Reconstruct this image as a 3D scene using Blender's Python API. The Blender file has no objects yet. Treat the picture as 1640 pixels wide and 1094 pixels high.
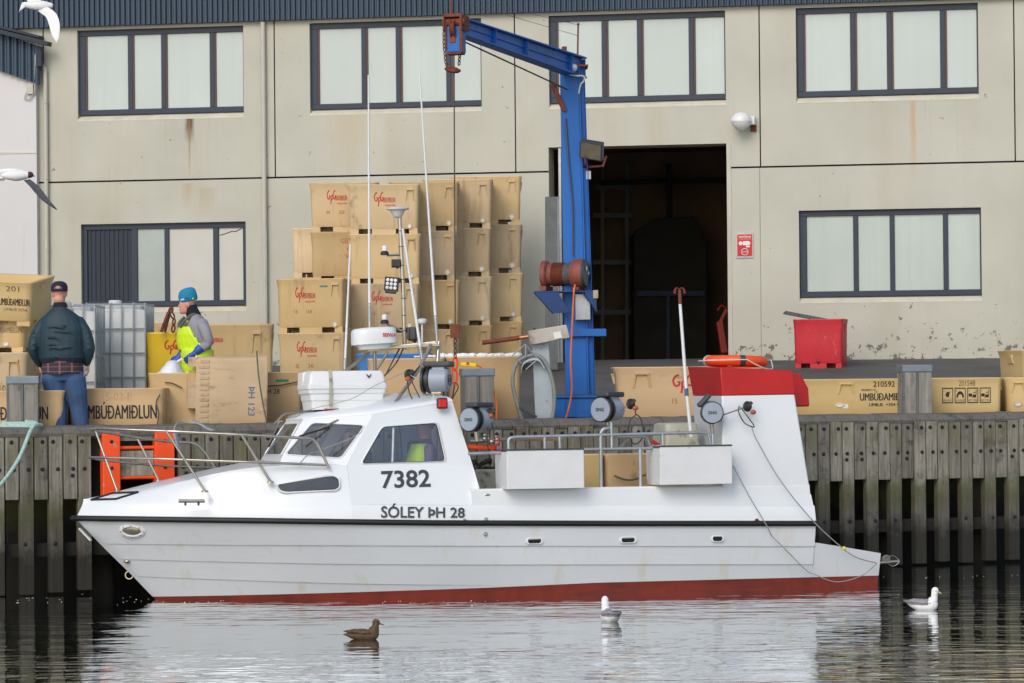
import bpy, bmesh, math, random
from mathutils import Matrix, Vector, noise
from mathutils.geometry import tessellate_polygon
R = math.radians
rnd = random.Random(7)
sc = bpy.context.scene
col = sc.collection

# ---------------------------------------------------------------- camera
FPX = 5300.0; CAMZ = 2.6; YH = 600.0; ROLL = -0.0095
PITCH = math.atan((YH - 547.0) / FPX)
CAMROT = Matrix.Rotation(math.pi / 2 + PITCH, 3, 'X') @ Matrix.Rotation(ROLL, 3, 'Z')
cd = bpy.data.cameras.new('camera'); cam = bpy.data.objects.new('camera', cd); col.objects.link(cam)
cd.sensor_width = 36; cd.lens = FPX / 1640 * 36; cd.clip_start = .5; cd.clip_end = 900
cam.location = (0, 0, CAMZ); cam.rotation_euler = CAMROT.to_euler()
sc.camera = cam
CO = Vector((0, 0, CAMZ))
# ---------------------------------------------------------------- light
SUN_EL, SUN_AZ = R(36), R(-22)      # azimuth measured from straight behind the camera
w = bpy.data.worlds.new('World'); sc.world = w; w.use_nodes = True
nt = w.node_tree; bgn = nt.nodes['Background']
sky = nt.nodes.new('ShaderNodeTexSky'); sky.sky_type = 'NISHITA'; sky.sun_disc = False
sky.sun_elevation = SUN_EL; sky.sun_rotation = math.pi - SUN_AZ
sky.air_density = 1.0; sky.dust_density = 2.0; sky.ozone_density = 1.0
hs = nt.nodes.new('ShaderNodeHueSaturation'); hs.inputs['Saturation'].default_value = .95
nt.links.new(sky.outputs[0], hs.inputs['Color']); nt.links.new(hs.outputs[0], bgn.inputs[0])
bgn.inputs[1].default_value = 0.145
sd = bpy.data.lights.new('sun', 'SUN'); sd.energy = 0.9; sd.angle = R(30); sd.color = (1, .985, .965)
sun = bpy.data.objects.new('sun', sd); col.objects.link(sun)
sdir = Vector((math.sin(SUN_AZ) * math.cos(SUN_EL), -math.cos(SUN_AZ) * math.cos(SUN_EL), math.sin(SUN_EL)))
sun.rotation_euler = sdir.to_track_quat('Z', 'Y').to_euler(); sun.location = (0, -10, 40)
sc.view_settings.view_transform = 'Standard'; sc.view_settings.look = 'None'
sc.view_settings.exposure = 0.18; sc.view_settings.gamma = 1.0

# ---------------------------------------------------------------- pixel -> place
def ray(x, y):
    return CAMROT @ Vector(((x - 820) / FPX, (547 - y) / FPX, -1))
def atY(x, y, Y):
    d = ray(x, y); return CO + d * (Y / d.y)
def proj_px(p):                         # place -> pixel
    q = CAMROT.transposed() @ (Vector(p) - CO); return (820 - FPX * q.x / q.z, 547 + FPX * q.y / q.z)
def onp(x, y, p0, n):
    d = ray(x, y); return CO + d * ((p0 - CO).dot(n) / d.dot(n))
def atZ(x, y, z):
    d = ray(x, y); return CO + d * ((z - CAMZ) / d.z)
class Frame:
    def __init__(s, M): s.M = M; s.I = M.inverted()
    def pick(s, x, y, ly=0.0):          # pixel -> local point on the local plane y = ly
        o = s.I @ CO; d = s.I.to_3x3() @ ray(x, y)
        return o + d * ((ly - o.y) / d.y)
TQ = .39; TB = -.2
QF = Frame(Matrix.Translation((0, 42, 0)) @ Matrix.Rotation(math.atan(TQ), 4, 'Z'))
BF = Frame(Matrix.Translation((0, 57, 0)) @ Matrix.Rotation(math.atan(TB), 4, 'Z'))
BOAT = Frame(Matrix.Translation((-5.12, 38.67, 0)) @ Matrix.Rotation(R(15), 4, 'Z') @ Matrix.Rotation(R(-1.2), 4, 'X'))
def bp(x, y, v): return BOAT.pick(x, y, -v)
ZQ = QF.pick(820, 684).z            # plank tops of the quay face
ZG = ZQ - .10                       # paving just behind the kerb
ZB = BF.pick(1170, 578).z           # foot of the warehouse
def gz(X, Y):
    q = 42 + TQ * X; b = 57 + TB * X
    t = max(-.02, min(1.3, (Y - q) / max(1.0, b - q)))
    return ZG + (ZB - ZG) * t

# ---------------------------------------------------------------- object helpers
def link(o, parent=None):
    col.objects.link(o)
    if parent is not None: o.parent = parent
    return o
def tag(o, label, cat, group=None, kind=None):
    if label: o['label'] = label
    if cat: o['category'] = cat
    if group: o['group'] = group
    if kind: o['kind'] = kind
    return o
def thing(name, label, cat, loc=(0, 0, 0), rz=0, group=None, M=None):
    o = link(bpy.data.objects.new(name, None)); o.empty_display_size = .2
    if M is not None: o.matrix_world = M
    else: o.location = loc; o.rotation_euler = (0, 0, rz)
    return tag(o, label, cat, group)
class MB:
    def __init__(s): s.v = []; s.f = []; s.m = []; s.cur = 0; s.M = None
    def add(s, vs, fs):
        n = len(s.v)
        for p in vs:
            p = Vector(p); s.v.append(s.M @ p if s.M is not None else p)
        for f in fs: s.f.append([n + i for i in f]); s.m.append(s.cur)
        return s
    def box(s, x0, x1, y0, y1, z0, z1):
        return s.add([(x0, y0, z0), (x1, y0, z0), (x1, y1, z0), (x0, y1, z0), (x0, y0, z1), (x1, y0, z1), (x1, y1, z1), (x0, y1, z1)],
                     [(0, 3, 2, 1), (4, 5, 6, 7), (0, 1, 5, 4), (1, 2, 6, 5), (2, 3, 7, 6), (3, 0, 4, 7)])
    def bar(s, p0, p1, w, h, up=(0, 0, 1)):       # rectangular bar between two points
        p0 = Vector(p0); p1 = Vector(p1); a = (p1 - p0).normalized(); up = Vector(up)
        if abs(a.dot(up)) > .98: up = Vector((0, 1, 0))
        x = a.cross(up).normalized() * (w / 2); z = x.cross(a).normalized() * (h / 2)
        vs = [p + i * x + j * z for p in (p0, p1) for i, j in ((-1, -1), (1, -1), (1, 1), (-1, 1))]
        return s.add(vs, [(0, 1, 2, 3), (7, 6, 5, 4), (0, 4, 5, 1), (1, 5, 6, 2), (2, 6, 7, 3), (3, 7, 4, 0)])
    def loft(s, rings, cap=True, close=True):
        n = len(rings[0]); vs = [p for r in rings for p in r]; fs = []
        for i in range(len(rings) - 1):
            for j in range(n if close else n - 1):
                k = (j + 1) % n
                fs.append((i * n + j, i * n + k, (i + 1) * n + k, (i + 1) * n + j))
        if cap: fs.append(tuple(reversed(range(n)))); fs.append(tuple(range((len(rings) - 1) * n, len(rings) * n)))
        return s.add(vs, fs)
    def tube(s, pts, r, n=8, cap=True):
        pts = [Vector(p) for p in pts]; m = len(pts)
        rs = r if isinstance(r, (list, tuple)) else [r] * m
        t0 = (pts[1] - pts[0]).normalized()
        x = t0.orthogonal().normalized(); rings = []; prev = t0
        for i, p in enumerate(pts):
            a = pts[i] - pts[i - 1] if i else t0; b = pts[i + 1] - pts[i] if i < m - 1 else a
            t = (a.normalized() + b.normalized())
            t = t.normalized() if t.length > 1e-6 else b.normalized()
            q = prev.rotation_difference(t); x = q @ x; x = (x - t * x.dot(t)).normalized(); prev = t
            y = t.cross(x)
            rings.append([p + (x * math.cos(2 * math.pi * k / n) + y * math.sin(2 * math.pi * k / n)) * rs[i] for k in range(n)])
        return s.loft(rings, cap)
    def cyl(s, p0, p1, r, r1=None, n=14, cap=True): return s.tube([p0, p1], [r, r if r1 is None else r1], n, cap)
    def lathe(s, prof, o=(0, 0, 0), axis=(0, 0, 1), n=20, cap=True):
        o = Vector(o); a = Vector(axis).normalized(); x = a.orthogonal().normalized(); y = a.cross(x)
        return s.loft([[o + a * h + (x * math.cos(2 * math.pi * k / n) + y * math.sin(2 * math.pi * k / n)) * max(r, 1e-4) for k in range(n)] for r, h in prof], cap)
    def ball(s, c, rx, ry=None, rz=None, n=14):
        ry = rx if ry is None else ry; rz = rx if rz is None else rz; c = Vector(c); m = max(6, n // 2)
        rings = []
        for i in range(m + 1):
            a = -math.pi / 2 + math.pi * i / m; a = max(-1.52, min(1.52, a))
            rings.append([c + Vector((rx * math.cos(a) * math.cos(2 * math.pi * k / n), ry * math.cos(a) * math.sin(2 * math.pi * k / n), rz * math.sin(a))) for k in range(n)])
        return s.loft(rings)
    def torus(s, c, axis, Rr, r, n=28, k=8, a0=0, a1=2 * math.pi):
        c = Vector(c); a = Vector(axis).normalized(); x = a.orthogonal().normalized(); y = a.cross(x); rings = []
        full = abs(a1 - a0 - 2 * math.pi) < 1e-6
        for i in range(n + (0 if full else 1)):
            t = a0 + (a1 - a0) * i / n; d = x * math.cos(t) + y * math.sin(t)
            rings.append([c + d * Rr + (d * math.cos(2 * math.pi * j / k) + a * math.sin(2 * math.pi * j / k)) * r for j in range(k)])
        if full: rings.append(rings[0])
        return s.loft(rings, not full)
    def prism(s, poly, vec):
        n = len(poly); vec = Vector(vec); vs = [Vector(p) for p in poly] + [Vector(p) + vec for p in poly]
        fs = [tuple(range(n)), tuple(reversed(range(n, 2 * n)))] + [(i, i + n, (i + 1) % n + n, (i + 1) % n) for i in range(n)]
        return s.add(vs, fs)
    def holed(s, outer, holes):                    # planar face with holes
        loops = [[Vector(p) for p in outer]] + [[Vector(p) for p in h] for h in holes]
        return s.add([p for l in loops for p in l], [tuple(t) for t in tessellate_polygon(loops)])
    def build(s, name, mats, parent=None, smooth=None, bevel=0, seg=2, normals=True):
        me = bpy.data.meshes.new(name); me.from_pydata([tuple(p) for p in s.v], [], s.f)
        mats = mats if isinstance(mats, (list, tuple)) else [mats]
        for m in mats: me.materials.append(m)
        me.polygons.foreach_set('material_index', s.m)
        if normals:
            b = bmesh.new(); b.from_mesh(me); bmesh.ops.recalc_face_normals(b, faces=b.faces); b.to_mesh(me); b.free()
        if smooth is not None:
            me.shade_smooth(); me.set_sharp_from_angle(angle=R(smooth))
        me.update()
        o = link(bpy.data.objects.new(name, me), parent)
        if bevel:
            md = o.modifiers.new('bevel', 'BEVEL'); md.width = bevel; md.segments = seg; md.limit_method = 'ANGLE'; md.angle_limit = R(35)
        return o
def bake(o):                                       # apply modifiers through the depsgraph
    dg = bpy.context.evaluated_depsgraph_get(); dg.update()
    me = bpy.data.meshes.new_from_object(o.evaluated_get(dg))
    o.modifiers.clear(); o.data = me; return o
def fuse(mb, name, mats, parent, voxel=.01, smooth=4, pick=None):
    """overlapping volumes -> one continuous skin; pick(centre) gives each face its material"""
    o = mb.build(name, mats[0])
    md = o.modifiers.new('r', 'REMESH'); md.mode = 'VOXEL'; md.voxel_size = voxel
    if smooth:
        sm = o.modifiers.new('s', 'SMOOTH'); sm.iterations = smooth; sm.factor = .5
    bake(o); me = o.data; me.materials.clear()
    for m in mats: me.materials.append(m)
    if pick:
        for p in me.polygons: p.material_index = pick(p.center)
    me.shade_smooth()
    if parent is not None: o.parent = parent
    return o
def dup(root, M=None):
    r = root.copy(); col.objects.link(r)
    for ch in root.children:
        c = ch.copy(); col.objects.link(c); c.parent = r
        for g in ch.children:
            d = g.copy(); col.objects.link(d); d.parent = c
    return r
_tc = {}
def text_poly(s, bold=.0):
    k = (s, bold)
    if k in _tc: return _tc[k]
    cu = bpy.data.curves.new('t', 'FONT'); cu.body = s; cu.resolution_u = 3; cu.offset = bold; cu.fill_mode = 'FRONT'
    o = bpy.data.objects.new('t', cu); col.objects.link(o)
    dg = bpy.context.evaluated_depsgraph_get(); dg.update()
    me = bpy.data.meshes.new_from_object(o.evaluated_get(dg))
    vs = [(v.co.x, v.co.y) for v in me.vertices]; fs = [tuple(p.vertices) for p in me.polygons]
    bpy.data.objects.remove(o); bpy.data.curves.remove(cu); bpy.data.meshes.remove(me)
    x0 = min(v[0] for v in vs); x1 = max(v[0] for v in vs); y0 = min(v[1] for v in vs); y1 = max(v[1] for v in vs)
    _tc[k] = ([((a - x0) / (x1 - x0), (b - y0) / (y1 - y0)) for a, b in vs], fs)
    return _tc[k]
def put_text(mb, s, fn, bold=.0):                  # fn(0..1, 0..1) -> point
    vs, fs = text_poly(s, bold); mb.add([fn(a, b) for a, b in vs], fs)
from mathutils.bvhtree import BVHTree
_bv = {}
def onmesh(o, M, x, y, off=.004):                 # where the sight line of a pixel meets a mesh kept in frame M
    if o.name not in _bv: _bv[o.name] = BVHTree.FromPolygons([v.co for v in o.data.vertices], [tuple(p.vertices) for p in o.data.polygons])
    I = M.inverted(); a = I @ CO; d = (I.to_3x3() @ ray(x, y)).normalized()
    h, n, i, t = _bv[o.name].ray_cast(a, d)
    if h is None: return None
    if n.dot(d) > 0: n = -n
    return h + n * off
def arc(p0, p1, sag, n=12, side=(0, 0, 0)):
    p0 = Vector(p0); p1 = Vector(p1); sd_ = Vector(side)
    return [p0.lerp(p1, i / n) + (Vector((0, 0, -sag)) + sd_) * (4 * (i / n) * (1 - i / n)) for i in range(n + 1)]
def smoothpts(pts, n=6):                           # Catmull-Rom through points
    P = [Vector(p) for p in pts]; P = [2 * P[0] - P[1]] + P + [2 * P[-1] - P[-2]]; out = []
    for i in range(1, len(P) - 2):
        for k in range(n):
            t = k / n; a, b, c, d = P[i - 1:i + 3]
            out.append(.5 * (2 * b + (c - a) * t + (2 * a - 5 * b + 4 * c - d) * t * t + (3 * b - a - 3 * c + d) * t ** 3))
    out.append(P[-2]); return out
def interp(tab, x):
    if x <= tab[0][0]: return tab[0][1]
    for (a, b), (c, d) in zip(tab, tab[1:]):
        if x <= c: return b + (d - b) * (x - a) / (c - a)
    return tab[-1][1]

# ---------------------------------------------------------------- materials
def lin(r, g, b, k=1.0):
    f = lambda c: (c / 12.92 if c <= .04045 else ((c + .055) / 1.055) ** 2.4)
    return (f(r / 255) * k, f(g / 255) * k, f(b / 255) * k, 1)
class NT:
    def __init__(s, name):
        s.m = bpy.data.materials.new(name); s.m.use_nodes = True; s.t = s.m.node_tree
        s.b = s.t.nodes['Principled BSDF']
    def n(s, t, **kw):
        o = s.t.nodes.new(t)
        for k, v in kw.items(): setattr(o, k, v)
        return o
    def l(s, a, b): s.t.links.new(a, b)
    def coords(s, scale=(1, 1, 1), randomise=True, world=False):
        tc = s.n('ShaderNodeTexCoord'); mp = s.n('ShaderNodeMapping'); mp.inputs['Scale'].default_value = scale
        src = tc.outputs['Object']
        if world:
            g = s.n('ShaderNodeNewGeometry'); src = g.outputs['Position']
        if randomise:
            oi = s.n('ShaderNodeObjectInfo'); ml = s.n('ShaderNodeMath', operation='MULTIPLY'); ml.inputs[1].default_value = 57.0
            s.l(oi.outputs['Random'], ml.inputs[0]); ad = s.n('ShaderNodeVectorMath', operation='ADD')
            s.l(src, ad.inputs[0]); s.l(ml.outputs[0], ad.inputs[1]); src = ad.outputs[0]
        s.l(src, mp.inputs['Vector']); return mp.outputs[0]
    def noise(s, vec, scale, detail=5, rough=.55):
        o = s.n('ShaderNodeTexNoise'); o.inputs['Scale'].default_value = scale; o.inputs['Detail'].default_value = detail
        o.inputs['Roughness'].default_value = rough; s.l(vec, o.inputs['Vector']); return o.outputs['Fac']
    def ramp(s, fac, a, b, ca=(0, 0, 0, 1), cb=(1, 1, 1, 1)):
        o = s.n('ShaderNodeValToRGB'); e = o.color_ramp.elements; e[0].position = a; e[1].position = b; e[0].color = ca; e[1].color = cb
        s.l(fac, o.inputs[0]); return o.outputs[0]
    def mix(s, fac, a, b, mode='MIX'):
        o = s.n('ShaderNodeMix', data_type='RGBA', blend_type=mode)
        for sock, v in ((o.inputs[0], fac), (o.inputs[6], a), (o.inputs[7], b)):
            if isinstance(v, (int, float)): sock.default_value = v
            elif isinstance(v, tuple): sock.default_value = v
            else: s.l(v, sock)
        return o.outputs[2]
    def math(s, op, a, b=0.0, clamp=False):
        o = s.n('ShaderNodeMath', operation=op, use_clamp=clamp)
        for sock, v in ((o.inputs[0], a), (o.inputs[1], b)):
            if isinstance(v, (int, float)): sock.default_value = v
            else: s.l(v, sock)
        return o.outputs[0]
    def bump(s, h, strength, dist=.01):
        o = s.n('ShaderNodeBump'); o.inputs['Strength'].default_value = strength; o.inputs['Distance'].default_value = dist
        s.l(h, o.inputs['Height']); s.l(o.outputs[0], s.b.inputs['Normal'])
    def done(s, colr, rough=.6, metal=0.0):
        for k, v in (('Base Color', colr), ('Roughness', rough), ('Metallic', metal)):
            if isinstance(v, (int, float, tuple)): s.b.inputs[k].default_value = v
            else: s.l(v, s.b.inputs[k])
        return s.m
def mat(name, c, rough=.6, metal=0.0, var=.18, vs=3.0, bump=0.0, bs=40.0, dirt=None, rand=0.0, streak=None, coat=0.0):
    t = NT(name); v = t.coords()
    d = (c[0] * (1 - var), c[1] * (1 - var), c[2] * (1 - var * 1.1), 1); u = tuple(min(.95, x * (1 + var * .6)) for x in c[:3]) + (1,)
    o = t.ramp(t.noise(v, vs), .3, .7, d, u)
    if rand:
        oi = t.n('ShaderNodeObjectInfo'); hv = t.n('ShaderNodeHueSaturation')
        mr = t.n('ShaderNodeMapRange'); mr.inputs[3].default_value = 1 - rand; mr.inputs[4].default_value = 1 + rand
        t.l(oi.outputs['Random'], mr.inputs[0]); t.l(mr.outputs[0], hv.inputs['Value']); t.l(o, hv.inputs['Color'])
        m2 = t.n('ShaderNodeMapRange'); m2.inputs[3].default_value = 1 - rand * 1.2; m2.inputs[4].default_value = 1 + rand * .8
        fr = t.math('FRACT', t.math('MULTIPLY', oi.outputs['Random'], 17.3)); t.l(fr, m2.inputs[0]); t.l(m2.outputs[0], hv.inputs['Saturation'])
        o = hv.outputs[0]
    if dirt:
        dc, a, b, ds = dirt
        o = t.mix(t.ramp(t.noise(v, ds, 8, .68), a, b), o, dc)
    if streak:
        dc, a, b, sx, sz = streak
        v2 = t.coords((sx, sx, sz)); o = t.mix(t.ramp(t.noise(v2, 1.0, 6, .6), a, b), o, dc)
    if bump: t.bump(t.noise(v, bs, 6), bump)
    if coat: t.b.inputs['Coat Weight'].default_value = coat; t.b.inputs['Coat Roughness'].default_value = .08
    return t.done(o, rough, metal)
# ---- material library
M = {}
M['gel'] = mat('white_gelcoat', lin(232, 236, 238, .92), .28, var=.04, vs=.8, streak=(lin(196, 186, 160), .70, .95, 5, .35), coat=.3)
M['white'] = mat('white_plastic', lin(232, 234, 234, .92), .35, var=.05)
M['whitepaint'] = mat('scuffed_white_paint', lin(226, 228, 228, .92), .5, var=.07, vs=2, dirt=(lin(120, 112, 100), .66, .74, 9))
M['antifoul'] = mat('red_antifouling', lin(136, 54, 42), .6, var=.22, vs=4, streak=(lin(96, 44, 36), .5, .75, 1.2, 10))
M['black'] = mat('black_rubber', (.012, .012, .013, 1), .5)
M['blackp'] = mat('black_plastic', (.02, .021, .023, 1), .42)
M['dkgrey'] = mat('dark_grey_plastic', lin(62, 66, 70), .45)
M['steel'] = mat('stainless_tube', lin(190, 182, 168), .3, .85, var=.15, vs=9, dirt=(lin(118, 92, 66), .62, .75, 14))
M['galv'] = mat('galvanised_steel', lin(170, 176, 180), .45, .55, var=.15, vs=8)
M['reel'] = mat('reel_grey_paint', lin(150, 160, 172), .4, var=.08)
M['red'] = mat('red_paint', lin(184, 22, 18), .45, var=.14, vs=2, dirt=(lin(150, 70, 64), .68, .74, 12))
M['redlamp'] = mat('red_lamp_lens', lin(214, 24, 20), .2, var=.05)
M['orange'] = mat('orange_buoy', lin(240, 84, 30), .5, var=.08)
M['orange2'] = mat('orange_ladder_paint', lin(252, 84, 24), .55, var=.12, vs=5, dirt=(lin(170, 150, 140), .63, .68, 8))
M['orangecord'] = mat('orange_cord', lin(226, 110, 40), .5)
M['rope'] = mat('pale_rope', lin(168, 196, 186), .8, var=.25, vs=30)
M['cord'] = mat('grey_line', lin(150, 150, 148), .7)
M['whiterope'] = mat('white_rope', lin(215, 208, 196), .8)
M['letter'] = mat('dark_lettering', lin(58, 60, 68), .5, var=.05)
M['blackink'] = mat('black_ink', lin(34, 32, 34), .6, var=.1, vs=8)
M['greyink'] = mat('worn_grey_ink', lin(112, 96, 74), .7, var=.3, vs=12)
M['redink'] = mat('red_ink', lin(196, 44, 36), .6, var=.25, vs=10)
M['fadedred'] = mat('faded_red_ink', lin(178, 96, 74), .7, var=.2, vs=10)
M['blueink'] = mat('blue_ink', lin(78, 104, 140), .6)
tubd = lambda k: (lin(112, 88, 62), .60, .78, k)
M['tub'] = mat('tan_tub_plastic', lin(213, 184, 136, .92), .55, var=.09, vs=1.5, dirt=tubd(2.2), rand=.15, streak=(lin(150, 120, 88), .56, .85, 7, .8))
M['tubyel'] = mat('yellow_tan_tub_plastic', lin(218, 188, 128, .92), .5, var=.06, vs=1.5, dirt=(lin(150, 116, 72), .66, .8, 3), rand=.03)
M['tubpink'] = mat('pinkish_tub_plastic', lin(212, 178, 132, .92), .5, var=.06, vs=2, dirt=tubd(3), rand=.04)
M['tubold'] = mat('worn_beige_tub_plastic', lin(196, 170, 134, .92), .6, var=.10, vs=3, dirt=(lin(128, 100, 72), .55, .72, 4), streak=(lin(120, 92, 64), .6, .85, 9, 1.2))
M['tubred'] = mat('red_tub_plastic', lin(196, 34, 48), .5, var=.12, vs=2.5, dirt=(lin(206, 120, 126), .58, .8, 4))
M['tubyellow'] = mat('bright_yellow_tub_plastic', lin(226, 188, 34), .5, var=.08, vs=2)
M['tubblue'] = mat('blue_tub_plastic', lin(70, 132, 196), .5)
M['ice'] = mat('crushed_ice', (.85, .88, .9, 1), .55, var=.08, vs=20, bump=.5, bs=60)
M['darkhole'] = mat('dark_recess', (.01, .01, .01, 1), .9)
M['crane'] = mat('blue_crane_paint', lin(2, 98, 180), .5, var=.16, vs=1.6, dirt=(lin(96, 62, 50), .615, .655, 6))
M['cranedk'] = mat('dark_blue_paint', lin(14, 58, 116), .55, var=.2, vs=2, dirt=(lin(92, 52, 38), .6, .68, 6))
M['rust'] = mat('rusty_steel', lin(124, 66, 46), .75, .2, var=.4, vs=9, bump=.3, bs=50)
M['wire'] = mat('rusty_wire_rope', lin(92, 76, 66), .7, .3, var=.3, vs=30)
M['wirenew'] = mat('grey_wire_rope', lin(120, 116, 112), .6, .4, var=.2, vs=30)
M['frame'] = mat('navy_window_frame', lin(32, 46, 64), .5, var=.1, vs=3, dirt=(lin(110, 104, 96), .70, .73, 12))
M['brownst'] = mat('brown_window_stop', lin(92, 58, 52), .6)
M['sill'] = mat('cream_sill_paint', lin(210, 204, 184), .6, var=.1, vs=4, dirt=(lin(130, 110, 84), .64, .7, 14))
M['pipe'] = mat('painted_downpipe', lin(190, 186, 172), .5, var=.08)
M['paneblind'] = mat('window_pane_over_blind', lin(186, 199, 196, .93), .16, var=.07, vs=.6, coat=.6, streak=(lin(172, 186, 183), .48, .85, 6, .05))
M['panebare'] = mat('boarded_pane', lin(206, 204, 195, .92), .5, var=.04)
M['glassgrn'] = mat('grey_green_pane', lin(150, 166, 166), .12, var=.1, vs=1.5, coat=.6)
M['panelow'] = mat('lower_pane_over_blind', lin(176, 192, 189, .93), .14, var=.09, vs=.7, coat=.6, streak=(lin(158, 176, 174), .46, .85, 8, .04))
M['navypanel'] = mat('navy_panel', lin(32, 40, 56), .6, var=.1)
M['asphalt'] = mat('dark_asphalt', lin(88, 86, 84), .95, var=.22, vs=.7, bump=.4, bs=60, dirt=(lin(60, 58, 56), .5, .75, .6))
M['tank'] = mat('translucent_tank_plastic', lin(205, 208, 206), .4, var=.12, vs=2)
M['bollardcap'] = mat('bollard_cap_metal', lin(128, 138, 146), .5, .4, var=.15, vs=6)
M['lampwhite'] = mat('white_lamp_globe', lin(232, 232, 232, .92), .3, var=.03)
M['reflector'] = mat('floodlight_reflector', lin(150, 146, 128), .25, .5, var=.2, vs=8)
M['yellow'] = mat('yellow_plastic', lin(240, 206, 30), .45, var=.05)
M['hivis'] = mat('hi_vis_yellow_oilskin', lin(206, 236, 40), .45, var=.10, vs=6)
M['greysw'] = mat('grey_sweater_knit', lin(146, 146, 152), .9, var=.15, vs=8, bump=.4, bs=160)
M['skin'] = mat('skin', lin(206, 148, 124), .55, var=.08, vs=9)
M['jacket'] = mat('dark_teal_jacket', lin(30, 56, 66), .65, var=.25, vs=5, bump=.5, bs=9)
M['jacketdk'] = mat('navy_rib_knit', lin(22, 28, 42), .9, var=.15)
M['jeans'] = mat('blue_denim', lin(58, 84, 122), .85, var=.22, vs=5, bump=.4, bs=10)
M['capnavy'] = mat('navy_cap_cotton', lin(34, 34, 56), .85)
M['hatblue'] = mat('turquoise_knit_hat', lin(28, 128, 168), .9, var=.12, vs=12, bump=.5, bs=90)
M['glove'] = mat('blue_rubber_glove', lin(44, 84, 176), .5)
M['strap'] = mat('green_braces', lin(84, 100, 78), .8)
M['shoe'] = mat('brown_shoe', lin(70, 54, 44), .6)
M['purple'] = mat('purple_jacket', lin(120, 96, 128), .8)
M['birdw'] = mat('white_feathers', lin(236, 236, 234, .95), .8, var=.05, vs=30)
M['birdg'] = mat('grey_feathers', lin(142, 140, 144), .8, var=.15, vs=30)
M['birddk'] = mat('dark_grey_feathers', lin(72, 74, 80), .8, var=.2, vs=30)
M['birdbr'] = mat('mottled_brown_feathers', lin(92, 74, 54), .85, var=.6, vs=55)
M['birdhd'] = mat('chocolate_head_feathers', lin(74, 42, 42), .8)
M['beak'] = mat('horn_beak', lin(176, 170, 120), .5)
M['beakdk'] = mat('dark_beak', lin(74, 70, 62), .5)
M['led'] = mat('led_lens', lin(220, 222, 222), .15)
M['foam_glints'] = mat('foam_glint_white', (.8, .83, .85, 1), .4)  # white for the modelled sun glints and froth
M['paper'] = mat('white_sticker', lin(225, 225, 220), .5)
M['teal'] = mat('teal_tag', lin(60, 140, 120), .5)
M['greytub'] = mat('grey_green_tub', lin(178, 178, 160), .55, var=.1, vs=4, dirt=(lin(96, 84, 66), .58, .7, 6))
M['concrete'] = mat('interior_concrete', lin(128, 106, 84), .9, var=.25, vs=.8)
M['green'] = mat('green_paint', lin(60, 110, 80), .6)

def wood(name, base, dark, zalgae=True):
    t = NT(name); v = t.coords((9, 9, .9)); v2 = t.coords((40, 40, 2.2)); v3 = t.coords((1, 1, 1))
    o = t.ramp(t.noise(v, 1.0, 6, .65), .25, .75, dark, base)
    o = t.mix(t.ramp(t.noise(v2, 1.0, 4, .7), .42, .62, (1, 1, 1, 1), (.62, .6, .56, 1)), o, o) if False else t.mix(.45, o, t.ramp(t.noise(v2, 1.0, 4, .7), .35, .65, dark, base))
    o = t.mix(t.ramp(t.noise(v3, 3.0, 6, .7), .55, .72), o, (dark[0] * .6, dark[1] * .6, dark[2] * .55, 1))
    oi = t.n('ShaderNodeObjectInfo'); hv = t.n('ShaderNodeHueSaturation'); mr = t.n('ShaderNodeMapRange'); mr.inputs[3].default_value = .70; mr.inputs[4].default_value = 1.22
    t.l(oi.outputs['Random'], mr.inputs[0]); t.l(mr.outputs[0], hv.inputs['Value']); t.l(o, hv.inputs['Color']); o = hv.outputs[0]
    if zalgae:
        g = t.n('ShaderNodeNewGeometry'); sp = t.n('ShaderNodeSeparateXYZ'); t.l(g.outputs['Position'], sp.inputs[0])
        nz = t.noise(v3, 5, 5, .65); zz = t.math('ADD', sp.outputs[2], t.math('MULTIPLY', t.math('SUBTRACT', nz, .5), .55))
        # lichen patches near the top, algae band above the water, black wet foot
        top = t.math('MULTIPLY', t.ramp(zz, .80, .99), t.ramp(t.noise(v3, 2.2, 5, .6), .5, .66), True)
        zz2 = t.math('DIVIDE', zz, 2.2)
        o = t.mix(t.math('MULTIPLY', t.math('MULTIPLY', t.ramp(zz2, .60, .80), t.ramp(t.noise(v3, 2.2, 5, .6), .46, .64)), .6), o, lin(98, 96, 56))
        band = t.math('MULTIPLY', t.ramp(zz2, .30, .40), t.ramp(zz2, .46, .58, (1, 1, 1, 1), (0, 0, 0, 1)))
        o = t.mix(t.math('MULTIPLY', band, .75), o, lin(78, 80, 44))
        o = t.mix(t.math('MULTIPLY', t.ramp(zz2, .20, .46, (1, 1, 1, 1), (0, 0, 0, 1)), .94), o, lin(30, 29, 22))
    t.bump(t.noise(v2, 1.0, 4, .7), .5, .006)
    return t.done(o, .85)
M['plank'] = wood('weathered_quay_timber', lin(166, 161, 148), lin(74, 68, 56))
M['captimber'] = wood('weathered_cap_timber', lin(134, 130, 122), lin(88, 84, 76), False)
M['bollardw'] = wood('grey_bollard_timber', lin(156, 152, 142), lin(100, 96, 88), False)
M['backwood'] = wood('wet_dark_timber', lin(60, 58, 52), lin(30, 29, 27))

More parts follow.
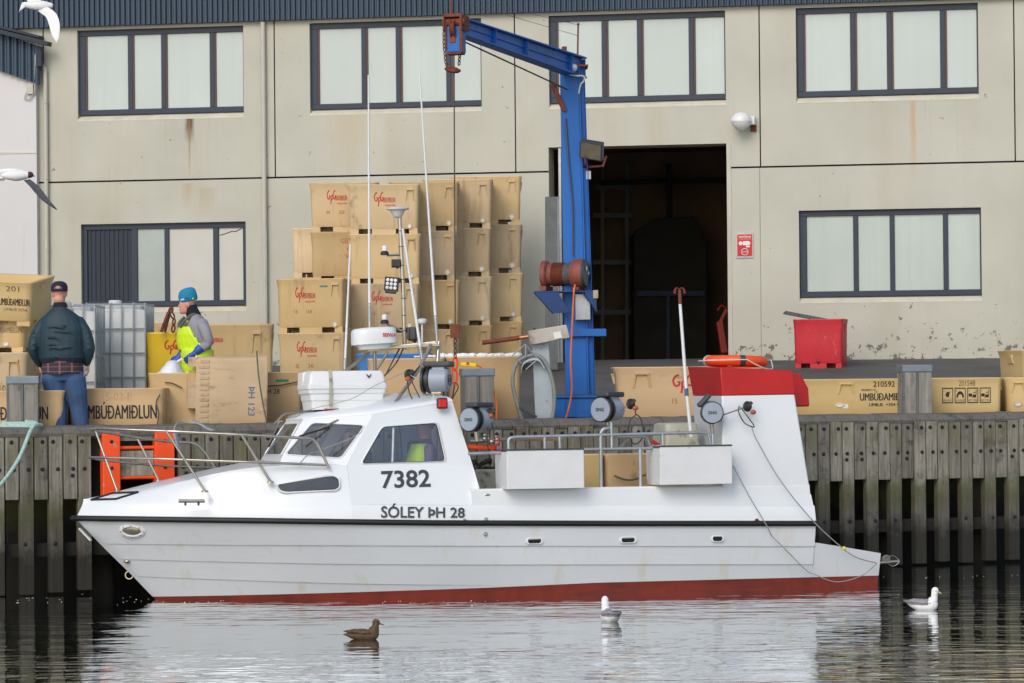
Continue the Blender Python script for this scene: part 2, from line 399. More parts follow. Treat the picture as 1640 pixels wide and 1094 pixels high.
def wallmat():
    t = NT('painted_concrete_wall'); v = t.coords((1, 1, 1), False)
    o = t.ramp(t.noise(v, .6, 5), .3, .7, lin(181, 179, 164), lin(196, 194, 179))
    o = t.mix(t.math('MULTIPLY', t.ramp(t.noise(t.coords((1.3, 1, .10), False), 1.0, 5, .6), .52, .75), .45), o, lin(178, 166, 142))
    o = t.mix(t.math('MULTIPLY', t.ramp(t.noise(t.coords((7, 1, .35), False), 1.0, 5, .6), .6, .8), .35), o, lin(160, 152, 132))
    sp = t.n('ShaderNodeSeparateXYZ'); t.l(v, sp.inputs[0]); x, z = sp.outputs[0], sp.outputs[2]
    # rust runs below sills and joints: (s, z_top, length, half width, colour, strength)
    for px, py, py2, hw, c_, k in ((303, 188, 232, .17, (98, 70, 38), .95), (303, 190, 290, .05, (150, 116, 70), .7), (1462, 158, 300, .14, (190, 152, 108), .6),
                                   (300, 292, 345, .2, (180, 150, 110), .45), (330, 300, 350, .4, (176, 158, 124), .4), (560, 182, 290, .9, (190, 174, 146), .5)):
        p = BF.pick(px, py); q = BF.pick(px, py2)
        dx = t.math('DIVIDE', t.math('ABSOLUTE', t.math('SUBTRACT', x, p.x)), hw)
        nn = t.noise(t.coords((14, 1, 1.2), False), 1.0, 4, .6)
        a = t.ramp(t.math('ADD', dx, t.math('MULTIPLY', nn, .9)), .62, 1.40, (1, 1, 1, 1), (0, 0, 0, 1))
        fz = t.math('DIVIDE', t.math('SUBTRACT', p.z, z), p.z - q.z)
        b = t.math('MULTIPLY', t.ramp(fz, .0, .04), t.ramp(fz, .3, 1.0, (1, 1, 1, 1), (0, 0, 0, 1)))
        o = t.mix(t.math('MULTIPLY', t.math('MULTIPLY', a, b), k), o, lin(*c_))
    # flaked paint: dense towards the ground, rare above
    hz = t.math('SUBTRACT', z, ZB)
    low = t.ramp(hz, .0, 1.0, (.20, .20, .20, 1), (0, 0, 0, 1)); 
    sc_ = t.math('ADD', t.noise(v, 5.5, 6, .72), t.math('MULTIPLY', low, .55))
    o = t.mix(t.ramp(sc_, .655, .675), o, lin(112, 108, 98))
    sc2 = t.noise(t.coords((1, 1, .6), False), 9, 3, .6)
    o = t.mix(t.ramp(sc2, .745, .765), o, lin(126, 120, 106))
    t.bump(t.noise(v, 30, 4), .12)
    return t.done(o, .8)
def wheelglass(name, tint, refl):
    t = NT(name); tr = t.n('ShaderNodeBsdfTransparent'); tr.inputs[0].default_value = tint
    gl = t.n('ShaderNodeBsdfGlossy'); gl.inputs['Roughness'].default_value = .03; gl.inputs[0].default_value = (.9, .95, 1, 1)
    mx = t.n('ShaderNodeMixShader'); mx.inputs[0].default_value = refl
    t.l(tr.outputs[0], mx.inputs[1]); t.l(gl.outputs[0], mx.inputs[2])
    out = [n for n in t.t.nodes if n.type == 'OUTPUT_MATERIAL'][0]; t.l(mx.outputs[0], out.inputs[0]); return t.m
M['glass'] = wheelglass('wheelhouse_glass', (.80, .84, .84, 1), .15)
M['wall'] = wallmat()
M['oldjoint'] = mat('filled_joint', lin(150, 147, 134), .8)
def plaidmat():
    t = NT('red_check_flannel'); v = t.coords((1, 1, 1), False); o = lin(56, 50, 56)
    for ax, s_ in ((0, 6.5), (2, 17.0)):
        sp = t.n('ShaderNodeSeparateXYZ'); t.l(v, sp.inputs[0]); f = t.math('FRACT', t.math('MULTIPLY', sp.outputs[ax], s_))
        o = t.mix(t.math('MULTIPLY', t.ramp(f, .86, .88), .6), o, lin(166, 104, 100))
    return t.done(o, .9)
M['plaid'] = plaidmat()
def watermat():
    t = NT('harbour_water'); v = t.coords((1, 1, 1), False)
    n1 = t.noise(t.coords((.8, 1.5, 1), False), 1.0, 3, .55); n2 = t.noise(t.coords((1.5, 4.6, 1), False), 1.0, 2, .45); n3 = t.noise(t.coords((6, 18, 1), False), 1.0, 2, .5)
    big = t.ramp(t.noise(t.coords((.06, .35, 1), False), 1.0, 2, .5), .40, .64)
    h = t.math('ADD', t.math('MULTIPLY', n1, .030), t.math('MULTIPLY', t.math('MULTIPLY', n2, .016), t.math('ADD', .35, t.math('MULTIPLY', big, 1.5))))
    h = t.math('ADD', h, t.math('MULTIPLY', t.math('MULTIPLY', n3, .0016), t.math('ADD', .2, big)))
    bm = t.n('ShaderNodeBump'); bm.inputs['Strength'].default_value = WAVE; bm.inputs['Distance'].default_value = 1.0
    t.l(h, bm.inputs['Height']); t.l(bm.outputs[0], t.b.inputs['Normal'])
    t.b.inputs['IOR'].default_value = 1.33
    m = t.done((.016, .021, .022, 1), .03)
    gl = t.n('ShaderNodeBsdfGlossy'); gl.inputs['Roughness'].default_value = .03; gl.inputs[0].default_value = (.97, .99, 1, 1); t.l(bm.outputs[0], gl.inputs['Normal'])
    mx = t.n('ShaderNodeMixShader'); fz = t.n('ShaderNodeFresnel'); fz.inputs['IOR'].default_value = 1.33; t.l(bm.outputs[0], fz.inputs['Normal']); t.l(t.ramp(fz.outputs[0], .05, .54, (.02, .02, .02, 1), (.93, .93, .93, 1)), mx.inputs[0]); t.l(t.b.outputs[0], mx.inputs[1]); t.l(gl.outputs[0], mx.inputs[2])
    out = [n for n in t.t.nodes if n.type == 'OUTPUT_MATERIAL'][0]; t.l(mx.outputs[0], out.inputs[0]); return m
WAVE = .55
M['water'] = watermat()

# ================================================================ SETTING
mb = MB(); mb.add([(-150, -120, 0), (150, -120, 0), (150, 70, 0), (-150, 70, 0)], [(0, 1, 2, 3)])
tag(mb.build('water', M['water']), None, None, kind='structure')
# paving rises from the quay kerb to the warehouse
mb = MB(); NX, NY = 40, 16; vs = []
for j in range(NY + 1):
    for i in range(NX + 1):
        X = -26 + 52 * i / NX; q = 42 + TQ * X + .30; b = 57 + TB * X + .6
        Y = q + (b - q) * j / NY; vs.append((X, Y, gz(X, Y)))
mb.add(vs, [(j * (NX + 1) + i, j * (NX + 1) + i + 1, (j + 1) * (NX + 1) + i + 1, (j + 1) * (NX + 1) + i) for j in range(NY) for i in range(NX)])
tag(mb.build('quay_paving', M['asphalt'], smooth=60), None, None, kind='structure')

# ---- quay wall of vertical timbers
qw = thing('quay_wall', 'weathered grey timber quay wall of alternating long and short planks above the water', 'quay wall', M=QF.M)
qs = lambda x, y=700: QF.pick(x, y).x
s0 = qs(7.5); s1 = qs(1310.2, 720); NPL = int(round((s1 - s0) / .18)); NPL += 0 if NPL % 2 else 1
PW = (s1 - s0) / NPL
zshort = QF.pick(820, 782).z
lad0, lad1 = qs(163), qs(279)
first = -3; last = NPL + 26
for i in range(first, last):
    a = s0 + i * PW; b = a + PW; short = (i % 2 == 0)
    if b > lad0 + .03 and a < lad1 - .03: continue
    p = MB(); r_ = random.Random(i); g = .006 + .004 * r_.random(); yo = r_.uniform(-.014, .012); zt = ZQ + r_.uniform(-.012, .006)
    zb = (zshort + r_.uniform(-.012, .012)) if short else .03 + r_.uniform(-.03, .02)
    p.box(a + g, b - g, yo, yo + .13, zb, zt)
    p.cur = 1
    for zz in (ZQ - .09, ZQ - .42) + ((ZQ - .50,) if r_.random() < .25 else ()) + ((.62,) if (not short and r_.random() < .8) else ()):
        cx = (a + b) / 2 + r_.uniform(-.035, .035)
        p.cyl((cx, yo - .010, zz), (cx, yo + .01, zz), .026, n=10); p.cyl((cx, yo - .024, zz), (cx, yo - .008, zz), .011, n=6)
    p.build('plank', [M['plank'], M['black']], qw, bevel=.007)
# bevelled cap boards
sL = s0 + first * PW; sR = s0 + last * PW
cb = MB(); x = sL; k = 0
while x < sR:
    wd = .20 + .03 * rnd.random(); e = x + wd - .006; dz = rnd.uniform(-.006, .006)
    pr = [(0, ZQ - .03), (-.012, ZQ + .012), (.07, ZQ + .085 + dz), (.34, ZQ + .10 + dz), (.34, ZQ - .03)]
    lean = -.05
    cb.loft([[(xx + lean * min(1, yy * 4), yy, zz) for yy, zz in pr] for xx in (x, e)])
    x += wd; k += 1
cb.build('cap_board', M['captimber'], qw, bevel=.004)
bb = MB(); bb.box(sL, sR, .14, .36, .46, .62); bb.build('waling_beam', M['backwood'], qw)
bb = MB(); bb.box(sL, sR, .14, .36, ZQ - .32, ZQ - .06); bb.build('waling_beam', M['backwood'], qw)
for i in range(int((sR - sL) / 1.35)):
    pm = MB(); xx = sL + .5 + i * 1.35; pm.cyl((xx, .56, -.6), (xx, .56, ZQ - .1), .16, n=14); pm.build('pile', M['backwood'], qw, smooth=40)
bw = MB(); bw.box(sL - 6, sR + 14, 1.6, 1.7, -.6, ZG - .1); bw.build('dark_backing', M['backwood'], qw)  # added dark wall that keeps the void behind the planks dark

# orange ladder let into the quay face
ld = thing('quay_ladder', 'bright orange painted ladder set into the timber quay wall by the bow', 'ladder', M=QF.M)
for (xa, xb) in ((163, 191), (247, 278)):
    p = MB(); a, b = qs(xa), qs(xb); p.box(a, b, -.045, .10, QF.pick(178, 797).z, ZQ + .015); p.cur = 1
    for zz in (ZQ - .10, ZQ - .42): p.cyl(((a + b) / 2, -.06, zz), ((a + b) / 2, -.03, zz), .024, n=8)
    p.build('stile', [M['orange2'], M['black']], ld, bevel=.01)
for k in range(2):
    z = QF.pick(220, 717).z - k * .365
    p = MB(); p.cyl((qs(189), .03, z), (qs(249), .03, z), .022, n=12); p.build('rung', M['orange2'], ld, smooth=40)
p = MB(); p.box(qs(192), qs(246), .02, .13, QF.pick(220, 762).z, QF.pick(220, 722).z - .0); p.build('back_board', M['plank'], ld)
p = MB(); p.box(qs(192), qs(246), .02, .13, QF.pick(220, 706).z, ZQ + .0); p.build('back_board', M['plank'], ld)

# ================================================================ WAREHOUSE
wh = thing('warehouse', 'cream concrete warehouse with navy framed windows and a wide open doorway', 'building', M=BF.M)
bl = lambda x, y: BF.pick(x, y)
def rect(x0, y0, x1, y1, x2=None, y2=None):
    a = bl(x0, y0); b = bl(x1, y1); return (a.x, b.x, b.z, a.z)      # s0,s1,z0,z1
zu0 = (bl(125, 186).z + bl(1277, 155).z) / 2; zu1 = (bl(125, 50).z + bl(1277, 12).z) / 2
zl0 = (bl(130, 492).z + bl(1281, 477).z) / 2; zl1 = (bl(130, 360).z + bl(1279, 337).z) / 2
upper = [(bl(xa, 100).x, bl(xb, 100).x, zu0, zu1) for xa, xb in ((124, 390), (496, 771), (879, 1162), (1275, 1567))]
upper.append((bl(1700, 100).x, bl(1990, 100).x, zu0, zu1))
lower = [(bl(130, 420).x, bl(394, 420).x, zl0, zl1), (bl(1280, 420).x, bl(1572, 420).x, zl0, zl1)]
door = (bl(880, 400).x, bl(1165, 400).x, ZB - .5, bl(1020, 233).z)
zseam = (bl(250, 290).z + bl(1400, 262).z) / 2
vse = [bl(70, 160).x, bl(440, 160).x, bl(825, 160).x, bl(1217, 160).x, bl(1625, 160).x]
ztop = bl(820, -60).z; sW0 = bl(-520, 300).x; sW1 = bl(2050, 300).x
holes = [(a, b, c_ - .10, d_) for a, b, c_, d_ in upper + lower] + [door]
holes += [(s - .011, s + .011, zseam - .012, ztop) for s in vse]
holes += [(sW0 - 1, door[0], zseam - .016, zseam + .014), (door[1], sW1 + 1, zseam - .016, zseam + .014)]
ss = sorted({sW0, sW1} | {h[0] for h in holes if sW0 < h[0] < sW1} | {h[1] for h in holes if sW0 < h[1] < sW1})
zs = sorted({ZB - .5, ztop} | {h[2] for h in holes if h[2] > ZB - .5} | {h[3] for h in holes if h[3] < ztop})
mb = MB()
for a, b in zip(ss, ss[1:]):
    for c_, d_ in zip(zs, zs[1:]):
        mx, mz = (a + b) / 2, (c_ + d_) / 2
        if any(h[0] < mx < h[1] and h[2] < mz < h[3] for h in holes): continue
        mb.add([(a, 0, c_), (b, 0, c_), (b, 0, d_), (a, 0, d_)], [(0, 1, 2, 3)])
for a, b, c_, d_ in upper + lower:            # reveals
    q = .13; c_ -= .10
    mb.add([(a, 0, c_), (b, 0, c_), (b, 0, d_), (a, 0, d_), (a, q, c_), (b, q, c_), (b, q, d_), (a, q, d_)], [(1, 5, 6, 2), (2, 6, 7, 3), (3, 7, 4, 0)])
a, b, c_, d_ = door; q = .35
mb.add([(a, 0, c_), (b, 0, c_), (b, 0, d_), (a, 0, d_), (a, q, c_), (b, q, c_), (b, q, d_), (a, q, d_)], [(1, 5, 6, 2), (2, 6, 7, 3), (3, 7, 4, 0)])
mb.build('wall', M['wall'], wh)
mb = MB()                                       # dark filler behind joints
for s in vse: mb.box(s - .05, s + .05, .03, .06, zseam - .05, ztop)
mb.box(sW0, door[0] - .01, .03, .06, zseam - .05, zseam + .05); mb.box(door[1] + .01, sW1, .03, .06, zseam - .05, zseam + .05)
mb.build('joint_filler', M['darkhole'], wh)
# interior room
mb = MB(); i0, i1 = door[0] - 3, door[1] + 3; zi = zseam + .9
mb.add([(i0, .35, ZB), (i1, .35, ZB), (i1, 9, ZB), (i0, 9, ZB), (i0, .35, zi), (i1, .35, zi), (i1, 9, zi), (i0, 9, zi)], [(0, 1, 2, 3), (4, 7, 6, 5), (3, 2, 6, 7), (0, 3, 7, 4), (1, 5, 6, 2)])
mb.build('interior', M['concrete'], wh)
mb = MB(); mb.box(i0, door[0] + .02, .36, .40, ZB - .5, zi); mb.box(door[1] - .02, i1, .36, .40, ZB - .5, zi); mb.box(door[0], door[1], .36, .40, door[3] - .02, zi)
mb.build('inner_wall', M['concrete'], wh)
mb = MB(); s_ = bl(1218, 420).x; mb.box(s_ - .006, s_ + .006, -.003, .01, ZB, zseam - .02); mb.build('joint_line', M['oldjoint'], wh)
mb = MB()                                       # left door leaf edge and guide rails
sd1 = bl(905, 400).x
mb.box(door[0] + .02, bl(894, 400).x, .05, .12, ZB - .4, bl(890, 315).z); mb.box(bl(894, 400).x + .01, bl(899, 400).x, .04, .14, ZB - .4, door[3] - .01)
mb.build('door_guide', M['galv'], wh)
mb = MB(); mb.box(door[1] + .003, door[1] + .075, -.012, .03, ZB - .3, door[3] - .0); mb.build('door_jamb', M['pipe'], wh)
SPL = ((.040, .297), (.325, .498), (.525, .790), (.818, .990))
def window(r, panes, split=SPL, stops=True):
    s0_, s1_, z0, z1 = r; W = s1_ - s0_; root = MB(); f = .07
    y0, y1 = .075, .135
    e = .003
    root.box(s0_ + e, s1_ - e, y0, y1, z0 + e, z0 + .10); root.box(s0_ + e, s1_ - e, y0, y1, z1 - .10, z1 - e)
    edges = [s0_ + e] + [v for a, b in split for v in (s0_ + a * W, s0_ + b * W)] + [s1_ - e]
    for k in range(0, len(edges), 2): root.box(edges[k], edges[k + 1], y0 + .002, y1, z0 + .10, z1 - .10)
    fr = root.build('window', M['frame'], wh, bevel=.006)
    for (a, b), m in zip(split, panes):
        p = MB(); p.box(s0_ + a * W - .002, s0_ + b * W + .002, .112, .118, z0 + .095, z1 - .095); p.build('pane', m, fr)
        if stops:
            p = MB(); p.box(s0_ + a * W, s0_ + a * W + .030, .085, .109, z0 + .10, z1 - .10); p.build('stop', M['brownst'], fr)
    p = MB(); p.add([(s0_ + .002, .131, z0 + .004), (s1_ - .002, .131, z0 + .004), (s1_ - .002, -.004, z0 - .075), (s0_ + .002, -.004, z0 - .075), (s1_ - .002, -.004, z0 - .103), (s0_ + .002, -.004, z0 - .103)],
                    [(0, 1, 2, 3), (3, 2, 4, 5)]); p.build('sill', M['sill'], fr)
    return fr
for r in upper: window(r, [M['paneblind']] * 4)
window(lower[1], [M['panelow']] * 4, stops=False)
window(lower[0], [M['navypanel'], M['glassgrn'], M['panebare'], M['panebare']], ((.03, .30), (.335, .50), (.528, .795), (.828, .975)), False)
p = MB(); r = lower[0]; W = r[1] - r[0]
q_ = MB(); q_.tube([BF.pick(x, y, .108) for x, y in ((352, 377), (362, 374), (372, 370), (378, 371), (388, 365))], .007, 5); q_.build('pane_crack', M['blackink'], wh)
for k in range(9): p.box(r[0] + W * (.035 + .028 * k), r[0] + W * (.05 + .028 * k), .098, .111, r[2] + .1, r[3] - .1)
p.build('shutter_slat', M['navypanel'], wh)
# corrugated band at the eaves
mb = MB(); zc0 = (bl(75, 48).z + bl(1270, 5).z) / 2; per = .094; x = sW0 - 2; ring = []
zt = ztop + .6
while x < sW1: ring += [(x, -.10), (x + per * .2, -.14), (x + per * .55, -.14), (x + per * .75, -.10)]; x += per
n = len(ring); mb.add([(a, b, zc0) for a, b in ring] + [(a, b, zt) for a, b in ring], [(i, i + 1, n + i + 1, n + i) for i in range(n - 1)])
mb.add([(sW0 - 2, -.10, zc0), (sW1, -.10, zc0), (sW1, .0, zc0), (sW0 - 2, .0, zc0)], [(0, 1, 2, 3)])
M['clad'] = mat('navy_corrugated_steel', lin(46, 66, 84), .5, .1, var=.1, vs=1.2, dirt=(lin(150, 160, 166), .735, .75, 6))
mb.build('eaves_cladding', M['clad'], wh)
mb = MB(); mb.box(sW0, sW1, 0, .3, ztop, zt); mb.build('parapet', M['wall'], wh)
# downpipes
for px, pb in ((76, 600), (425, 600)):
    p = MB(); s = bl(px, 300).x; zt_ = bl(px, 112 if px < 100 else 36).z
    pts = [(s, -.07, bl(px, pb).z), (s, -.07, zt_)] + ([(s - .10, -.07, zt_ + .12), (s - .10, -.07, zt_ + .3)] if px < 100 else [])
    p.tube(pts, .042, 12)
    for zz in (zseam + .05, zseam - 1.2, zseam + 1.4): p.cyl((s, -.07, zz), (s, -.07, zz + .04), .05, n=12); p.box(s - .01, s + .01, -.05, .0, zz, zz + .03)
    p.build('downpipe', M['pipe'], wh, smooth=40)
p = MB(); s = bl(426, 450).x; p.box(s - .035, s + .045, -.10, -.004, bl(426, 520).z, bl(426, 365).z); p.build('pipe_guard', M['galv'], wh, bevel=.006)
p = MB(); pc = bl(303, 296)
for k in range(14): p.ball((pc.x + rnd.uniform(-.35, .35), -.012, zseam + rnd.uniform(0, .03)), .05, .02, .022, 8)
p.build('moss_tuft', M['green'], wh) if False else None

# ---- neighbour building at the left
NBM = BF.M @ Matrix.Translation((0, -.13, 0)); NB = Frame(NBM)
nb = thing('white_shed', 'white walled shed with a dark sloping corrugated roof edge left of the warehouse', 'building', M=NBM)
nbp = lambda x, y: NB.pick(x, y)
M['shedwall'] = mat('white_shed_wall', lin(208, 206, 204), .6, var=.05, vs=.6, streak=(lin(186, 180, 168), .6, .85, 6, .3))
sR_ = nbp(59, 300).x; sL_ = nbp(-500, 300).x; zE = nbp(62, 130).z
mb = MB(); zt_l = nbp(-40, 92).z
mb.prism([(sL_, 0, ZB - .6), (sR_, 0, ZB - .6), (sR_, 0, nbp(59, 132).z), (sL_, 0, nbp(-500, -66).z)], (0, .11, 0)); mb.build('wall', M['shedwall'], nb)
p = MB(); p.box(sL_, sR_ + .004, -.012, .0, nbp(30, 246).z, nbp(30, 243).z); p.build('joint', M['sill'], nb)
mb = MB(); x = sL_; q0 = nbp(0, 52); q1 = nbp(60, 73); r0 = nbp(0, 113); r1 = nbp(62, 135)
ft = lambda s: q0.z + (q1.z - q0.z) * (s - q0.x) / (q1.x - q0.x); fb = lambda s: r0.z + (r1.z - r0.z) * (s - r0.x) / (r1.x - r0.x)
xs = []; 
while x < sR_ - .0: xs += [(x, -.08), (x + .03, -.12), (x + .07, -.12), (x + .1, -.08)]; x += .13
n = len(xs); mb.add([(a, b, fb(a)) for a, b in xs] + [(a, b, ft(a)) for a, b in xs], [(i, i + 1, n + i + 1, n + i) for i in range(n - 1)])
mb.build('gable_cladding', M['clad'], nb)
mb = MB(); e0 = nbp(-130, 24); e1 = nbp(84, 76)
mb.bar((nbp(-500, -76).x, -.2, nbp(-500, -76).z), (nbp(86, 73).x, -.2, nbp(86, 73).z), .2, .08); mb.bar((nbp(-500, -79).x, .05, nbp(-500, -79).z), (nbp(66, 60).x, .05, nbp(66, 60).z), .3, .05)
mb.box(nbp(63, 100).x, nbp(71, 100).x, -.15, -.05, nbp(66, 108).z, nbp(66, 76).z); mb.build('verge_flashing', M['navypanel'], nb, bevel=.008)
p = MB(); a = nbp(50, 140); p.box(a.x - .06, a.x + .06, -.08, 0, a.z - .12, a.z + .06); p.tube([(a.x - .06, -.04, a.z - .05), (a.x - .12, -.04, a.z - .2), (a.x - .02, -.04, a.z - .22), (a.x + .08, -.04, a.z - .1), (nbp(61, 100).x, -.14, nbp(61, 88).z)], .012, 6)
p.build('junction_box', M['pipe'], nb)

# ---- things on the warehouse wall
lp = bl(1190, 194); wl = thing('wall_lamp', 'white globe lamp on a bracket beside the warehouse doorway', 'lamp', loc=BF.M @ Vector((bl(1205, 196).x, 0, bl(1205, 196).z)), rz=math.atan(TB))
p = MB(); p.lathe([(.0, -.16), (.09, -.13), (.155, -.06), (.17, 0)], (-.16, -.25, .0), (0, 0, 1), 20); p.build('diffuser', M['paper'], wl, smooth=60)
p = MB(); p.lathe([(.175, -.005), (.175, .03), (.16, .08), (.10, .14), (.0, .16)], (-.16, -.25, .0), (0, 0, 1), 20); p.build('housing', M['lampwhite'], wl, smooth=60)
p = MB(); p.box(-.06, .06, -.18, -.005, -.05, .09); p.build('bracket', M['lampwhite'], wl, bevel=.01)
p = MB(); p.box(-.03, .07, -.03, -.004, -.16, -.05); p.build('mounting_plate', M['rust'], wl)
sg0 = bl(1179, 373); sg1 = bl(1207, 413)
sgn = thing('safety_sign', 'small red safety sign with white lettering and camera symbol on the wall', 'sign', loc=BF.M @ Vector(((sg0.x + sg1.x) / 2, 0, sg1.z)), rz=math.atan(TB))
W_, H_ = sg1.x - sg0.x, sg0.z - sg1.z
p = MB(); p.box(-W_ / 2, W_ / 2, -.02, -.004, 0, H_); p.build('backing', M['galv'], sgn)
p = MB(); p.box(-W_ / 2 + .02, W_ / 2 - .02, -.026, -.021, .03, H_ - .03); p.build('face', mat('sign_red', lin(204, 24, 34), .4), sgn, bevel=.004)
p = MB(); y = -.029
put_text(p, 'VIÐVÖRUN', lambda a, b: (-W_ * .36 + a * W_ * .72, y, H_ * .80 + b * H_ * .085), .02)
put_text(p, 'MYNDAVÉLAKERFI', lambda a, b: (-W_ * .36 + a * W_ * .72, y, H_ * .735 + b * H_ * .035))
p.lathe([(.0, 0), (.035, 0), (.035, .002)], (-W_ * .23, y + .001, H_ * .58), (0, -1, 0), 16)
p.add([(-W_ * .1, y, H_ * .5), (W_ * .3, y, H_ * .5), (W_ * .33, y, H_ * .62), (W_ * .2, y, H_ * .67), (-W_ * .1, y, H_ * .66)], [(0, 1, 2, 3, 4)])
p.add([(W_ * .08, y, H_ * .42), (W_ * .3, y, H_ * .42), (W_ * .3, y, H_ * .47), (W_ * .08, y, H_ * .49)], [(0, 1, 2, 3)])
p.torus((0, y, H_ * .24), (0, 1, 0), .055, .007, 24, 4)
put_text(p, '24H', lambda a, b: (-W_ * .14 + a * W_ * .28, y, H_ * .215 + b * H_ * .06)); p.build('symbol', M['paper'], sgn, normals=False)
# ================================================================ FISH TUBS
TL, TD, TH = 1.2, 1.0, .78
PROF = [(.10, -.034), (.14, -.024), (.60, -.016), (.84, -.010), (.90, -.002), (.985, .012), (1.0, .006)]
def face_off(f):
    return interp(PROF, f)
def rrect(hx, hy, r, z, n=4):
    out = []
    for cx, cy, a0 in ((hx - r, hy - r, 0), (-hx + r, hy - r, 90), (-hx + r, -hy + r, 180), (hx - r, -hy + r, 270)):
        for k in range(n + 1):
            a = R(a0 + 90 * k / n); out.append((cx + r * math.cos(a), cy + r * math.sin(a), z))
    return out
def tub_body():
    b = MB(); rings = [rrect(TL / 2 + o, TD / 2 + o, .07, f * TH) for f, o in PROF]
    rings += [rrect(TL / 2 - .025, TD / 2 - .025, .05, TH), rrect(TL / 2 - .055, TD / 2 - .055, .05, TH * .97), rrect(TL / 2 - .10, TD / 2 - .10, .06, TH * .28)]
    b.loft(rings)
    hx, hy, z1 = TL / 2 - .036, TD / 2 - .036, .085
    for sx in (-1, 1):
        for sy in (-1, 1):
            b.box(sx * hx - (.14 if sx > 0 else 0), sx * hx + (0 if sx > 0 else .14), sy * hy - (.14 if sy > 0 else 0), sy * hy + (0 if sy > 0 else .14), 0, z1)
        b.box(-.20, .20, sx * hy - (.12 if sx > 0 else 0), sx * hy + (0 if sx > 0 else .12), 0, z1)
        b.box(sx * hx - (.12 if sx > 0 else 0), sx * hx + (0 if sx > 0 else .12), -.12, .12, 0, z1)
    b.box(-hx + .2, hx - .2, -.10, .10, .01, z1)
    for sx in (-1, 1):
        G = lambda y, f, o=0: (sx * (TL / 2 + face_off(f) + o), y, f * TH)
        b.add([G(-.1, .72, 0), G(.1, .72, 0), G(.08, .9, 0), G(-.08, .9, 0), G(-.1, .72, .012), G(.1, .72, .012), G(.08, .9, .026), G(-.08, .9, .026)], [(0, 1, 5, 4), (1, 2, 6, 5), (2, 3, 7, 6), (3, 0, 4, 7), (4, 5, 6, 7)])
    return b
TUBM = {}
M['notch'] = mat('tub_notch_grime', lin(120, 96, 68), .8)
def tub_mesh(mk):
    if mk not in TUBM:
        o = tub_body().build('fish_tub', [M[mk], M['notch']], smooth=32); TUBM[mk] = o.data; bpy.data.objects.remove(o)
    return TUBM[mk]
_notch = {}
def notch_mesh(mk):
    if mk not in _notch:
        b = MB(); F = lambda x, f, o=0: (x, -(TD / 2 + face_off(f) + o), f * TH)
        for (xa, xb, fa), (xc, xd, fb) in (((-.085, -.060, .66), (-.06, -.042, .90)), ((.060, .085, .66), (.042, .06, .90))):
            lo = xa < 0
            b.add([F(xa, fa, -.002), F(xb, fa, -.002), F(xd, fb, -.002), F(xc, fb, -.002), F(xa, fa, .002 if lo else .012), F(xb, fa, .012 if lo else .002), F(xd, fb, .028 if lo else .016), F(xc, fb, .016 if lo else .028)],
                  [(0, 1, 5, 4), (1, 2, 6, 5), (2, 3, 7, 6), (3, 0, 4, 7), (4, 5, 6, 7)])
        b.add([F(-.06, .865, 0), F(.06, .865, 0), F(.06, .91, 0), F(-.06, .91, 0), F(-.06, .875, .030), F(.06, .875, .030), F(.06, .91, .026), F(-.06, .91, .026)],
              [(0, 1, 5, 4), (1, 2, 6, 5), (2, 3, 7, 6), (3, 0, 4, 7), (4, 5, 6, 7)])
        o = b.build('lifting_notch', [M[mk]]); _notch[mk] = o.data; bpy.data.objects.remove(o)
    return _notch[mk]
_plug = None
def plug_mesh():
    global _plug
    if _plug is None:
        b = MB(); b.lathe([(.032, 0), (.032, .012), (.022, .014), (.020, .006), (.0, .006)], (0, 0, 0), (0, -1, 0), 18); b.cur = 1
        b.lathe([(.05, -.002), (.05, .003), (.034, .004)], (0, 0, 0), (0, -1, 0), 18, cap=False)
        o = b.build('drain_plug', [M['paper'], M['tub']], smooth=40); _plug = o.data; bpy.data.objects.remove(o)
    return _plug
def fish_tub(xc, yfront, z, L, D, H, mk, label, rz=0.0, texts=(), plugs=((.36, .13),), group=None, tilt=None, notches=(.365,)):
    """front face centre at world (xc, yfront); texts: (string, x0, x1, f0, f1, material) in fractions of the front"""
    o = link(bpy.data.objects.new('fish_tub', tub_mesh(mk)))
    Rz = Matrix.Rotation(rz, 3, 'Z'); c = Vector((xc, yfront, z)) + Rz @ Vector((0, D / 2, 0))
    o.location = c; o.rotation_euler = tilt if tilt else (0, 0, rz); o.scale = (L / TL, D / TD, H / TH)
    tag(o, label, 'fish tub', group)
    for fx, f in plugs:
        p = link(bpy.data.objects.new('drain_plug', plug_mesh()), o); p.location = (fx * TL, -(TD / 2 + face_off(f)) - .001, f * TH)
    for fx in notches:
        p = link(bpy.data.objects.new('lifting_notch', notch_mesh(mk)), o); p.location = (fx * TL, 0, 0)
    for t in texts:
        q = MB(); nm = t[6] if len(t) > 6 else 'lettering'; mk2 = t[5]
        if True:
            s, a, b, f0, f1 = t[:5]
            fn = lambda u, v: ((a + u * (b - a)) * TL, -(TD / 2 + face_off(f0 + v * (f1 - f0))) - .004, (f0 + v * (f1 - f0)) * TH)
            if s == '▬': q.add([fn(0, 0), fn(1, 0), fn(1, 1), fn(0, 1)], [(0, 1, 2, 3)])
            elif s == 'GPG': gpg(q, fn)
            else:
                put_text(q, s, fn, .0)
                if mk2 in ('blackink', 'redink'): put_text(q, s, lambda u, v: tuple(Vector(fn(u + .008, v)) + Vector((0, -.001, 0))), .0)
        q.build(nm, M[mk2], o, normals=False)
    return o
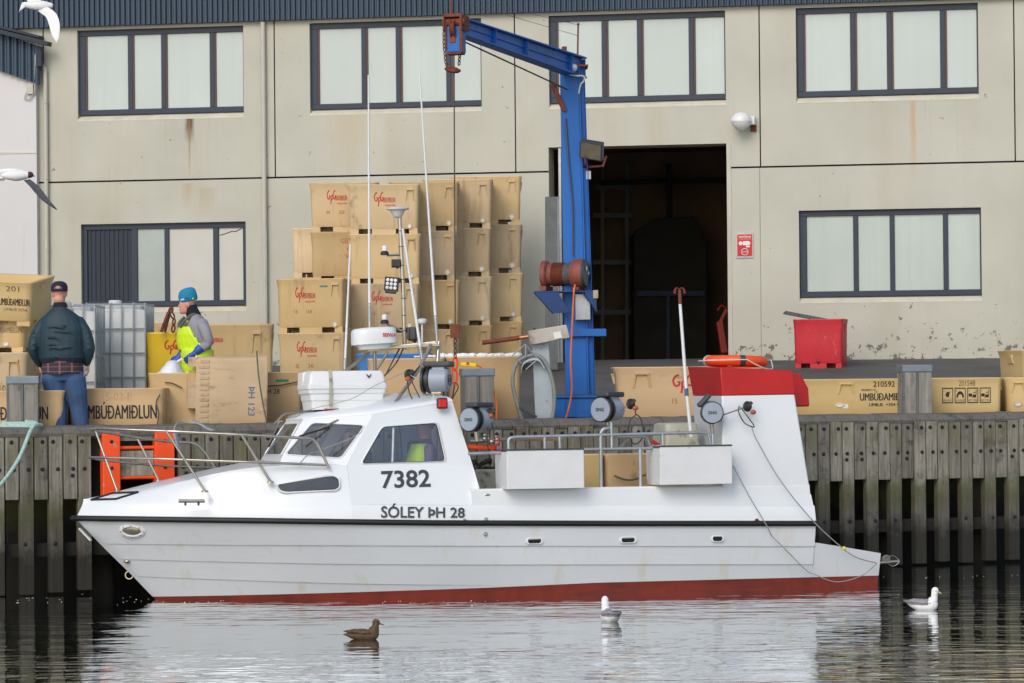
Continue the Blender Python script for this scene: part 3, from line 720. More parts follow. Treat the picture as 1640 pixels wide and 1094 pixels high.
def gpg(q, fn):                                  # the sweeping G-P-G monogram, drawn with round pen strokes
    def stroke(pts, w=.050):
        P = smoothpts([(x, y, 0) for x, y in pts], 5); L, Rr = [], []
        for i, p in enumerate(P):
            d = (P[min(i + 1, len(P) - 1)] - P[max(i - 1, 0)]).normalized(); n = Vector((-d.y, d.x, 0)) * w
            L.append(p + n); Rr.append(p - n)
        m = len(P); q.add([fn(v.x, v.y) for v in L + Rr], [(i, i + 1, m + i + 1, m + i) for i in range(m - 1)])
    stroke([(.30, .98), (.14, .92), (.02, .70), (.08, .46), (.22, .40), (.32, .50), (.33, .62)])
    stroke([(.22, .62), (.34, .62)], .035)
    stroke([(.42, .02), (.46, .3), (.46, .62)]); stroke([(.46, .62), (.58, .66), (.66, .52), (.58, .36), (.47, .34)], .036)
    stroke([(.94, 1.0), (.78, .92), (.68, .72), (.72, .5), (.86, .42), (.97, .52), (.98, .62)]); stroke([(.86, .63), (1.0, .63)], .035)
GP = lambda x: [('GPG', x, x + .13, .55, .84, 'redink', 'emblem'), ('FISKVERKUN', x + .115, x + .29, .635, .735, 'redink'), ('HÚSAVÍK', x + .145, x + .29, .56, .60, 'redink')]
NUM = lambda a, b, x=-.02: [(a, x, x + .05, .36, .43, 'fadedred'), (b, x + .18, x + .26, .36, .43, 'fadedred')]
G_ST = 'insulated fish tubs stacked against the warehouse'
def stack(xl_px, xr_px, rows, d, D=.9, ytop=0, ybot=0, rz=0.0, mk='tub'):
    """rows: list from the bottom up of (label, texts); sizes from the pixel width at depth d"""
    a = atY(xl_px, 450, d); b = atY(xr_px, 450, d); xc = (a.x + b.x) / 2; L = b.x - a.x
    zt = atY((xl_px + xr_px) / 2, ytop, d).z; z0 = gz(xc, d + .3) + .0; pitch = (zt - z0) / len(rows)
    for k, (lab, tx) in enumerate(rows):
        r_ = random.Random(int(xl_px) * 7 + k)
        fish_tub(xc + r_.uniform(-.02, .02), d + r_.uniform(-.015, .015), z0 + k * pitch, L / 1.02, D, pitch - .002, mk, lab, rz + r_.uniform(-.012, .012), tx, ((.36, .15),), G_ST)
D0 = 52.0
B_ = 'tan fish tub with red monogram at the front of the tall stack, '
stack(557, 674, [('tan fish tub, lowest in the front column of the tall stack', []),
                 ('tan fish tub printed 15 047, second up in the front stack column', GP(-.16) + NUM('15', '047', -.16)),
                 ('plain scuffed tan fish tub without print, third up in the front stack column', []),
                 ('tan fish tub with red monogram on top of the front stack column', GP(-.13))], D0, ytop=295)
NTH = {0: 'lowest', 1: 'second up', 2: 'third up', 3: 'topmost'}
for q, (xr, nm, yt) in enumerate(((735, 'stack column behind the hanging crane wire', 291), (790, 'stack column next to the end column', 287), (838, 'end stack column beside the doorway', 282))):
    stack(xr - 112 - q, xr, [('tan fish tub, %s in the %s' % (NTH[k], nm), []) for k in range(4)], D0 + .96 * (q + 1), ytop=yt)
stack(497, 609, [('tan fish tub, lowest in the second row, hidden behind the two front tubs', []), ('tan fish tub, second up, mostly hidden behind the tub printed 16 164', []),
                 ('greyish tan fish tub with hand lettered GEIRI PETUR HUSAVIK', [('GEIRI PETUR', -.06, .35, .76, .86, 'fadedred'), ('HUSAVIK', .03, .30, .60, .69, 'fadedred'), ('97. 07', .0, .28, .45, .54, 'fadedred')]),
                 ('tan fish tub printed 04 20, topmost and leftmost in the tall stack', GP(-.25) + NUM('04', '20', -.26))], D0 + .96, ytop=292)
stack(465, 577, [('tan fish tub, lowest in the hidden rear left column', []), ('tan fish tub, second up in the rear left column', []), ('tan fish tub with a sliver of red print, top of the rear left column', [('GPG', -.10, .1, .5, .84, 'redink', 'emblem'), ('04', -.12, -.03, .34, .41, 'fadedred')])], D0 + 1.92, ytop=365)
stack(441, 552, [('grimy tan fish tub with red monogram, right under the tub printed 16 164', GP(-.22) + NUM('02', '36', -.24)),
                 ('yellowish tan fish tub printed 16 164 with a green tag, left of the stack', GP(-.22) + NUM('16', '164', -.24) + [('▬', .14, .26, .84, .87, 'teal', 'tag')])], D0 - 1.0, ytop=446, rz=R(-5))

# ---- loose tubs along the quay edge
def at(xl, xr, yt, d, H, D, mk, label, rz=0.0, texts=(), plugs=(), group=None, notches=(), px=()):
    a = atY(xl, 600, d); b = atY(xr, 600, d); z = gz((a.x + b.x) / 2, d); zt = atY((xl + xr) / 2, yt, d).z
    yb = proj_px(((a.x + b.x) / 2, d, z))[1]; fx = lambda x: ((x - xl) / (xr - xl) - .5) * 1.0; fy = lambda y: 1 - (y - yt) / (yb - yt)
    texts = list(texts) + [(t[0], fx(t[1]), fx(t[2]), fy(t[4]), fy(t[3])) + tuple(t[5:]) for t in px]
    return fish_tub((a.x + b.x) / 2, d, z, (b.x - a.x) / 1.02, D, (zt - z) if H is None else H, mk, label, rz, texts, plugs, group, None, notches)
GF = 'fish tubs lined up along the quay edge'
def qd(x, back=.5): return 42 / (1 - TQ * (x - 820) / FPX) + back
at(-82, 104, 626, qd(10, .75), None, .9, 'tubpink', 'low pinkish fish tub half hidden behind the left bollard and the man', 0, (), (), GF, (), [('UMBÚÐAMIÐLUN', -43, 77, 646, 673, 'blackink')])
at(106, 264, 622, qd(180, .75), None, .9, 'tubpink', 'low pinkish fish tub lettered UMBÚÐAMIÐLUN beside the man in jeans', 0, (), (), GF, (), [('UMBÚÐAMIÐLUN', 128, 251, 643, 671, 'blackink'), ('15-03-B', 163, 212, 629, 642, 'tubold')])
icetub = at(237, 345, 597, qd(290, .9), None, 1.0, 'tub', 'tan fish tub heaped with ice that the worker in yellow overalls leans over', R(3), (), (), GF)
at(352, 484, 596, qd(420, 1.5), None, .9, 'tubpink', 'pinkish fish tub lettered ÞH 28 with a dark strap and green tag', 0, (), (), GF, (), [('ÞH', 423, 434, 623, 631, 'blackink'), ('28', 438, 448, 623, 631, 'blackink'), ('▬', 442, 463, 608, 612, 'teal', 'tag')])
at(588, 712, 574, qd(650, 1.2), None, 1.0, 'tubpink', 'orange tan fish tub behind the wheelhouse roof with a lifting notch', 0, (), (), GF, (.40,))
at(713, 836, 571, qd(770, 1.1), None, 1.0, 'tubpink', 'orange tan fish tub with ice on its rim behind the middle bollard', 0, (), (), GF)
at(982, 1226, 587, qd(1100, .7), None, 1.1, 'tubpink', 'large pale tan fish tub with a big red monogram and number 15', 0, (), (), GF, (-.32,), [('GPG', 1077, 1110, 600, 630, 'redink', 'emblem'), ('15', 1076, 1084, 638, 646, 'fadedred')])
at(1255, 1478, 607, qd(1440, .72), None, .9, 'tubyel', 'yellow tan fish tub printed 210592 PROPERTY OF UMBÚÐAMIÐLUN', 0, (), ((-.10, .40),), GF, (-.055,),
   [('210592', 1399, 1434, 611, 620, 'blackink'), ('PROPERTY OF', 1380, 1403, 623.5, 626.5, 'blackink'), ('UMBÚÐAMIÐLUN', 1377, 1465, 627, 642, 'blackink'), ('UMB.IS  +354 5556', 1392, 1452, 646, 651, 'blackink'), ('▬', 1348, 1358, 647, 654, 'paper', 'sticker')])
t_p = at(1481, 1606, 605, qd(1560, .72), None, .9, 'tubyel', 'yellow tan fish tub printed 201548 with four black pictograms', 0, (), (), GF, (), [('201548', 1535, 1562, 609, 618, 'greyink')])
ybp = proj_px(t_p.location)[1] + 1.2
q = MB()
for k in range(4):
    X0 = 1508 + 20.5 * k
    def fa(u, v, X0=X0):
        f = 1 - (646 - v * 25 - 605) / (ybp - 605); return (((X0 + u * 18 - 1481) / 125 - .5) * TL, -(TD / 2 + face_off(f)) - .004, f * TH)
    for u0, u1, v0, v1 in ((0, 1, 0, .07), (0, 1, .93, 1), (0, .07, .07, .93), (.93, 1, .07, .93)): q.add([fa(u0, v0), fa(u1, v0), fa(u1, v1), fa(u0, v1)], [(0, 1, 2, 3)])
    put_text(q, ('FISH ONLY', 'NO WASTE', 'LIFT TUBS', "DON'T PUSH")[k], lambda u, v: fa(.10 + u * .80, .12 + v * .13))
    if k == 0: q.add([fa(x, y) for x, y in ((.28, .55), (.45, .38), (.62, .42), (.66, .62), (.74, .78), (.58, .72), (.45, .75))], [tuple(range(7))])
    if k == 1:
        pts = [(.5 + .36 * math.cos(R(t)), .36 + .42 * math.sin(R(t))) for t in range(0, 181, 20)] + [(.5 + .2 * math.cos(R(t)), .36 + .22 * math.sin(R(t))) for t in range(180, -1, -20)]
        n_ = len(pts) // 2; q.add([fa(x, y) for x, y in pts], [(i, i + 1, len(pts) - 2 - i, len(pts) - 1 - i) for i in range(n_ - 1)])
    if k >= 2:
        for u0, u1, v0, v1 in ((.12, .45, .42, .62), (.5, .82, .36, .56), (.78, .84, .56, .86), (.56, .74, .66, .72), (.44, .5, .36, .42)): q.add([fa(u0, v0), fa(u1, v0), fa(u1, v1), fa(u0, v1)], [(0, 1, 2, 3)])
    q.add([fa(.12, .82), fa(.18, .74), fa(.26, .88), (fa(.18, .80))], [(0, 1, 2, 3)])
q.build('pictogram', M['blackink'], t_p, normals=False)
at(1607, 1790, 604, qd(1640, .72), None, .9, 'tubyel', 'yellow tan fish tub cut by the right edge of the view, beside the pictogram tub', 0, (), ((-.38, .40),), GF, (-.38,))
at(1632, 1800, 560, qd(1640, 4.2), None, 1.0, 'tubyel', 'yellow tan fish tub at the far right edge, standing taller behind the quay row', R(14), (), (), None)
# left edge pile
dl = qd(10, 2.0)
def pile(xl, xr, yt, yb, d, label, texts=(), rz=0.0, tilt=None, mk='tubpink', plugs=((-.36, .15),), notches=(.365,)):
    a = atY(xl, 500, d); b = atY(xr, 500, d); zt = atY((xl + xr) / 2, yt, d).z; zb = atY((xl + xr) / 2, yb, d).z
    return fish_tub((a.x + b.x) / 2, d, zb, (b.x - a.x) / 1.02, .95, zt - zb, mk, label, rz, texts, plugs, 'fish tubs piled at the left edge', tilt, notches)
zb_ = gz(atY(-40, 600, dl).x, dl)
yb_ = 547 + 0  # base from ground
for xl, xr, yt, yb, lab in ((-118, 46, 565, None, 'tan fish tub at the bottom of the left edge pile, beside the bollard'), (-122, 44, 497, 564, 'tan fish tub with drain hole in the middle of the left edge pile')):
    a = atY(xl, 500, dl); b = atY(xr, 500, dl); zt = atY((xl + xr) / 2, yt, dl).z; zb = zb_ if yb is None else atY((xl + xr) / 2, yb, dl).z
    fish_tub((a.x + b.x) / 2, dl, zb, (b.x - a.x) / 1.02, .95, zt - zb, 'tub', lab, R(-8), [('UMBÚÐAMIÐLUN', .14, .46, .45, .62, 'greyink')], ((.30, .18),), 'fish tubs piled at the left edge')
pile(-122, 66, 441, 512, dl - .15, 'yellow tan fish tub tipped slightly forward on top of the left edge pile', [('201', .26, .38, .78, .9, 'greyink'), ('UMBÚÐAMIÐLUN', .20, .47, .46, .66, 'blackink'), ('UMB.IS 5556', .24, .45, .34, .40, 'greyink'), ('▬', .02, .07, .38, .47, 'paper', 'sticker')], tilt=(R(7), R(3.2), R(-9)), mk='tubyel', plugs=((.02, .16),), notches=(-.06,))
# the tub lying on its side: bottom ribs towards the left
tl_d = qd(357, .55); a = atY(294, 620, tl_d); b = atY(421, 620, tl_d); zt = atY(357, 566, tl_d).z
o = link(bpy.data.objects.new('fish_tub', tub_mesh('tubold')))
w_, h_ = b.x - a.x, zt - gz(a.x, tl_d)
o.rotation_euler = (R(-2), R(91.5), R(4)); o.scale = (h_ / TL / 1.02, 1.0 / TD, w_ / TH); o.location = (a.x, tl_d + .5, gz(a.x, tl_d) + h_ / 2)
tag(o, 'worn beige fish tub tipped on its side, lettered ÞH 123 sideways, beside the ice tub', 'fish tub', GF)
q = MB(); put_text(q, 'ÞH 123', lambda u, v: ((-.11 + u * .36) * TL, -(TD / 2 + face_off(.80)) - .004 - 0 * v, (.76 + v * .085) * TH), .01); q.build('lettering', M['blueink'], o, normals=False)
q = MB()
for k in range(13):
    x = -TL * .44 + k * TL * .068; pass
    q.prism([(x, -(TD / 2 - .052) , .10), (x, -(TD / 2 - .015), .12), (x, -(TD / 2 - .015), .20), (x, -(TD / 2 - .035), .235)], (TL * .045, 0, 0))
q.build('rib', M['tubold'], o, bevel=.008)
# rows behind the worker
at(232, 318, 532, qd(280, 3.2), None, 1.0, 'tubyellow', 'bright yellow fish tub with red monogram behind the worker', 0, (), (), None, (), [('GPG', 264, 285, 545, 568, 'redink', 'emblem'), ('FISKVERKUN', 281, 306, 552, 560, 'redink'), ('HÚSAVÍK', 286, 305, 564, 568, 'fadedred')])
at(300, 440, 519, qd(380, 6.0), None, 1.0, 'tub', 'dusky tan fish tub with faded red print behind the worker, left of the tall stack', R(6), (), (), None, (.30,), [('GPG', 322, 342, 538, 560, 'redink', 'emblem'), ('FISKVERKUN', 338, 357, 541, 548, 'redink')])
at(180, 298, 516, qd(240, 7.5), None, 1.0, 'tub', 'dusky tan fish tub far back between the tank and the worker', 0, (), ())
# blue lidded tub
at(570, 690, 566, qd(640, 3.0), None, 1.0, 'tubblue', 'blue fish tub whose rim shows behind the wheelhouse radar', 0, (), ())
# red tub by the wall
rt = at(1270, 1351, 511, 54.2, None, .62, 'tubred', 'bright red fish tub with a netting frame on top against the warehouse wall', R(-14), (), ())
p = MB(); p.lathe([(.05, 0), (.05, .01), (.03, .012), (.0, .0)], (.0, -(TD / 2 - .035), .12), (0, -1, 0), 16); p.build('drain_hole', M['darkhole'], rt)
ra = atY(1266, 505, 54.3)
nf = thing('net_frame', 'dark wire netting frame lying askew over the red tub', 'net frame', loc=(ra.x + .05, 54.35, ra.z), rz=R(-14))
p = MB(); A = Vector((-.16, 0, .03)); B = Vector((.56, 0, -.115)); up = Vector((-.04, .45, .045))
for i in range(9): p.tube([A + up * (i / 8), B + up * (i / 8)], .004 if i % 8 else .011, 5)
for i in range(12): p.tube([A.lerp(B, i / 11), A.lerp(B, i / 11) + up], .004 if i % 11 else .011, 5)
p.build('netting', M['dkgrey'], nf)
# ice heap, scoop in the ice tub, ice on rims
a = atY(273, 597, qd(290, .9) + .40)
p = MB(); n = 18; vs = [];
for j in range(n + 1):
    for i in range(n + 1):
        u, v = i / n * 2 - 1, j / n * 2 - 1; r_ = max(0, 1 - (u * u + v * v)); h = .21 * r_ ** .8 * math.exp(-(u - .3) ** 2 * .9) + .03 * noise.noise((u * 5, v * 5, 1)) * (r_ > 0)
        vs.append((a.x + u * .20, a.y + v * .30, a.z - .04 + h))
p.add(vs, [(j * (n + 1) + i, j * (n + 1) + i + 1, (j + 1) * (n + 1) + i + 1, (j + 1) * (n + 1) + i) for j in range(n) for i in range(n)])
tag(p.build('ice_heap', M['ice'], smooth=40), 'white heap of crushed ice in the tan tub before the worker', 'ice')
p = MB()
for k in range(150):
    x = rnd.uniform(665, 832); c_ = atY(x, 572, qd(770, 1.1) + rnd.uniform(.01, .06)); s_ = rnd.uniform(.008, .028) * (1.3 if x > 700 else .8)
    zz = atY(773, 571, qd(770, 1.1)).z; p.ball((c_.x, c_.y, zz + s_ * .4), s_ * 1.6, s_, s_, 6)
tag(p.build('ice_crumbs', M['ice']), 'crumbs of ice along the rim of the tub behind the middle bollard', 'ice', kind='stuff')
# straps and cords on the loose tubs
p = MB(); d_ = qd(420, 1.5) - .02
p.tube([atY(412, 620, d_), atY(450, 617, d_), atY(483, 610, d_)], .008, 6)
tag(p.build('strap', M['wire']), 'dark strap across the front of the pinkish ÞH 28 tub', 'strap')
p = MB(); d_ = qd(357, .55) - .03
p.tube(smoothpts([atY(411, 562, d_), atY(414, 600, d_), atY(420, 640, d_), atY(428, 680, d_)], 5), .010, 6)
tag(p.build('cord', M['strap']), 'dark green cord hanging down the edge of the tipped beige tub', 'cord')
p = MB(); d_ = qd(290, .9) - .03
p.tube(smoothpts([atY(264, 613, d_), atY(276, 614, d_), atY(292, 622, d_)], 5), .008, 6)
tag(p.build('cord', M['wire']), 'short brown cord across the corner of the ice tub', 'cord')
d_ = qd(180, .75) - .02; p = MB()
p.tube(smoothpts([atY(256, 632, d_), atY(250, 645, d_), atY(254, 662, d_), atY(252, 680, d_)], 5), .008, 6)
tag(p.build('cord', M['wire']), 'frayed cord at the right end of the UMBÚÐAMIÐLUN lettered tub', 'cord')

# ================================================================ IBC TANKS
def ibc(xl, xr, yt, d, label, D=1.0):
    a = atY(xl, 550, d); b = atY(xr, 550, d); zt = atY((xl + xr) / 2, yt, d).z; W = b.x - a.x; z0 = gz(a.x, d); H = zt - z0
    t = thing('liquid_tank', label, 'tank', loc=((a.x + b.x) / 2, d, z0), group='caged white liquid tanks on pallets'); hx = W / 2
    p = MB(); p.box(-hx, hx, 0, D, .10, .15)
    for x in (-hx, -.08, hx - .16): p.box(x, x + .16, .0, D, 0, .10)
    p.build('pallet', M['blackp'], t, bevel=.006)
    p = MB(); rings = []
    for f, o in ((.165, .06), (.19, .035), (.5, .03), (.9, .03), (.965, .06), (.985, .14)): rings.append(rrect(hx - o, D / 2 - o, .10, f * H))
    p.M = Matrix.Translation((0, D / 2, 0)); p.loft(rings); p.M = None
    for k in range(5): x = -hx + W * (.1 + .2 * k); p.prism([(x - .085, .034, .2 * H), (x + .085, .034, .2 * H), (x + .085, .034, .93 * H), (x - .085, .034, .93 * H)], (0, .02, 0))
    p.lathe([(.085, 0), (.085, .045), (.07, .05), (0, .052)], (.02, D * .4, .985 * H), n=18)
    p.build('bottle', M['tank'], t, smooth=40, bevel=.012)
    p = MB(); rr = .0095
    zs_ = [.165 * H + (H * .975 - .165 * H) * k / 4 for k in range(5)]
    for z in zs_:
        p.tube([(-hx, -.004, z), (hx, -.004, z), (hx, D, z), (-hx, D, z), (-hx, -.004, z)], rr * 1.15, 6)
    for k in range(7): x = -hx + W * k / 6; p.tube([(x, -.012, .15), (x, -.012, H * .985)], rr * 1.2, 6); p.tube([(x, D + .01, .15), (x, D + .01, H * .985)], rr, 6)
    for k in range(1, 6): y = D * k / 6; p.tube([(-hx - .01, y, .15), (-hx - .01, y, H * .98)], rr, 6); p.tube([(hx + .01, y, .15), (hx + .01, y, H * .98)], rr, 6)
    for k in (1, 3, 5): x = -hx + W * k / 6; p.tube([(x, 0, H * .985), (x, D, H * .985)], rr, 6)
    p.build('cage', M['galv'], t, smooth=50)
ibc(120, 233, 483, qd(180, 3.4), 'caged white liquid tank beside the yellow tub, right of the standing man')
ibc(38, 152, 485, qd(95, 2.3), 'caged white liquid tank mostly hidden behind the man in the dark jacket')

# ================================================================ BOLLARDS
M['oldiron'] = mat('weathered_iron_strip', lin(104, 108, 108), .6, .3, var=.2, vs=6)
def bollard(xl, xr, yt, label, back=.30):
    d = qd((xl + xr) / 2, back); a = atY(xl, 620, d); b = atY(xr, 620, d); zt = atY((xl + xr) / 2, yt, d).z; w_ = b.x - a.x; z0 = gz(a.x, d) - .1
    t = thing('bollard', label, 'bollard', loc=((a.x + b.x) / 2, d, z0), rz=R(6), group='square timber mooring bollards on the quay edge'); H = zt - z0; h = w_ / 2 * .95
    p = MB(); p.box(-h, -h * .08, 0, 2 * h, 0, H - .01); p.box(h * .08, h, 0.002, 2 * h, 0, H - .01); p.cur = 1; p.box(-h * .08, h * .08, .012, 2 * h - .01, 0, H - .02)
    p.build('post', [M['bollardw'], M['backwood']], t, bevel=.01)
    p = MB(); p.box(-h - .012, h + .012, -.012, 2 * h + .012, H - .10, H); p.build('cap', M['bollardcap'], t, bevel=.012)
    p = MB(); p.box(-h * .09, h * .05, -.006, .02, 0, H - .10); p.box(-h - .006, -h * .88, -.006, .03, 0, H - .10)
    p.build('iron_strip', M['oldiron'], t)
bollard(10, 62, 602, 'square grey timber bollard with metal cap beside the coiled mooring rope')
bollard(740, 793, 590, 'lichen stained timber bollard behind the yellow hoist control and grey reel')
bollard(1445, 1494, 584, 'square grey timber bollard in front of the pictogram tub on the right')
# mooring rope at the left bollard
d_ = qd(40, .12); pts = []
for k in range(5):
    pts += [atY(-8 + 3 * k, 690 - 3 * k, d_ + .03 * k), atY(30, 684 - 2 * k, d_ + .22), atY(66 - 2 * k, 683 - 1.5 * k, d_ + .1), atY(40, 687 - 3 * k, d_ + .02 * k)]
p = MB(); p.tube(smoothpts(pts, 6), .022, 8)
p.tube(smoothpts([atY(66, 681, d_), atY(56, 682, d_ - .18), atY(48, 692, d_ - .3), atY(30, 735, d_ - .55), atY(2, 775, d_ - .9), atY(-40, 815, d_ - 1.4)], 8), .024, 8)
tag(p.build('mooring_rope', M['rope'], smooth=50), 'pale green mooring rope coiled by the left bollard and led down over the quay', 'rope')

# ================================================================ CRANE
CD = 45.0
cr0 = atY(912, 640, CD); czb = gz(cr0.x, CD)
crane = thing('quay_crane', 'tall blue quay crane with a rusty winch and sloping boom', 'crane', loc=(cr0.x, CD, czb))
CF = Frame(Matrix.Translation((cr0.x, CD, czb)))
cp = lambda x, y, ly=0.0: CF.pick(x, y, ly)
p = MB(); a, b = cp(867, 634), cp(957, 634); p.box(a.x, b.x, -.30, .45, 0, a.z); p.box(a.x - .02, b.x + .02, -.33, .48, a.z - .03, a.z)
p.box(cp(905, 650).x - .008, cp(905, 650).x + .008, -.31, -.29, .02, a.z - .04)
p.build('base', M['crane'], crane, bevel=.01)
xa, xb = cp(902, 300).x, cp(943, 300).x
zc1 = cp(918, 118).z
p = MB()                                          # column: I-section with flanges
M_ = Matrix.Translation((0, 0, 0))
z0 = cp(910, 632).z
top = cp(0, 118).z
xl0, xr0 = cp(906, 630).x, cp(953, 630).x
xl1, xr1 = cp(897, 130).x, cp(936, 130).x
def colbox(p, fa, fb, ya, yb):
    q0, q1 = xl0 + (xr0 - xl0) * fa, xl0 + (xr0 - xl0) * fb; t0, t1 = xl1 + (xr1 - xl1) * fa, xl1 + (xr1 - xl1) * fb
    p.add([(q0, ya, z0), (q1, ya, z0), (q1, yb, z0), (q0, yb, z0), (t0, ya, top), (t1, ya, top), (t1, yb, top), (t0, yb, top)], [(0, 3, 2, 1), (4, 5, 6, 7), (0, 1, 5, 4), (1, 2, 6, 5), (2, 3, 7, 6), (3, 0, 4, 7)])
colbox(p, 0, .74, -.17, .17); colbox(p, .743, .80, -.20, .20); colbox(p, .803, .97, -.13, .13); colbox(p, .973, 1.0, -.20, .20)
p.build('column', M['crane'], crane, bevel=.005)
# boom runs from the column head towards the camera, over the boat
root = cp(920, 106); TIPD = 39.9
tipw = atY(728, 40, TIPD); tip = CF.I @ tipw
rootw = root
ax = (tip - root).normalized(); side = ax.cross(Vector((0, 0, 1))).normalized(); upb = side.cross(ax).normalized()
p = MB(); s0_ = root - ax * .28; s1_ = tip - ax * .10
h0, h1 = .145, .105
for za, zb, wa, wb in ((1, .84, .20, .17), (-.84, -1, .20, .17), (.84, -.84, .05, .045), (.10, .0, .10, .08)):
    ring = []
    for P_, h, wd in ((s0_, h0, wa), (s1_, h1, wb)):
        ring.append([P_ + side * (sx * wd / 2) + upb * (h * zz) for sx, zz in ((-1, za), (1, za), (1, zb), (-1, zb))])
    p.loft(ring)
for f in (0.0, .12, .5, .75): c_ = s0_.lerp(s1_, f); hh = h0 + (h1 - h0) * f; p.bar(c_ + upb * (-hh * .82), c_ + upb * hh * .82, .16, .012, up=ax)
p.build('boom', M['crane'], crane, bevel=.004)
p = MB(); g0 = cp(897, 118); p.bar(cp(884, 132, -.2), cp(904, 178, -.17), .10, .05); p.bar(cp(905, 117, .0), cp(905, 175, .0), .06, .2); p.box(cp(897, 0).x - .02, cp(938, 118).x + .03, -.22, .22, top, top + .03)
p.build('knee_brace', M['rust'], crane, bevel=.006)
p = MB(); q = root + upb * .15 + ax * .5; p.bar(q, q + upb * .07, .07, .03, up=ax); p.build('lifting_eye', M['rust'], crane, bevel=.01)
p = MB(); p.tube([cp(925, 92), cp(926, 40)], .012, 6); p.ball(cp(926, 39), .02, n=8); p.build('rod', M['rust'], crane)
p = MB(); q = s0_ + ax * .3; p.lathe([(.0, 0), (.055, .01), (.06, .05), (.03, .11), (0, .12)], cp(918, 110, -.22), (0, -1, .2), 14); p.build('junction_cap', M['white'], crane, smooth=60)
p = MB(); p.tube(smoothpts([cp(899, 106, -.25), cp(905, 116, -.26), cp(920, 121, -.26), cp(934, 122, -.24), cp(936, 128, -.23), cp(930, 136, -.22), cp(927, 150, -.2)], 6), .012, 6); p.build('power_cable', M['whiterope'], crane)
p = MB(); p.tube(smoothpts([cp(906, 190, -.19), cp(910, 250, -.2), cp(917, 330, -.2), cp(918, 410, -.2)], 6), .012, 6); p.build('hose', M['dkgrey'], crane)
for (x0, y0), (x1, y1) in (((926, 40), (700, -14)), ((925, 57), (640, -26))):
    p = MB(); p.tube([cp(x0, y0), CF.I @ atY(x1, y1, 41.0)], .0035, 5); p.build('stay_wire', M['wirenew'], crane)
# boom head with sheave, chain and counterweight
p = MB(); p.M = Matrix.Translation(tip) 
X, U, S = ax, upb, side
def hb(a0, a1, s0, s1, u0, u1, m=0):
    p.cur = m; vs = [X * a + S * s + U * u for u in (u0, u1) for a, s in ((a0, s0), (a1, s0), (a1, s1), (a0, s1))]
    p.add(vs, [(0, 3, 2, 1), (4, 5, 6, 7), (0, 1, 5, 4), (1, 2, 6, 5), (2, 3, 7, 6), (3, 0, 4, 7)])
hb(-.22, .09, -.12, -.10, -.07, .12); hb(-.22, .09, .10, .12, -.07, .12); hb(-.10, .08, -.10, .10, .09, .13); hb(-.18, .05, -.085, .095, -.33, -.02, 1); p.cur = 0; hb(.05, .07, -.12, -.08, -.34, .10); hb(.05, .07, .08, .10, -.30, .05); hb(-.1, .07, -.10, .10, -.36, -.335); hb(.02, .06, -.03, .05, -.22, -.12)
p.cur = 0; p.lathe([(.12, -.03), (.09, 0), (.12, .03)], X * .02 + U * -.05, S, 18); p.lathe([(.05, -.14), (.05, .14)], X * .02 + U * .03, S, 10)
p.M = None; p.build('boom_head', [M['rust'], M['crane']], crane, bevel=.006)
def chain(pts, pitch, r, wdt, mk, parent, name='chain'):
    b = MB(); P = [Vector(q) for q in pts]; Ls = [(b_ - a_).length for a_, b_ in zip(P, P[1:])]; tot = sum(Ls); n = int(tot / pitch)
    for k in range(n):
        s = tot * (k + .5) / n; i = 0
        while i < len(Ls) - 1 and s > Ls[i]: s -= Ls[i]; i += 1
        c_ = P[i].lerp(P[i + 1], s / Ls[i]); d = (P[i + 1] - P[i]).normalized(); o_ = d.orthogonal().normalized()
        if k % 2: o_ = d.cross(o_)
        L2 = pitch * .62; ring = []
        for j in range(10):
            a_ = 2 * math.pi * j / 10; ring.append(c_ + d * (L2 * math.cos(a_)) + o_ * (wdt * math.sin(a_)))
        b.tube(ring + [ring[0]], r, 5, cap=False)
    return b.build(name, M[mk], parent, smooth=60)
hd = lambda x, y: CF.I @ atY(x, y, TIPD)
chain([hd(711, 38), hd(711, 70), hd(714, 100), hd(717, 108)], .045, .0075, .016, 'wire', crane)
chain([hd(738, 50), hd(737, 80), hd(735, 104)], .045, .0075, .016, 'wire', crane)
p = MB(); c_ = hd(725, 112); p.lathe([(.0, -.028), (.075, -.026), (.10, -.006), (.10, .010), (.06, .028), (.0, .03)], c_, (.15, -.25, 1), 22); p.build('stop_weight', M['rust'], crane, smooth=40)
p = MB(); p.tube([hd(722, 2), hd(723, 22)], .014, 6); p.build('rod', M['rust'], crane)
p = MB(); p.tube([hd(727, 60), hd(729, 520)], .0085, 6); p.build('hoist_rope', M['wire'], crane)
p = MB(); p.tube([CF.I @ atY(746, 68, 40.2), root + ax * .35 - upb * .35, cp(884, 134, -.25)], .011, 6); p.build('luffing_rope', M['wire'], crane)
p = MB(); q = [hd(721, 519), hd(737, 519), hd(736, 542), hd(721, 541)]; p.prism([(v.x, v.y - .05, v.z) for v in q], (0, .10, 0)); p.build('rope_weight', M['rust'], crane, bevel=.006)
chain([hd(729, 542), hd(729, 574)], .05, .009, .018, 'wire', crane)
p = MB()
for x0, y0, x1, y1 in ((729, 572, 728, 593), (728, 590, 728, 616)):
    a_, b_ = hd(x0, y0), hd(x1, y1); c_ = (a_ + b_) / 2; d = (a_ - b_) / 2; ring = [c_ + d * math.cos(2 * math.pi * j / 14) + Vector((.030, .01, 0)) * math.sin(2 * math.pi * j / 14) for j in range(15)]
    p.tube(ring, .013, 8, cap=False)
p.build('shackle', M['orange2'], crane, smooth=60)
p = MB(); p.tube(smoothpts([hd(729, 612), hd(726, 628), hd(723, 645), hd(723, 662)], 4), .010, 6); p.tube(smoothpts([hd(729, 612), hd(734, 620), hd(728, 632), hd(724, 640)], 4), .008, 6); p.build('sling', M['wire'], crane)
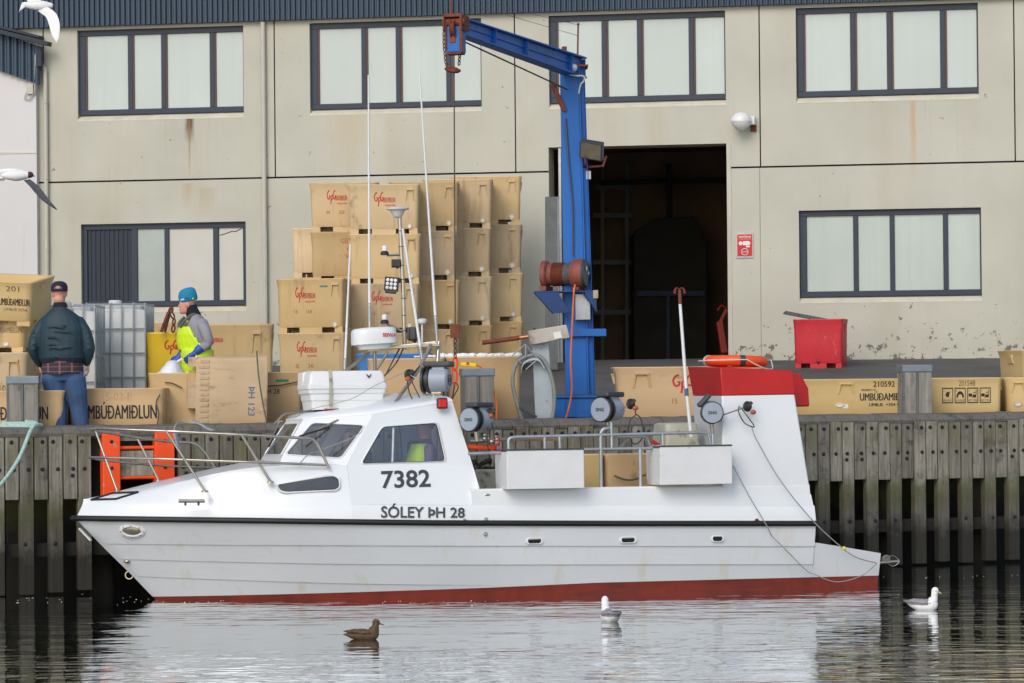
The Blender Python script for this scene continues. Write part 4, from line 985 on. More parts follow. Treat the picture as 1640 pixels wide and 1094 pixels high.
# winch on its bracket
zp = cp(900, 467).z
p = MB(); xw0, xw1 = cp(855, 467).x, cp(954, 467).x
p.box(xw0, xw1, -.40, .10, zp - .02, zp); 
for xa_, xb_ in ((xw0, xw0 + .012), ): pass
p.prism([(xw0, -.40, zp - .02), (cp(888, 0).x, -.40, zp - .02), (cp(910, 0).x, -.40, zp - .30), (cp(880, 0).x, -.40, zp - .30)], (0, .012, 0))
p.prism([(xw0, -.398, zp - .02), (xw0, .1, zp - .02), (cp(880, 0).x, .1, zp - .30), (cp(880, 0).x, -.398, zp - .30)], (.012, 0, 0))
p.prism([(cp(930, 0).x, -.40, zp - .02), (xw1, -.40, zp - .02), (xw1, -.40, zp - .30)], (0, .02, 0)); p.prism([(cp(925, 0).x, -.1, zp - .02), (cp(925, 0).x, -.39, zp - .02), (cp(950, 0).x, -.39, zp - .28)], (.02, 0, 0))
p.build('winch_bracket', M['cranedk'], crane, bevel=.004)
zw = cp(900, 440).z; yw = -.20
p = MB(); xd = lambda x: (x - 905) * CD / FPX * 1.04
WO = Vector((cp(905, 440, yw).x, yw, zw)); WA = Vector((.95, -.31, 0)).normalized(); WS = Vector((.31, .95, 0)).normalized()
p.lathe([(.13, xd(868)), (.19, xd(870)), (.19, xd(877)), (.15, xd(880)), (.15, xd(888))], WO, WA, 24)
q = WO + WA * xd(874); p.bar(q - WS * .16 + Vector((0, 0, -.19)), q + WS * .16 + Vector((0, 0, -.19)), .10, .06)
M['winchp'] = mat('red_brown_winch_paint', lin(134, 72, 60), .6, var=.25, vs=6, dirt=(lin(96, 56, 40), .55, .65, 8))
wn = p.build('winch', M['winchp'], crane, smooth=35)
p = MB(); p.lathe([(.185, xd(917)), (.20, xd(920)), (.20, xd(934)), (.195, xd(936))], WO, WA, 24); q = WO + WA * xd(927); p.bar(q - WS * .16 + Vector((0, 0, -.20)), q + WS * .16 + Vector((0, 0, -.20)), .08, .04); p.build('gear_housing', M['winchp'], wn, smooth=35)
p = MB(); p.lathe([(.155 + (.008 if k % 2 else 0), xd(886) + (xd(905) - xd(886)) * k / 26) for k in range(27)], WO, WA, 24); p.build('drum_rope', M['rust'], wn, smooth=30)
p = MB(); p.lathe([(.145 + (.006 if k % 2 else 0), xd(905) + (xd(918) - xd(905)) * k / 18) for k in range(19)], WO, WA, 24); p.build('drum_rope', M['wirenew'], wn, smooth=30)
p = MB(); p.lathe([(.19, xd(936)), (.185, xd(938)), (.17, xd(940)), (.0, xd(941))], WO, WA, 24); p.build('gear_cover', M['dkgrey'], wn, smooth=35)
p = MB(); q = WO + WA * (xd(941) + .003) + Vector((0, 0, .07))
for o_, r_ in ((WS * -.05, .035), (WS * .05 + Vector((0, 0, -.06)), .025)): p.lathe([(r_, 0), (0, .003)], q + o_, WA, 10)
p.build('sticker', M['paper'], wn)
p = MB(); p.box(cp(916, 0).x, cp(940, 0).x, -.30, -.18, cp(0, 522).z, zp - .04); p.build('control_box', M['galv'], crane, bevel=.008)
p = MB(); p.box(cp(944, 0).x, cp(952, 0).x, -.425, -.402, cp(0, 488).z, cp(0, 475).z); p.build('switch', M['reflector'], crane)
p = MB(); p.lathe([(.16, 0), (.16, .12)], (cp(905, 0).x, 0, cp(0, 548).z), n=20); p.box(cp(897, 0).x - .04, cp(965, 0).x, -.24, .05, cp(0, 548).z, cp(0, 536).z); p.build('collar', M['crane'], crane, bevel=.006)
p = MB(); p.tube(smoothpts([cp(921, 456, -.42), cp(919, 470, -.46), cp(916, 530, -.44), cp(914, 580, -.44), cp(916, 620, -.44), cp(912, 650, -.46), cp(904, 676, -.6)], 6), .013, 6); p.build('power_cable', M['orangecord'], crane)
p = MB(); p.box(cp(936, 0).x, cp(943, 0).x, -.16, -.12, cp(0, 297).z, cp(0, 284).z); p.build('socket', M['white'], crane)
# floodlight on the column
p = MB(); fl = cp(948, 240, -.35); Rf = Matrix.Translation(fl) @ Matrix.Rotation(R(-22), 4, 'Z') @ Matrix.Rotation(R(28), 4, 'X') @ Matrix.Rotation(R(12), 4, 'Y'); p.M = Rf
p.loft([[(-.16, -.05, -.13), (.16, -.05, -.13), (.16, -.05, .13), (-.16, -.05, .13)], [(-.16, .03, -.13), (.16, .03, -.13), (.16, .03, .13), (-.16, .03, .13)], [(-.09, .14, -.07), (.09, .14, -.07), (.09, .14, .07), (-.09, .14, .07)]])
f_ = p.build('floodlight', M['dkgrey'], crane, bevel=.008)
p = MB(); p.M = Rf; p.box(-.14, .14, -.056, -.051, -.11, .11); p.build('lens', M['reflector'], f_)
p = MB(); p.tube([cp(935, 268, -.1), cp(966, 266, -.35), cp(971, 250, -.35)], .018, 6); p.tube([cp(935, 268, -.1), cp(938, 262, -.35), cp(936, 250, -.37)], .014, 6); p.build('floodlight_bracket', mat('brown_red_bracket', lin(112, 50, 44), .6), crane)
# hoist pendant on the middle bollard
hp = thing('hoist_control', 'yellow hoist control with red button lying on the middle bollard', 'remote control', loc=atY(755, 588, qd(766, .36)))
HF = Frame(Matrix.Translation(hp.location)); q_ = lambda x, y: HF.pick(x, y)
p = MB(); p.bar(q_(738, 583), q_(763, 585), .05, .05); p.build('body', M['yellow'], hp, bevel=.01)
p = MB(); p.cyl(q_(749, 582) + Vector((0, -.02, 0)), q_(749, 582) + Vector((0, -.04, 0)), .018, n=12); p.build('button', M['redlamp'], hp)
p = MB(); p.tube(smoothpts([q_(762, 585), q_(770, 588), q_(778, 597), q_(788, 615), q_(795, 645), q_(795, 672)], 6), .011, 7); p.build('cord', M['orangecord'], hp)

# ================================================================ WEIGHING / FILLING STATION
wsd = 42.72; ws0 = atY(865, 660, wsd)
ws = thing('hose_stand', 'pale grey steel post carrying a coiled hose and a tilted steel spout box', 'hose stand', loc=(ws0.x, wsd, gz(ws0.x, wsd)))
WF = Frame(Matrix.Translation(ws.location)); wp = lambda x, y, ly=0: WF.pick(x, y, ly)
M['zinc'] = mat('pale_zinc_post', lin(166, 178, 184), .55, .2, var=.12, vs=4, dirt=(lin(120, 116, 108), .62, .72, 6))
p = MB(); a, b = wp(852, 556), wp(888, 556); zt = wp(0, 552).z
p.add([(wp(858, 660).x, -.05, 0), (wp(889, 660).x, -.05, 0), (wp(889, 660).x, .15, 0), (wp(858, 660).x, .15, 0), (a.x, -.05, zt), (wp(878, 556).x, -.05, zt), (wp(878, 556).x, .15, zt), (a.x, .15, zt)], [(0, 3, 2, 1), (4, 5, 6, 7), (0, 1, 5, 4), (1, 2, 6, 5), (2, 3, 7, 6), (3, 0, 4, 7)]); p.build('post', M['zinc'], ws, bevel=.006)
p = MB(); q0, q1, q2, q3 = wp(845, 530, -.18), wp(907, 520, -.18), wp(913, 541, -.18), wp(849, 553, -.18); p.prism([q0, q1, q2, q3], (0, .30, 0)); p.build('spout_box', mat('worn_steel_box', lin(178, 172, 164), .45, .35, var=.15, vs=5, dirt=(lin(128, 108, 90), .5, .7, 4)), ws, bevel=.008)
p = MB(); q = [wp(886, 532, -.20), wp(898, 530, -.20), wp(900, 541, -.20), wp(888, 543, -.20)]; p.prism(q, (0, .02, 0)); p.build('sticker', M['paper'], ws)
p = MB(); p.cyl(wp(772, 549, -.1), wp(832, 541, -.1), .030, n=14); p.build('handle', M['rust'], ws, smooth=40)
p = MB(); p.cyl(wp(831, 541, -.1), wp(846, 539, -.1), .026, n=12); p.build('copper_joint', mat('copper_pipe', lin(196, 130, 96), .35, .7), ws, smooth=40)
p = MB(); p.tube(smoothpts([wp(836, 671, -.12), wp(826, 640, -.12), wp(821, 610, -.12), wp(827, 583, -.13), wp(843, 571, -.13), wp(862, 570, -.13), wp(876, 585, -.13), wp(886, 615, -.13), wp(888, 645, -.12), wp(884, 672, -.12)], 6), .024, 8); p.build('hose', mat('grey_hose', lin(138, 142, 138), .6), ws, smooth=50)
p = MB(); P_ = smoothpts([wp(834, 596, -.1), wp(838, 581, -.1), wp(850, 574, -.1), wp(863, 575, -.1), wp(872, 588, -.1)], 4); p.loft([[q_ + Vector((0, -.07, 0)), q_ + Vector((0, .07, 0)), q_ + Vector((.0, .07, -.03)), q_ + Vector((.0, -.07, -.03))] for q_ in P_]); p.build('hose_hook', M['zinc'], ws, smooth=50)
p = MB()
for x0, y0, x1, y1 in ((820, 570, 842, 551), (842, 551, 842, 570), (842, 553, 862, 575), (862, 575, 842, 592), (822, 572, 836, 582)): p.tube([wp(x0, y0, -.16), wp(x1, y1, -.16)], .008, 6)
p.build('wire_guard', M['galv'], ws)
p = MB(); p.bar(wp(832, 651, -.2), wp(845, 660, -.2), .03, .05); p.bar(wp(845, 660, -.2), wp(860, 668, -.2), .02, .035); tag(p.build('brush', M['dkgrey'], None, bevel=.01), 'dark scrubbing brush leaning at the foot of the hose stand', 'brush'); bpy.data.objects['brush'].matrix_world = Matrix.Translation(ws.location)
# plank and dark plate against the door edge
p = MB(); dd = 54.5; q = [atY(x, y, dd) for x, y in ((873, 315), (893, 315), (893, 592), (873, 592))]; p.prism(q, (0, .06, 0)); tag(p.build('steel_plate', M['oldiron'], None, bevel=.004), 'upright grey steel plate leaning by the left side of the doorway', 'plate')

# ---- inside the doorway
M['tubnavy'] = mat('navy_blue_tub_plastic', lin(30, 52, 92), .6)
def sh(x, y, d): return atY(x, y, d)
rack = thing('storage_rack', 'tall dim storage rack standing deep inside the dark doorway', 'rack', loc=sh(985, 570, 65.0))
RF = Frame(Matrix.Translation(rack.location)); rp = lambda x, y, l=0: RF.pick(x, y, l)
for x in (965, 1004):
    p = MB(); p.bar(rp(x, 590), rp(x, 262), .07, .07); p.build('upright', M['oldiron'], rack)
for y in (300, 345, 420, 500):
    p = MB(); p.bar(rp(950, y), rp(1012, y), .05, .09); p.build('beam', M['oldiron'], rack)
mc = thing('machine', 'large dark machine hulk standing deep in the warehouse behind the doorway', 'machine', loc=sh(1060, 580, 63.6)); HF2 = Frame(Matrix.Translation(mc.location)); hh = lambda x, y, l=0: HF2.pick(x, y, l)
M['darkmach'] = mat('grimy_dark_machine', lin(46, 42, 38), .8, var=.3)
p = MB(); p.prism([hh(*q) for q in ((1015, 600), (1132, 600), (1132, 395), (1112, 346), (1046, 350), (1015, 372))], (0, 1.2, 0)); p.build('housing', M['darkmach'], mc, bevel=.02)
p = MB(); p.tube([hh(1072, 350, .4), hh(1072, 262, .4)], .06, 8); p.tube([hh(960, 293, .5), hh(1170, 288, .5)], .05, 8); p.build('duct', M['darkmach'], mc, smooth=40)
p = MB(); p.bar(hh(1020, 470, -.06), hh(1128, 470, -.06), .05, .10); p.bar(hh(1070, 470, -.06), hh(1070, 598, -.06), .06, .05); p.build('guard', M['tubnavy'], mc)
jk = thing('pallet_truck', 'orange red hand pallet truck parked just inside the doorway on the right', 'pallet truck', loc=sh(1158, 575, 60.5)); JF = Frame(Matrix.Translation(jk.location)); jp = lambda x, y, l=0: JF.pick(x, y, l)
M['redtruck'] = mat('orange_red_truck_paint', lin(150, 42, 26), .5, var=.2)
p = MB(); p.bar(jp(1160, 565), jp(1152, 515), .12, .16); p.bar(jp(1152, 518), jp(1164, 495), .06, .06); p.build('mast', M['redtruck'], jk, bevel=.01)
p = MB(); p.tube([jp(1164, 495), jp(1156, 488), jp(1149, 497)], .02, 6); p.build('handle', M['redtruck'], jk)
p = MB(); p.bar(jp(1164, 572), jp(1150, 572, .9), .14, .06); p.build('fork', M['redtruck'], jk)
p = MB(); p.cyl(jp(1156, 574, -.05), jp(1156, 574, .05), .08, n=14); p.build('wheel', M['black'], jk)
# ================================================================ FISHING BOAT
boat = thing('fishing_boat', 'white fishing boat lettered SÓLEY ÞH 28 with red antifouling, moored along the timber quay', 'boat', M=BOAT.M)
W = lambda x, y, v: bp(x, y, v).z
U_ = lambda x, y, v: bp(x, y, v).x
def plan(s, B, L, uT):                              # half breadth at distance s behind the stem
    t = max(0.0, min(1.0, s / L)); b = B * (1 - (1 - t) ** 2.2) ** .85
    if s > L: b -= (s - L) * .006
    return b
RAILPX = [(118, 830, 0), (200, 832, .8), (400, 834, 1.2), (700, 837.5, 1.38), (1000, 838.5, 1.4), (1310, 838.5, 1.38)]
RAIL = [(U_(*p), W(*p)) for p in RAILPX]; RAIL[0] = (0, RAIL[0][1])
wr = lambda u: interp(RAIL, u)
UT = U_(1307, 845, 1.38); UP = U_(1408, 890, 1.2)
STEM = [(-.5, 1.7), (-.3, 1.30), (0, .93), (.33, .62), (.6, .35), (wr(0), 0.0), (1.5, -.02)]
stem = lambda z: interp(STEM, z)
L1 = lambda u: interp([(0.4, W(192, 871, .25)), (3, W(560, 873, 1.1)), (UT, W(1300, 875, 1.28))], u)
L2 = lambda u: interp([(0.4, W(215, 895, .2)), (3, W(560, 903, 1.0)), (UT, W(1290, 904, 1.25))], u)
L3 = lambda u: interp([(0.4, W(232, 921, .1)), (3, W(560, 934, .9)), (4.8, LR(4.8) + .022), (UP, LR(UP) + .022)], u)
LR = lambda u: interp([(0.8, W(242, 956, .05)), (2.5, W(480, 951, .75)), (4.6, W(750, 942, 1.1)), (6, W(930, 934, 1.2)), (UP, W(1405, 922, 1.2))], u)
def half(z, u):
    zr = wr(u); f = max(0.0, min(1.0, (z + .1) / (zr + .1)))
    B = 1.10 + .30 * f ** .8; Lx = 5.0 - .9 * f
    return plan(u - stem(z), B, Lx, UT)
NS = 44
def hull_grid(levels, u0f, u1, n):
    rows = []
    for lev, off in levels:
        row = []
        for i in range(n + 1):
            t = (i / n) ** 1.5
            z = lev(0.5); us = stem(z)
            for _ in range(3): u = us + (u1 - us) * t; z = lev(u); us = stem(z) if i == 0 else us
            u = us + (u1 - us) * t; z = lev(u); o_ = off(u) if callable(off) else off; v = max(0.0, half(z, u) + (o_ if i > 1 else 0))
            row.append(Vector((u, -v, z)))
        rows.append(row)
    return rows
mid = lambda a, b, f: (lambda u: a(u) + (b(u) - a(u)) * f)
K0 = lambda u: -.34
Wt = lambda u: -.02
L3c = lambda u: max(L3(u), LR(u) + .012)
L2c = lambda u: L2(u)
LV = [(K0, 0), (Wt, 0), (LR, 0), (LR, .001), (L3c, .001), (L3c, lambda u: .001 + .012 * max(0, min(1, (4.9 - u) / 1.2))), (L2c, .003), (L2c, .016), (mid(L2, L1, .5), .009), (L1, .003), (L1, .017), (mid(L1, wr, .5), .01), (wr, 0)]
rows = hull_grid(LV, 0, UT, NS)
mb = MB(); n = NS + 1
for sgn in (1, -1):
    vs = [(p.x, p.y * sgn, p.z) for r in rows for p in r]
    base = len(mb.v); mb.add(vs, [])
    for j in range(len(rows) - 1):
        mb.cur = 1 if j < 3 else 0
        for i in range(NS):
            f = (j * n + i, j * n + i + 1, (j + 1) * n + i + 1, (j + 1) * n + i)
            mb.f.append([base + k for k in (f if sgn > 0 else f[::-1])]); mb.m.append(mb.cur)
mb.cur = 0
tr = [r[-1] for r in rows]
mb.add([tuple(p) for p in tr] + [(p.x, -p.y, p.z) for p in reversed(tr)], [tuple(range(2 * len(tr)))])
M['gelhull'] = mat('white_hull_gelcoat', lin(226, 230, 233, .93), .32, var=.05, vs=.7, streak=(lin(206, 190, 154), .58, .92, 4.5, .25), dirt=(lin(160, 142, 114), .675, .74, 5), coat=.2)
mb.build('hull', [M['gelhull'], M['antifoul']], boat, smooth=24)
# stern platform
PT = lambda u: interp([(UT, W(1306, 868, 1.28)), (UP, W(1406, 886, 1.2))], u)
lv = [K0, Wt, LR, lambda u: LR(u) + .001, mid(LR, PT, .5), PT]
prows = [[Vector((u, -half(z(u), u) + .004, z(u))) for u in (UT - .02, (UT + UP) / 2, UP)] for z in lv]
mb = MB()
for sgn in (1, -1):
    base = len(mb.v); mb.add([(p.x, p.y * sgn, p.z) for r in prows for p in r], [])
    for j in range(len(prows) - 1):
        for i in range(2):
            f = (j * 3 + i, j * 3 + i + 1, j * 3 + i + 4, j * 3 + i + 3); mb.f.append([base + k for k in (f if sgn > 0 else f[::-1])]); mb.m.append(1 if j < 2 else 0)
a = prows[-1]; mb.cur = 0
mb.add([tuple(p) for p in a] + [(p.x, -p.y, p.z) for p in reversed(a)], [tuple(range(6))])
tr = [r[-1] for r in prows]; mb.add([tuple(p) for p in tr] + [(p.x, -p.y, p.z) for p in reversed(tr)], [tuple(range(2 * len(tr)))])
mb.build('stern_platform', [M['gelhull'], M['antifoul']], boat, smooth=24)
# rub rail
rr_ = rows[-1]; mb = MB(); path = [Vector((p.x, p.y - .012, p.z)) for p in rr_[1:]]
full = [Vector((p.x, -p.y, p.z)) for p in reversed(path)] + [Vector((-.025, 0, wr(0)))] + path
full[0].x += .03; full[-1].x += .03
mb.tube(full, .034, 10); mb.build('rub_rail', M['black'], boat, smooth=50)

# foredeck / trunk
S_s = bp(556, 742, 1.08); A_s = bp(757, 745, 1.10); C_s = bp(450, 735, .62)
S_r = bp(597, 664, .93); A_r = bp(728, 640, 1.0); C_r = bp(484, 672, .52)
UK = U_(768, 782, 1.25)
KN = lambda u: wr(u) + interp([(0, .15), (.4, .185), (3, .20), (UT, .215)], u)
CR = lambda u: interp([(0, W(132, 800, 0)), (.25, W(152, 794, 0)), (.9, W(230, 774, 0)), (1.5, W(300, 757, 0)), (2.1, W(378, 741, 0)), (2.6, W(440, 735, 0)), (9, W(440, 735, 0))], u)
mb = MB(); us = [0.012, .05, .12, .22, .35, .5, .7, .95, 1.2, 1.5, 1.8, 2.1, 2.4, 2.7, 3.0, S_s.x]; rings = []
bR = lambda u: half(wr(u), u)
for u in us:
    b0 = bR(u); bk = max(.004, b0 - .035 - .01 * min(1, u)); f = max(0, min(1, (u - .5) / (S_s.x - .5 - .3))); f = f * f * (3 - 2 * f)
    zc = CR(u); zk = KN(u); sv = bk * (.62 + (1.08 / bk - .62) * f) if bk > .3 else bk * .62; sz = zk + (zc - zk) * (.66 + .30 * f) - .0
    sz = sz * (1 - f) + (S_s.z - .02) * f
    pts = [(b0, wr(u)), (b0 - .004, wr(u) + (zk - wr(u)) * .5), (bk + .012, zk - .02), (bk, zk)]
    for t in (.25, .5, .75): pts.append((bk + (sv - bk) * t, zk + (sz - zk) * (t + .10 * math.sin(math.pi * t) * (1 - f))))
    pts.append((sv, sz))
    for t in (.12, .3, .55, .8, 1): pts.append((sv * (1 - t), sz + (zc + .02 * f - sz) * (1 - (1 - t) ** 2)))
    rk = lambda z: u + .09 * max(0, 1 - u / .9) ** 1.5 * min(1, max(0, (z - wr(u)) / .18))
    half_ = [(rk(z), -v, z) for v, z in pts]; rings.append(half_ + [(u, -y, z) for (u, y, z) in reversed(half_[:-1])])
mb.loft(rings, cap=False, close=False); mb.add([(q[0] + .0, q[1], q[2]) for q in rings[0]], [tuple(range(len(rings[0])))])
fdeck = mb.build('foredeck', M['gel'], boat, smooth=30)
# wheelhouse: shells with window openings
mir = lambda p: Vector((p.x, -p.y, p.z))
K_f = Vector((S_s.x, -(bR(S_s.x) - .045), KN(S_s.x))); K_a = Vector((UK, -(bR(UK) - .045), KN(UK))); A_b = bp(768, 782, 1.335)
def inset(poly, fs):                                # fractional bilinear points on quad (bl, br, tr, tl)
    a, b, c, d = poly; return [a.lerp(b, u).lerp(d.lerp(c, u), v) for u, v in fs]
def roundpoly(P, r=.05, n=4):
    out = []; m = len(P)
    for i in range(m):
        a, b, c = P[i - 1], P[i], P[(i + 1) % m]; d0 = (a - b); d1 = (c - b); k = min(r, d0.length * .4, d1.length * .4)
        p0 = b + d0.normalized() * k; p1 = b + d1.normalized() * k
        for j in range(n + 1):
            t = j / n; out.append(p0 * (1 - t) ** 2 + b * 2 * t * (1 - t) + p1 * t * t)
    return out
def proj(P, a, b, c):                               # project onto plane through a, b, c
    n = (b - a).cross(c - a).normalized(); return [p - n * (p - a).dot(n) for p in P]
panes = []
mb = MB()
A_r = proj([A_r], A_s, S_s, S_r)[0]; C_r = proj([C_r], S_s, C_s, S_r)[0]
T2 = C_r + Vector((0.03, 0, .035)); 
# near side
side = [A_s, S_s, S_r, A_r]
onside = lambda x, y: onplane(x, y, A_s, S_s, S_r)
def onplane(x, y, a, b, c):
    n = (b - a).cross(c - a).normalized(); o = BOAT.I @ CO; d = BOAT.I.to_3x3() @ ray(x, y); return o + d * ((a - o).dot(n) / d.dot(n))
def wall_window(corners, holepx, flip_list):
    a, b, c = corners[0], corners[1], corners[2]
    cs = [a, b, c] + proj(corners[3:], a, b, c)
    h = roundpoly([onplane(x, y, a, b, c) for x, y in holepx], .05)
    mb.holed(cs, [h]); panes.append((h, a, b, c)); return h
A_r2 = A_r
h_side = wall_window([A_s, S_s, S_r, A_r], [(578, 743), (612, 684), (700, 677.5), (713.5, 739)], 0)
h_q = wall_window([S_r, S_s, C_s, C_r], [(546, 734), (458, 728), (501, 678), (584, 682)], 0)
# mirrored walls
def mirror_wall(corners, h):
    a, b, c = [mir(p) for p in corners[:3]]; cs = [a, b, c] + proj([mir(p) for p in corners[3:]], a, b, c)
    hm = [mir(p) for p in h]; mb.holed(cs, [hm]); panes.append((hm, a, b, c))
mirror_wall([A_s, S_s, S_r, A_r], h_side); mirror_wall([S_r, S_s, C_s, C_r], h_q)
fc = [mir(C_s), C_s, C_r, mir(C_r)]
hc = roundpoly(inset([fc[0], fc[1], fc[2], fc[3]], [(.07, .10), (.93, .10), (.92, .90), (.08, .90)]), .05)
mb.holed(fc, [hc]); panes.append((hc, *fc[:3]))
# skirts below the glass down into the deck
for q in ([S_s, C_s], [C_s, mir(C_s)], [mir(C_s), mir(S_s)]):
    mb.add([q[0], q[1], q[1] + Vector((-.03, 0, -.16)), q[0] + Vector((0, 0, -.16))], [(0, 1, 2, 3)])
for sg in (1, -1):
    g = (lambda p: p) if sg > 0 else mir
    mb.add([g(A_s), g(S_s), g(K_f), g(K_a), g(A_b)], [(0, 1, 2), (0, 2, 3), (0, 3, 4)])
    K2a, K2f = Vector((UK, -bR(UK) + .002, wr(UK))), Vector((S_s.x, -bR(S_s.x) + .002, wr(S_s.x)))
# back bulkhead with a doorway
back = [A_b, A_s, A_r, mir(A_r), mir(A_s), mir(A_b)]
zf = .45
mb.add([A_b, A_s, A_r, A_r + Vector((0, .55, 0)), Vector((A_b.x, A_b.y + .55, A_b.z)), ], [(0, 1, 2, 3, 4)])
mb.add([mir(A_b), mir(A_s), mir(A_r), mir(A_r) + Vector((0, -.55, 0)), Vector((A_b.x, -A_b.y - .55, A_b.z))], [(4, 3, 2, 1, 0)])
mb.add([(A_r.x, A_r.y + .55, A_r.z), (A_r.x, -A_r.y - .55, A_r.z), (A_r.x + .02, -A_r.y - .55, A_r.z - .12), (A_r.x + .02, A_r.y + .55, A_r.z - .12)], [(0, 1, 2, 3)])
# topside strip from rail to knuckle alongside the house and aft
MBH = mb
house = mb.build('wheelhouse', M['gel'], boat, smooth=25)
# roof
mb = MB(); up = Vector((0, 0, 1))
outer = [C_r, S_r, A_r, mir(A_r), mir(S_r), mir(C_r)]
cen = sum(outer, Vector()) / 6
def ringoff(k, dz): return [cen.lerp(p, k) + up * (p.z - cen.lerp(p, k).z) + up * dz for p in outer]
mb.loft([ringoff(1.0, -.004), ringoff(1.004, .014), ringoff(.992, .034), ringoff(.955, .062), ringoff(.86, .088), ringoff(.7, .105), ringoff(.35, .12)])
mb.build('roof', M['gel'], boat, smooth=40)
# glazing
for h, a, b, c in panes:
    n = (b - a).cross(c - a).normalized()
    if n.dot(cen - a) > 0: n = -n
    f = MB(); inn = proj([h[i].lerp(sum(h, Vector()) / len(h), .03) for i in range(len(h))], a, b, c)
    m = len(h); cc = sum(h, Vector()) / m
    o2 = [cc + (p - cc) * 1.045 for p in h]; i2 = [cc + (p - cc) * .985 for p in h]
    f.add([p + n * .004 for p in o2] + [p + n * .018 for p in h] + [p + n * .004 for p in i2], [(i, (i + 1) % m, m + (i + 1) % m, m + i) for i in range(m)] + [(m + i, m + (i + 1) % m, 2 * m + (i + 1) % m, 2 * m + i) for i in range(m)])
    w_ = f.build('window', M['white'], boat, smooth=30)
    f = MB(); i3 = [cc + (p - cc) * .96 for p in h]; f.add([p + n * .006 for p in i2] + [p + n * .006 for p in i3], [(i, (i + 1) % m, m + (i + 1) % m, m + i) for i in range(m)]); f.build('gasket', M['black'], w_)
    f = MB(); f.add([p + n * .003 for p in h], [tuple(range(m))]); f.build('pane', M['glass'], w_)
# interior: dash, far lining, mullion, seat
mb = MB(); z_ = A_s.z
mb.box(C_s.x + .1, S_s.x + .35, -.85, .85, z_ - .4, z_ - .02); mb.box(S_s.x + .15, S_s.x + .5, -.2, .5, z_ - .1, z_ + .18)
mb.box(S_s.x + .2, A_s.x - .05, -1.0, 1.0, z_ - .75, z_ - .55); mb.build('dashboard', M['dkgrey'], boat, bevel=.03)
mb = MB(); mb.bar(onplane(629, 742, A_s, S_s, S_r) + Vector((0, .02, 0)), onplane(631, 682, A_s, S_s, S_r) + Vector((0, .02, 0)), .02, .02); mb.build('window_divider', M['galv'], boat)
mb = MB(); mb.box(A_s.x - .75, A_s.x - .35, .1, .5, z_ - .5, z_ - .1); mb.box(A_s.x - .42, A_s.x - .34, .1, .5, z_ - .1, z_ + .30); mb.build('helm_seat', M['dkgrey'], boat, bevel=.05)
# topsides aft of the foredeck, bulwarks, deck
bul = lambda u: interp([(UK, W(768, 783, 1.33)), (UT, W(1160, 778, 1.33))], u)
mb = MB(); rings = []
for k in range(19):
    u = S_s.x + (UT - S_s.x) * k / 18
    b0 = bR(u); zk = KN(u)
    rings.append((u, b0, zk))
for sg in (1, -1):
    mb.loft([[(u, -sg * b0, wr(u)), (u, -sg * (b0 - .006), wr(u) + .1), (u, -sg * (b0 - .032), zk - .02), (u, -sg * (b0 - .045), zk)] for u, b0, zk in rings], cap=False, close=False)
tops = mb.build('topside', M['gel'], boat, smooth=30)
mb = MB()
for sg in (1, -1):
    R_ = []
    for k in range(13):
        u = UK - .12 + (UT - .05 - UK + .12) * k / 12; b0 = bR(u) - .047; zt_ = max(bul(u), KN(u) + .03)
        R_.append([(u, -sg * b0, KN(u) - .004), (u, -sg * (b0 - .012), zt_ - .02), (u, -sg * (b0 - .03), zt_), (u, -sg * (b0 - .13), zt_), (u, -sg * (b0 - .14), zt_ - .02), (u, -sg * (b0 - .14), .5)])
    mb.loft(R_, cap=True, close=False)
mb.build('bulwark', M['gel'], boat, smooth=35)
mb = MB(); mb.add([(UK - .25, -1.2, .52), (UT, -1.2, .52), (UT, 1.2, .52), (UK - .25, 1.2, .52)], [(0, 1, 2, 3)]); mb.build('deck', M['greytub'], boat)
# stern house with red band
F1b, F2b, B0 = bp(1116, 792, -.25), bp(1158, 790, 1.325), bp(1299, 792, 1.32)
R2, RB = bp(1158, 836, 1.36), bp(1308, 836, 1.36)
F1m, F2m, Bm = bp(1110, 634, -.22), bp(1156, 634, 1.20), bp(1273, 632, 1.20)
F1t, F2t, Bt = bp(1101, 587, -.22), bp(1153, 588, 1.17), bp(1268, 593, 1.17)
mb = MB()
def hring(a, b, c, z=None):
    return [tuple(a), tuple(b), tuple(c), (c.x, a.y, c.z)]
low = [Vector((F1b.x, F1b.y, .5)), F2b, B0]
mb.loft([hring(F1b - Vector((0, 0, .1)), F2b - Vector((0, -.02, .1)), B0 - Vector((-.02, -.02, .1))), hring(F1b, F2b, B0), hring(F1m, F2m, Bm)], cap=False)
mb.add([tuple(B0), tuple(mir(B0)), tuple(mir(RB)), tuple(RB)], [(0, 1, 2, 3)]); mb.add([(F2b.x, F2b.y, F2b.z - .004), (B0.x, B0.y, B0.z - .004), (B0.x, -B0.y, B0.z - .004), (F2b.x, -F2b.y, F2b.z - .004)], [(0, 1, 2, 3)])
for sg in (1, -1):
    g = (lambda p: p) if sg > 0 else mir
    mb.add([g(F2b), g(B0), g(RB), g(R2)], [(0, 1, 2, 3)])
mb.build('stern_house', M['gel'], boat, smooth=20, bevel=.018)
mb = MB(); ex = lambda p, k=1.008: Vector((p.x, p.y * k, p.z))
mb.loft([hring(ex(F1m), ex(F2m), ex(Bm) + Vector((.008, 0, 0))), hring(ex(F1t), ex(F2t), ex(Bt) + Vector((.008, 0, 0)))])
mb.build('red_band', M['red'], boat, smooth=20, bevel=.012)
mb = MB(); q = [bp(x, y, .45) for x, y in ((1266, 597), (1283, 599), (1295, 622), (1297, 651), (1268, 651))]
mb.prism(q, (0, .62, 0)); mb.build('spoiler', M['red'], boat, bevel=.015)
mb = MB()
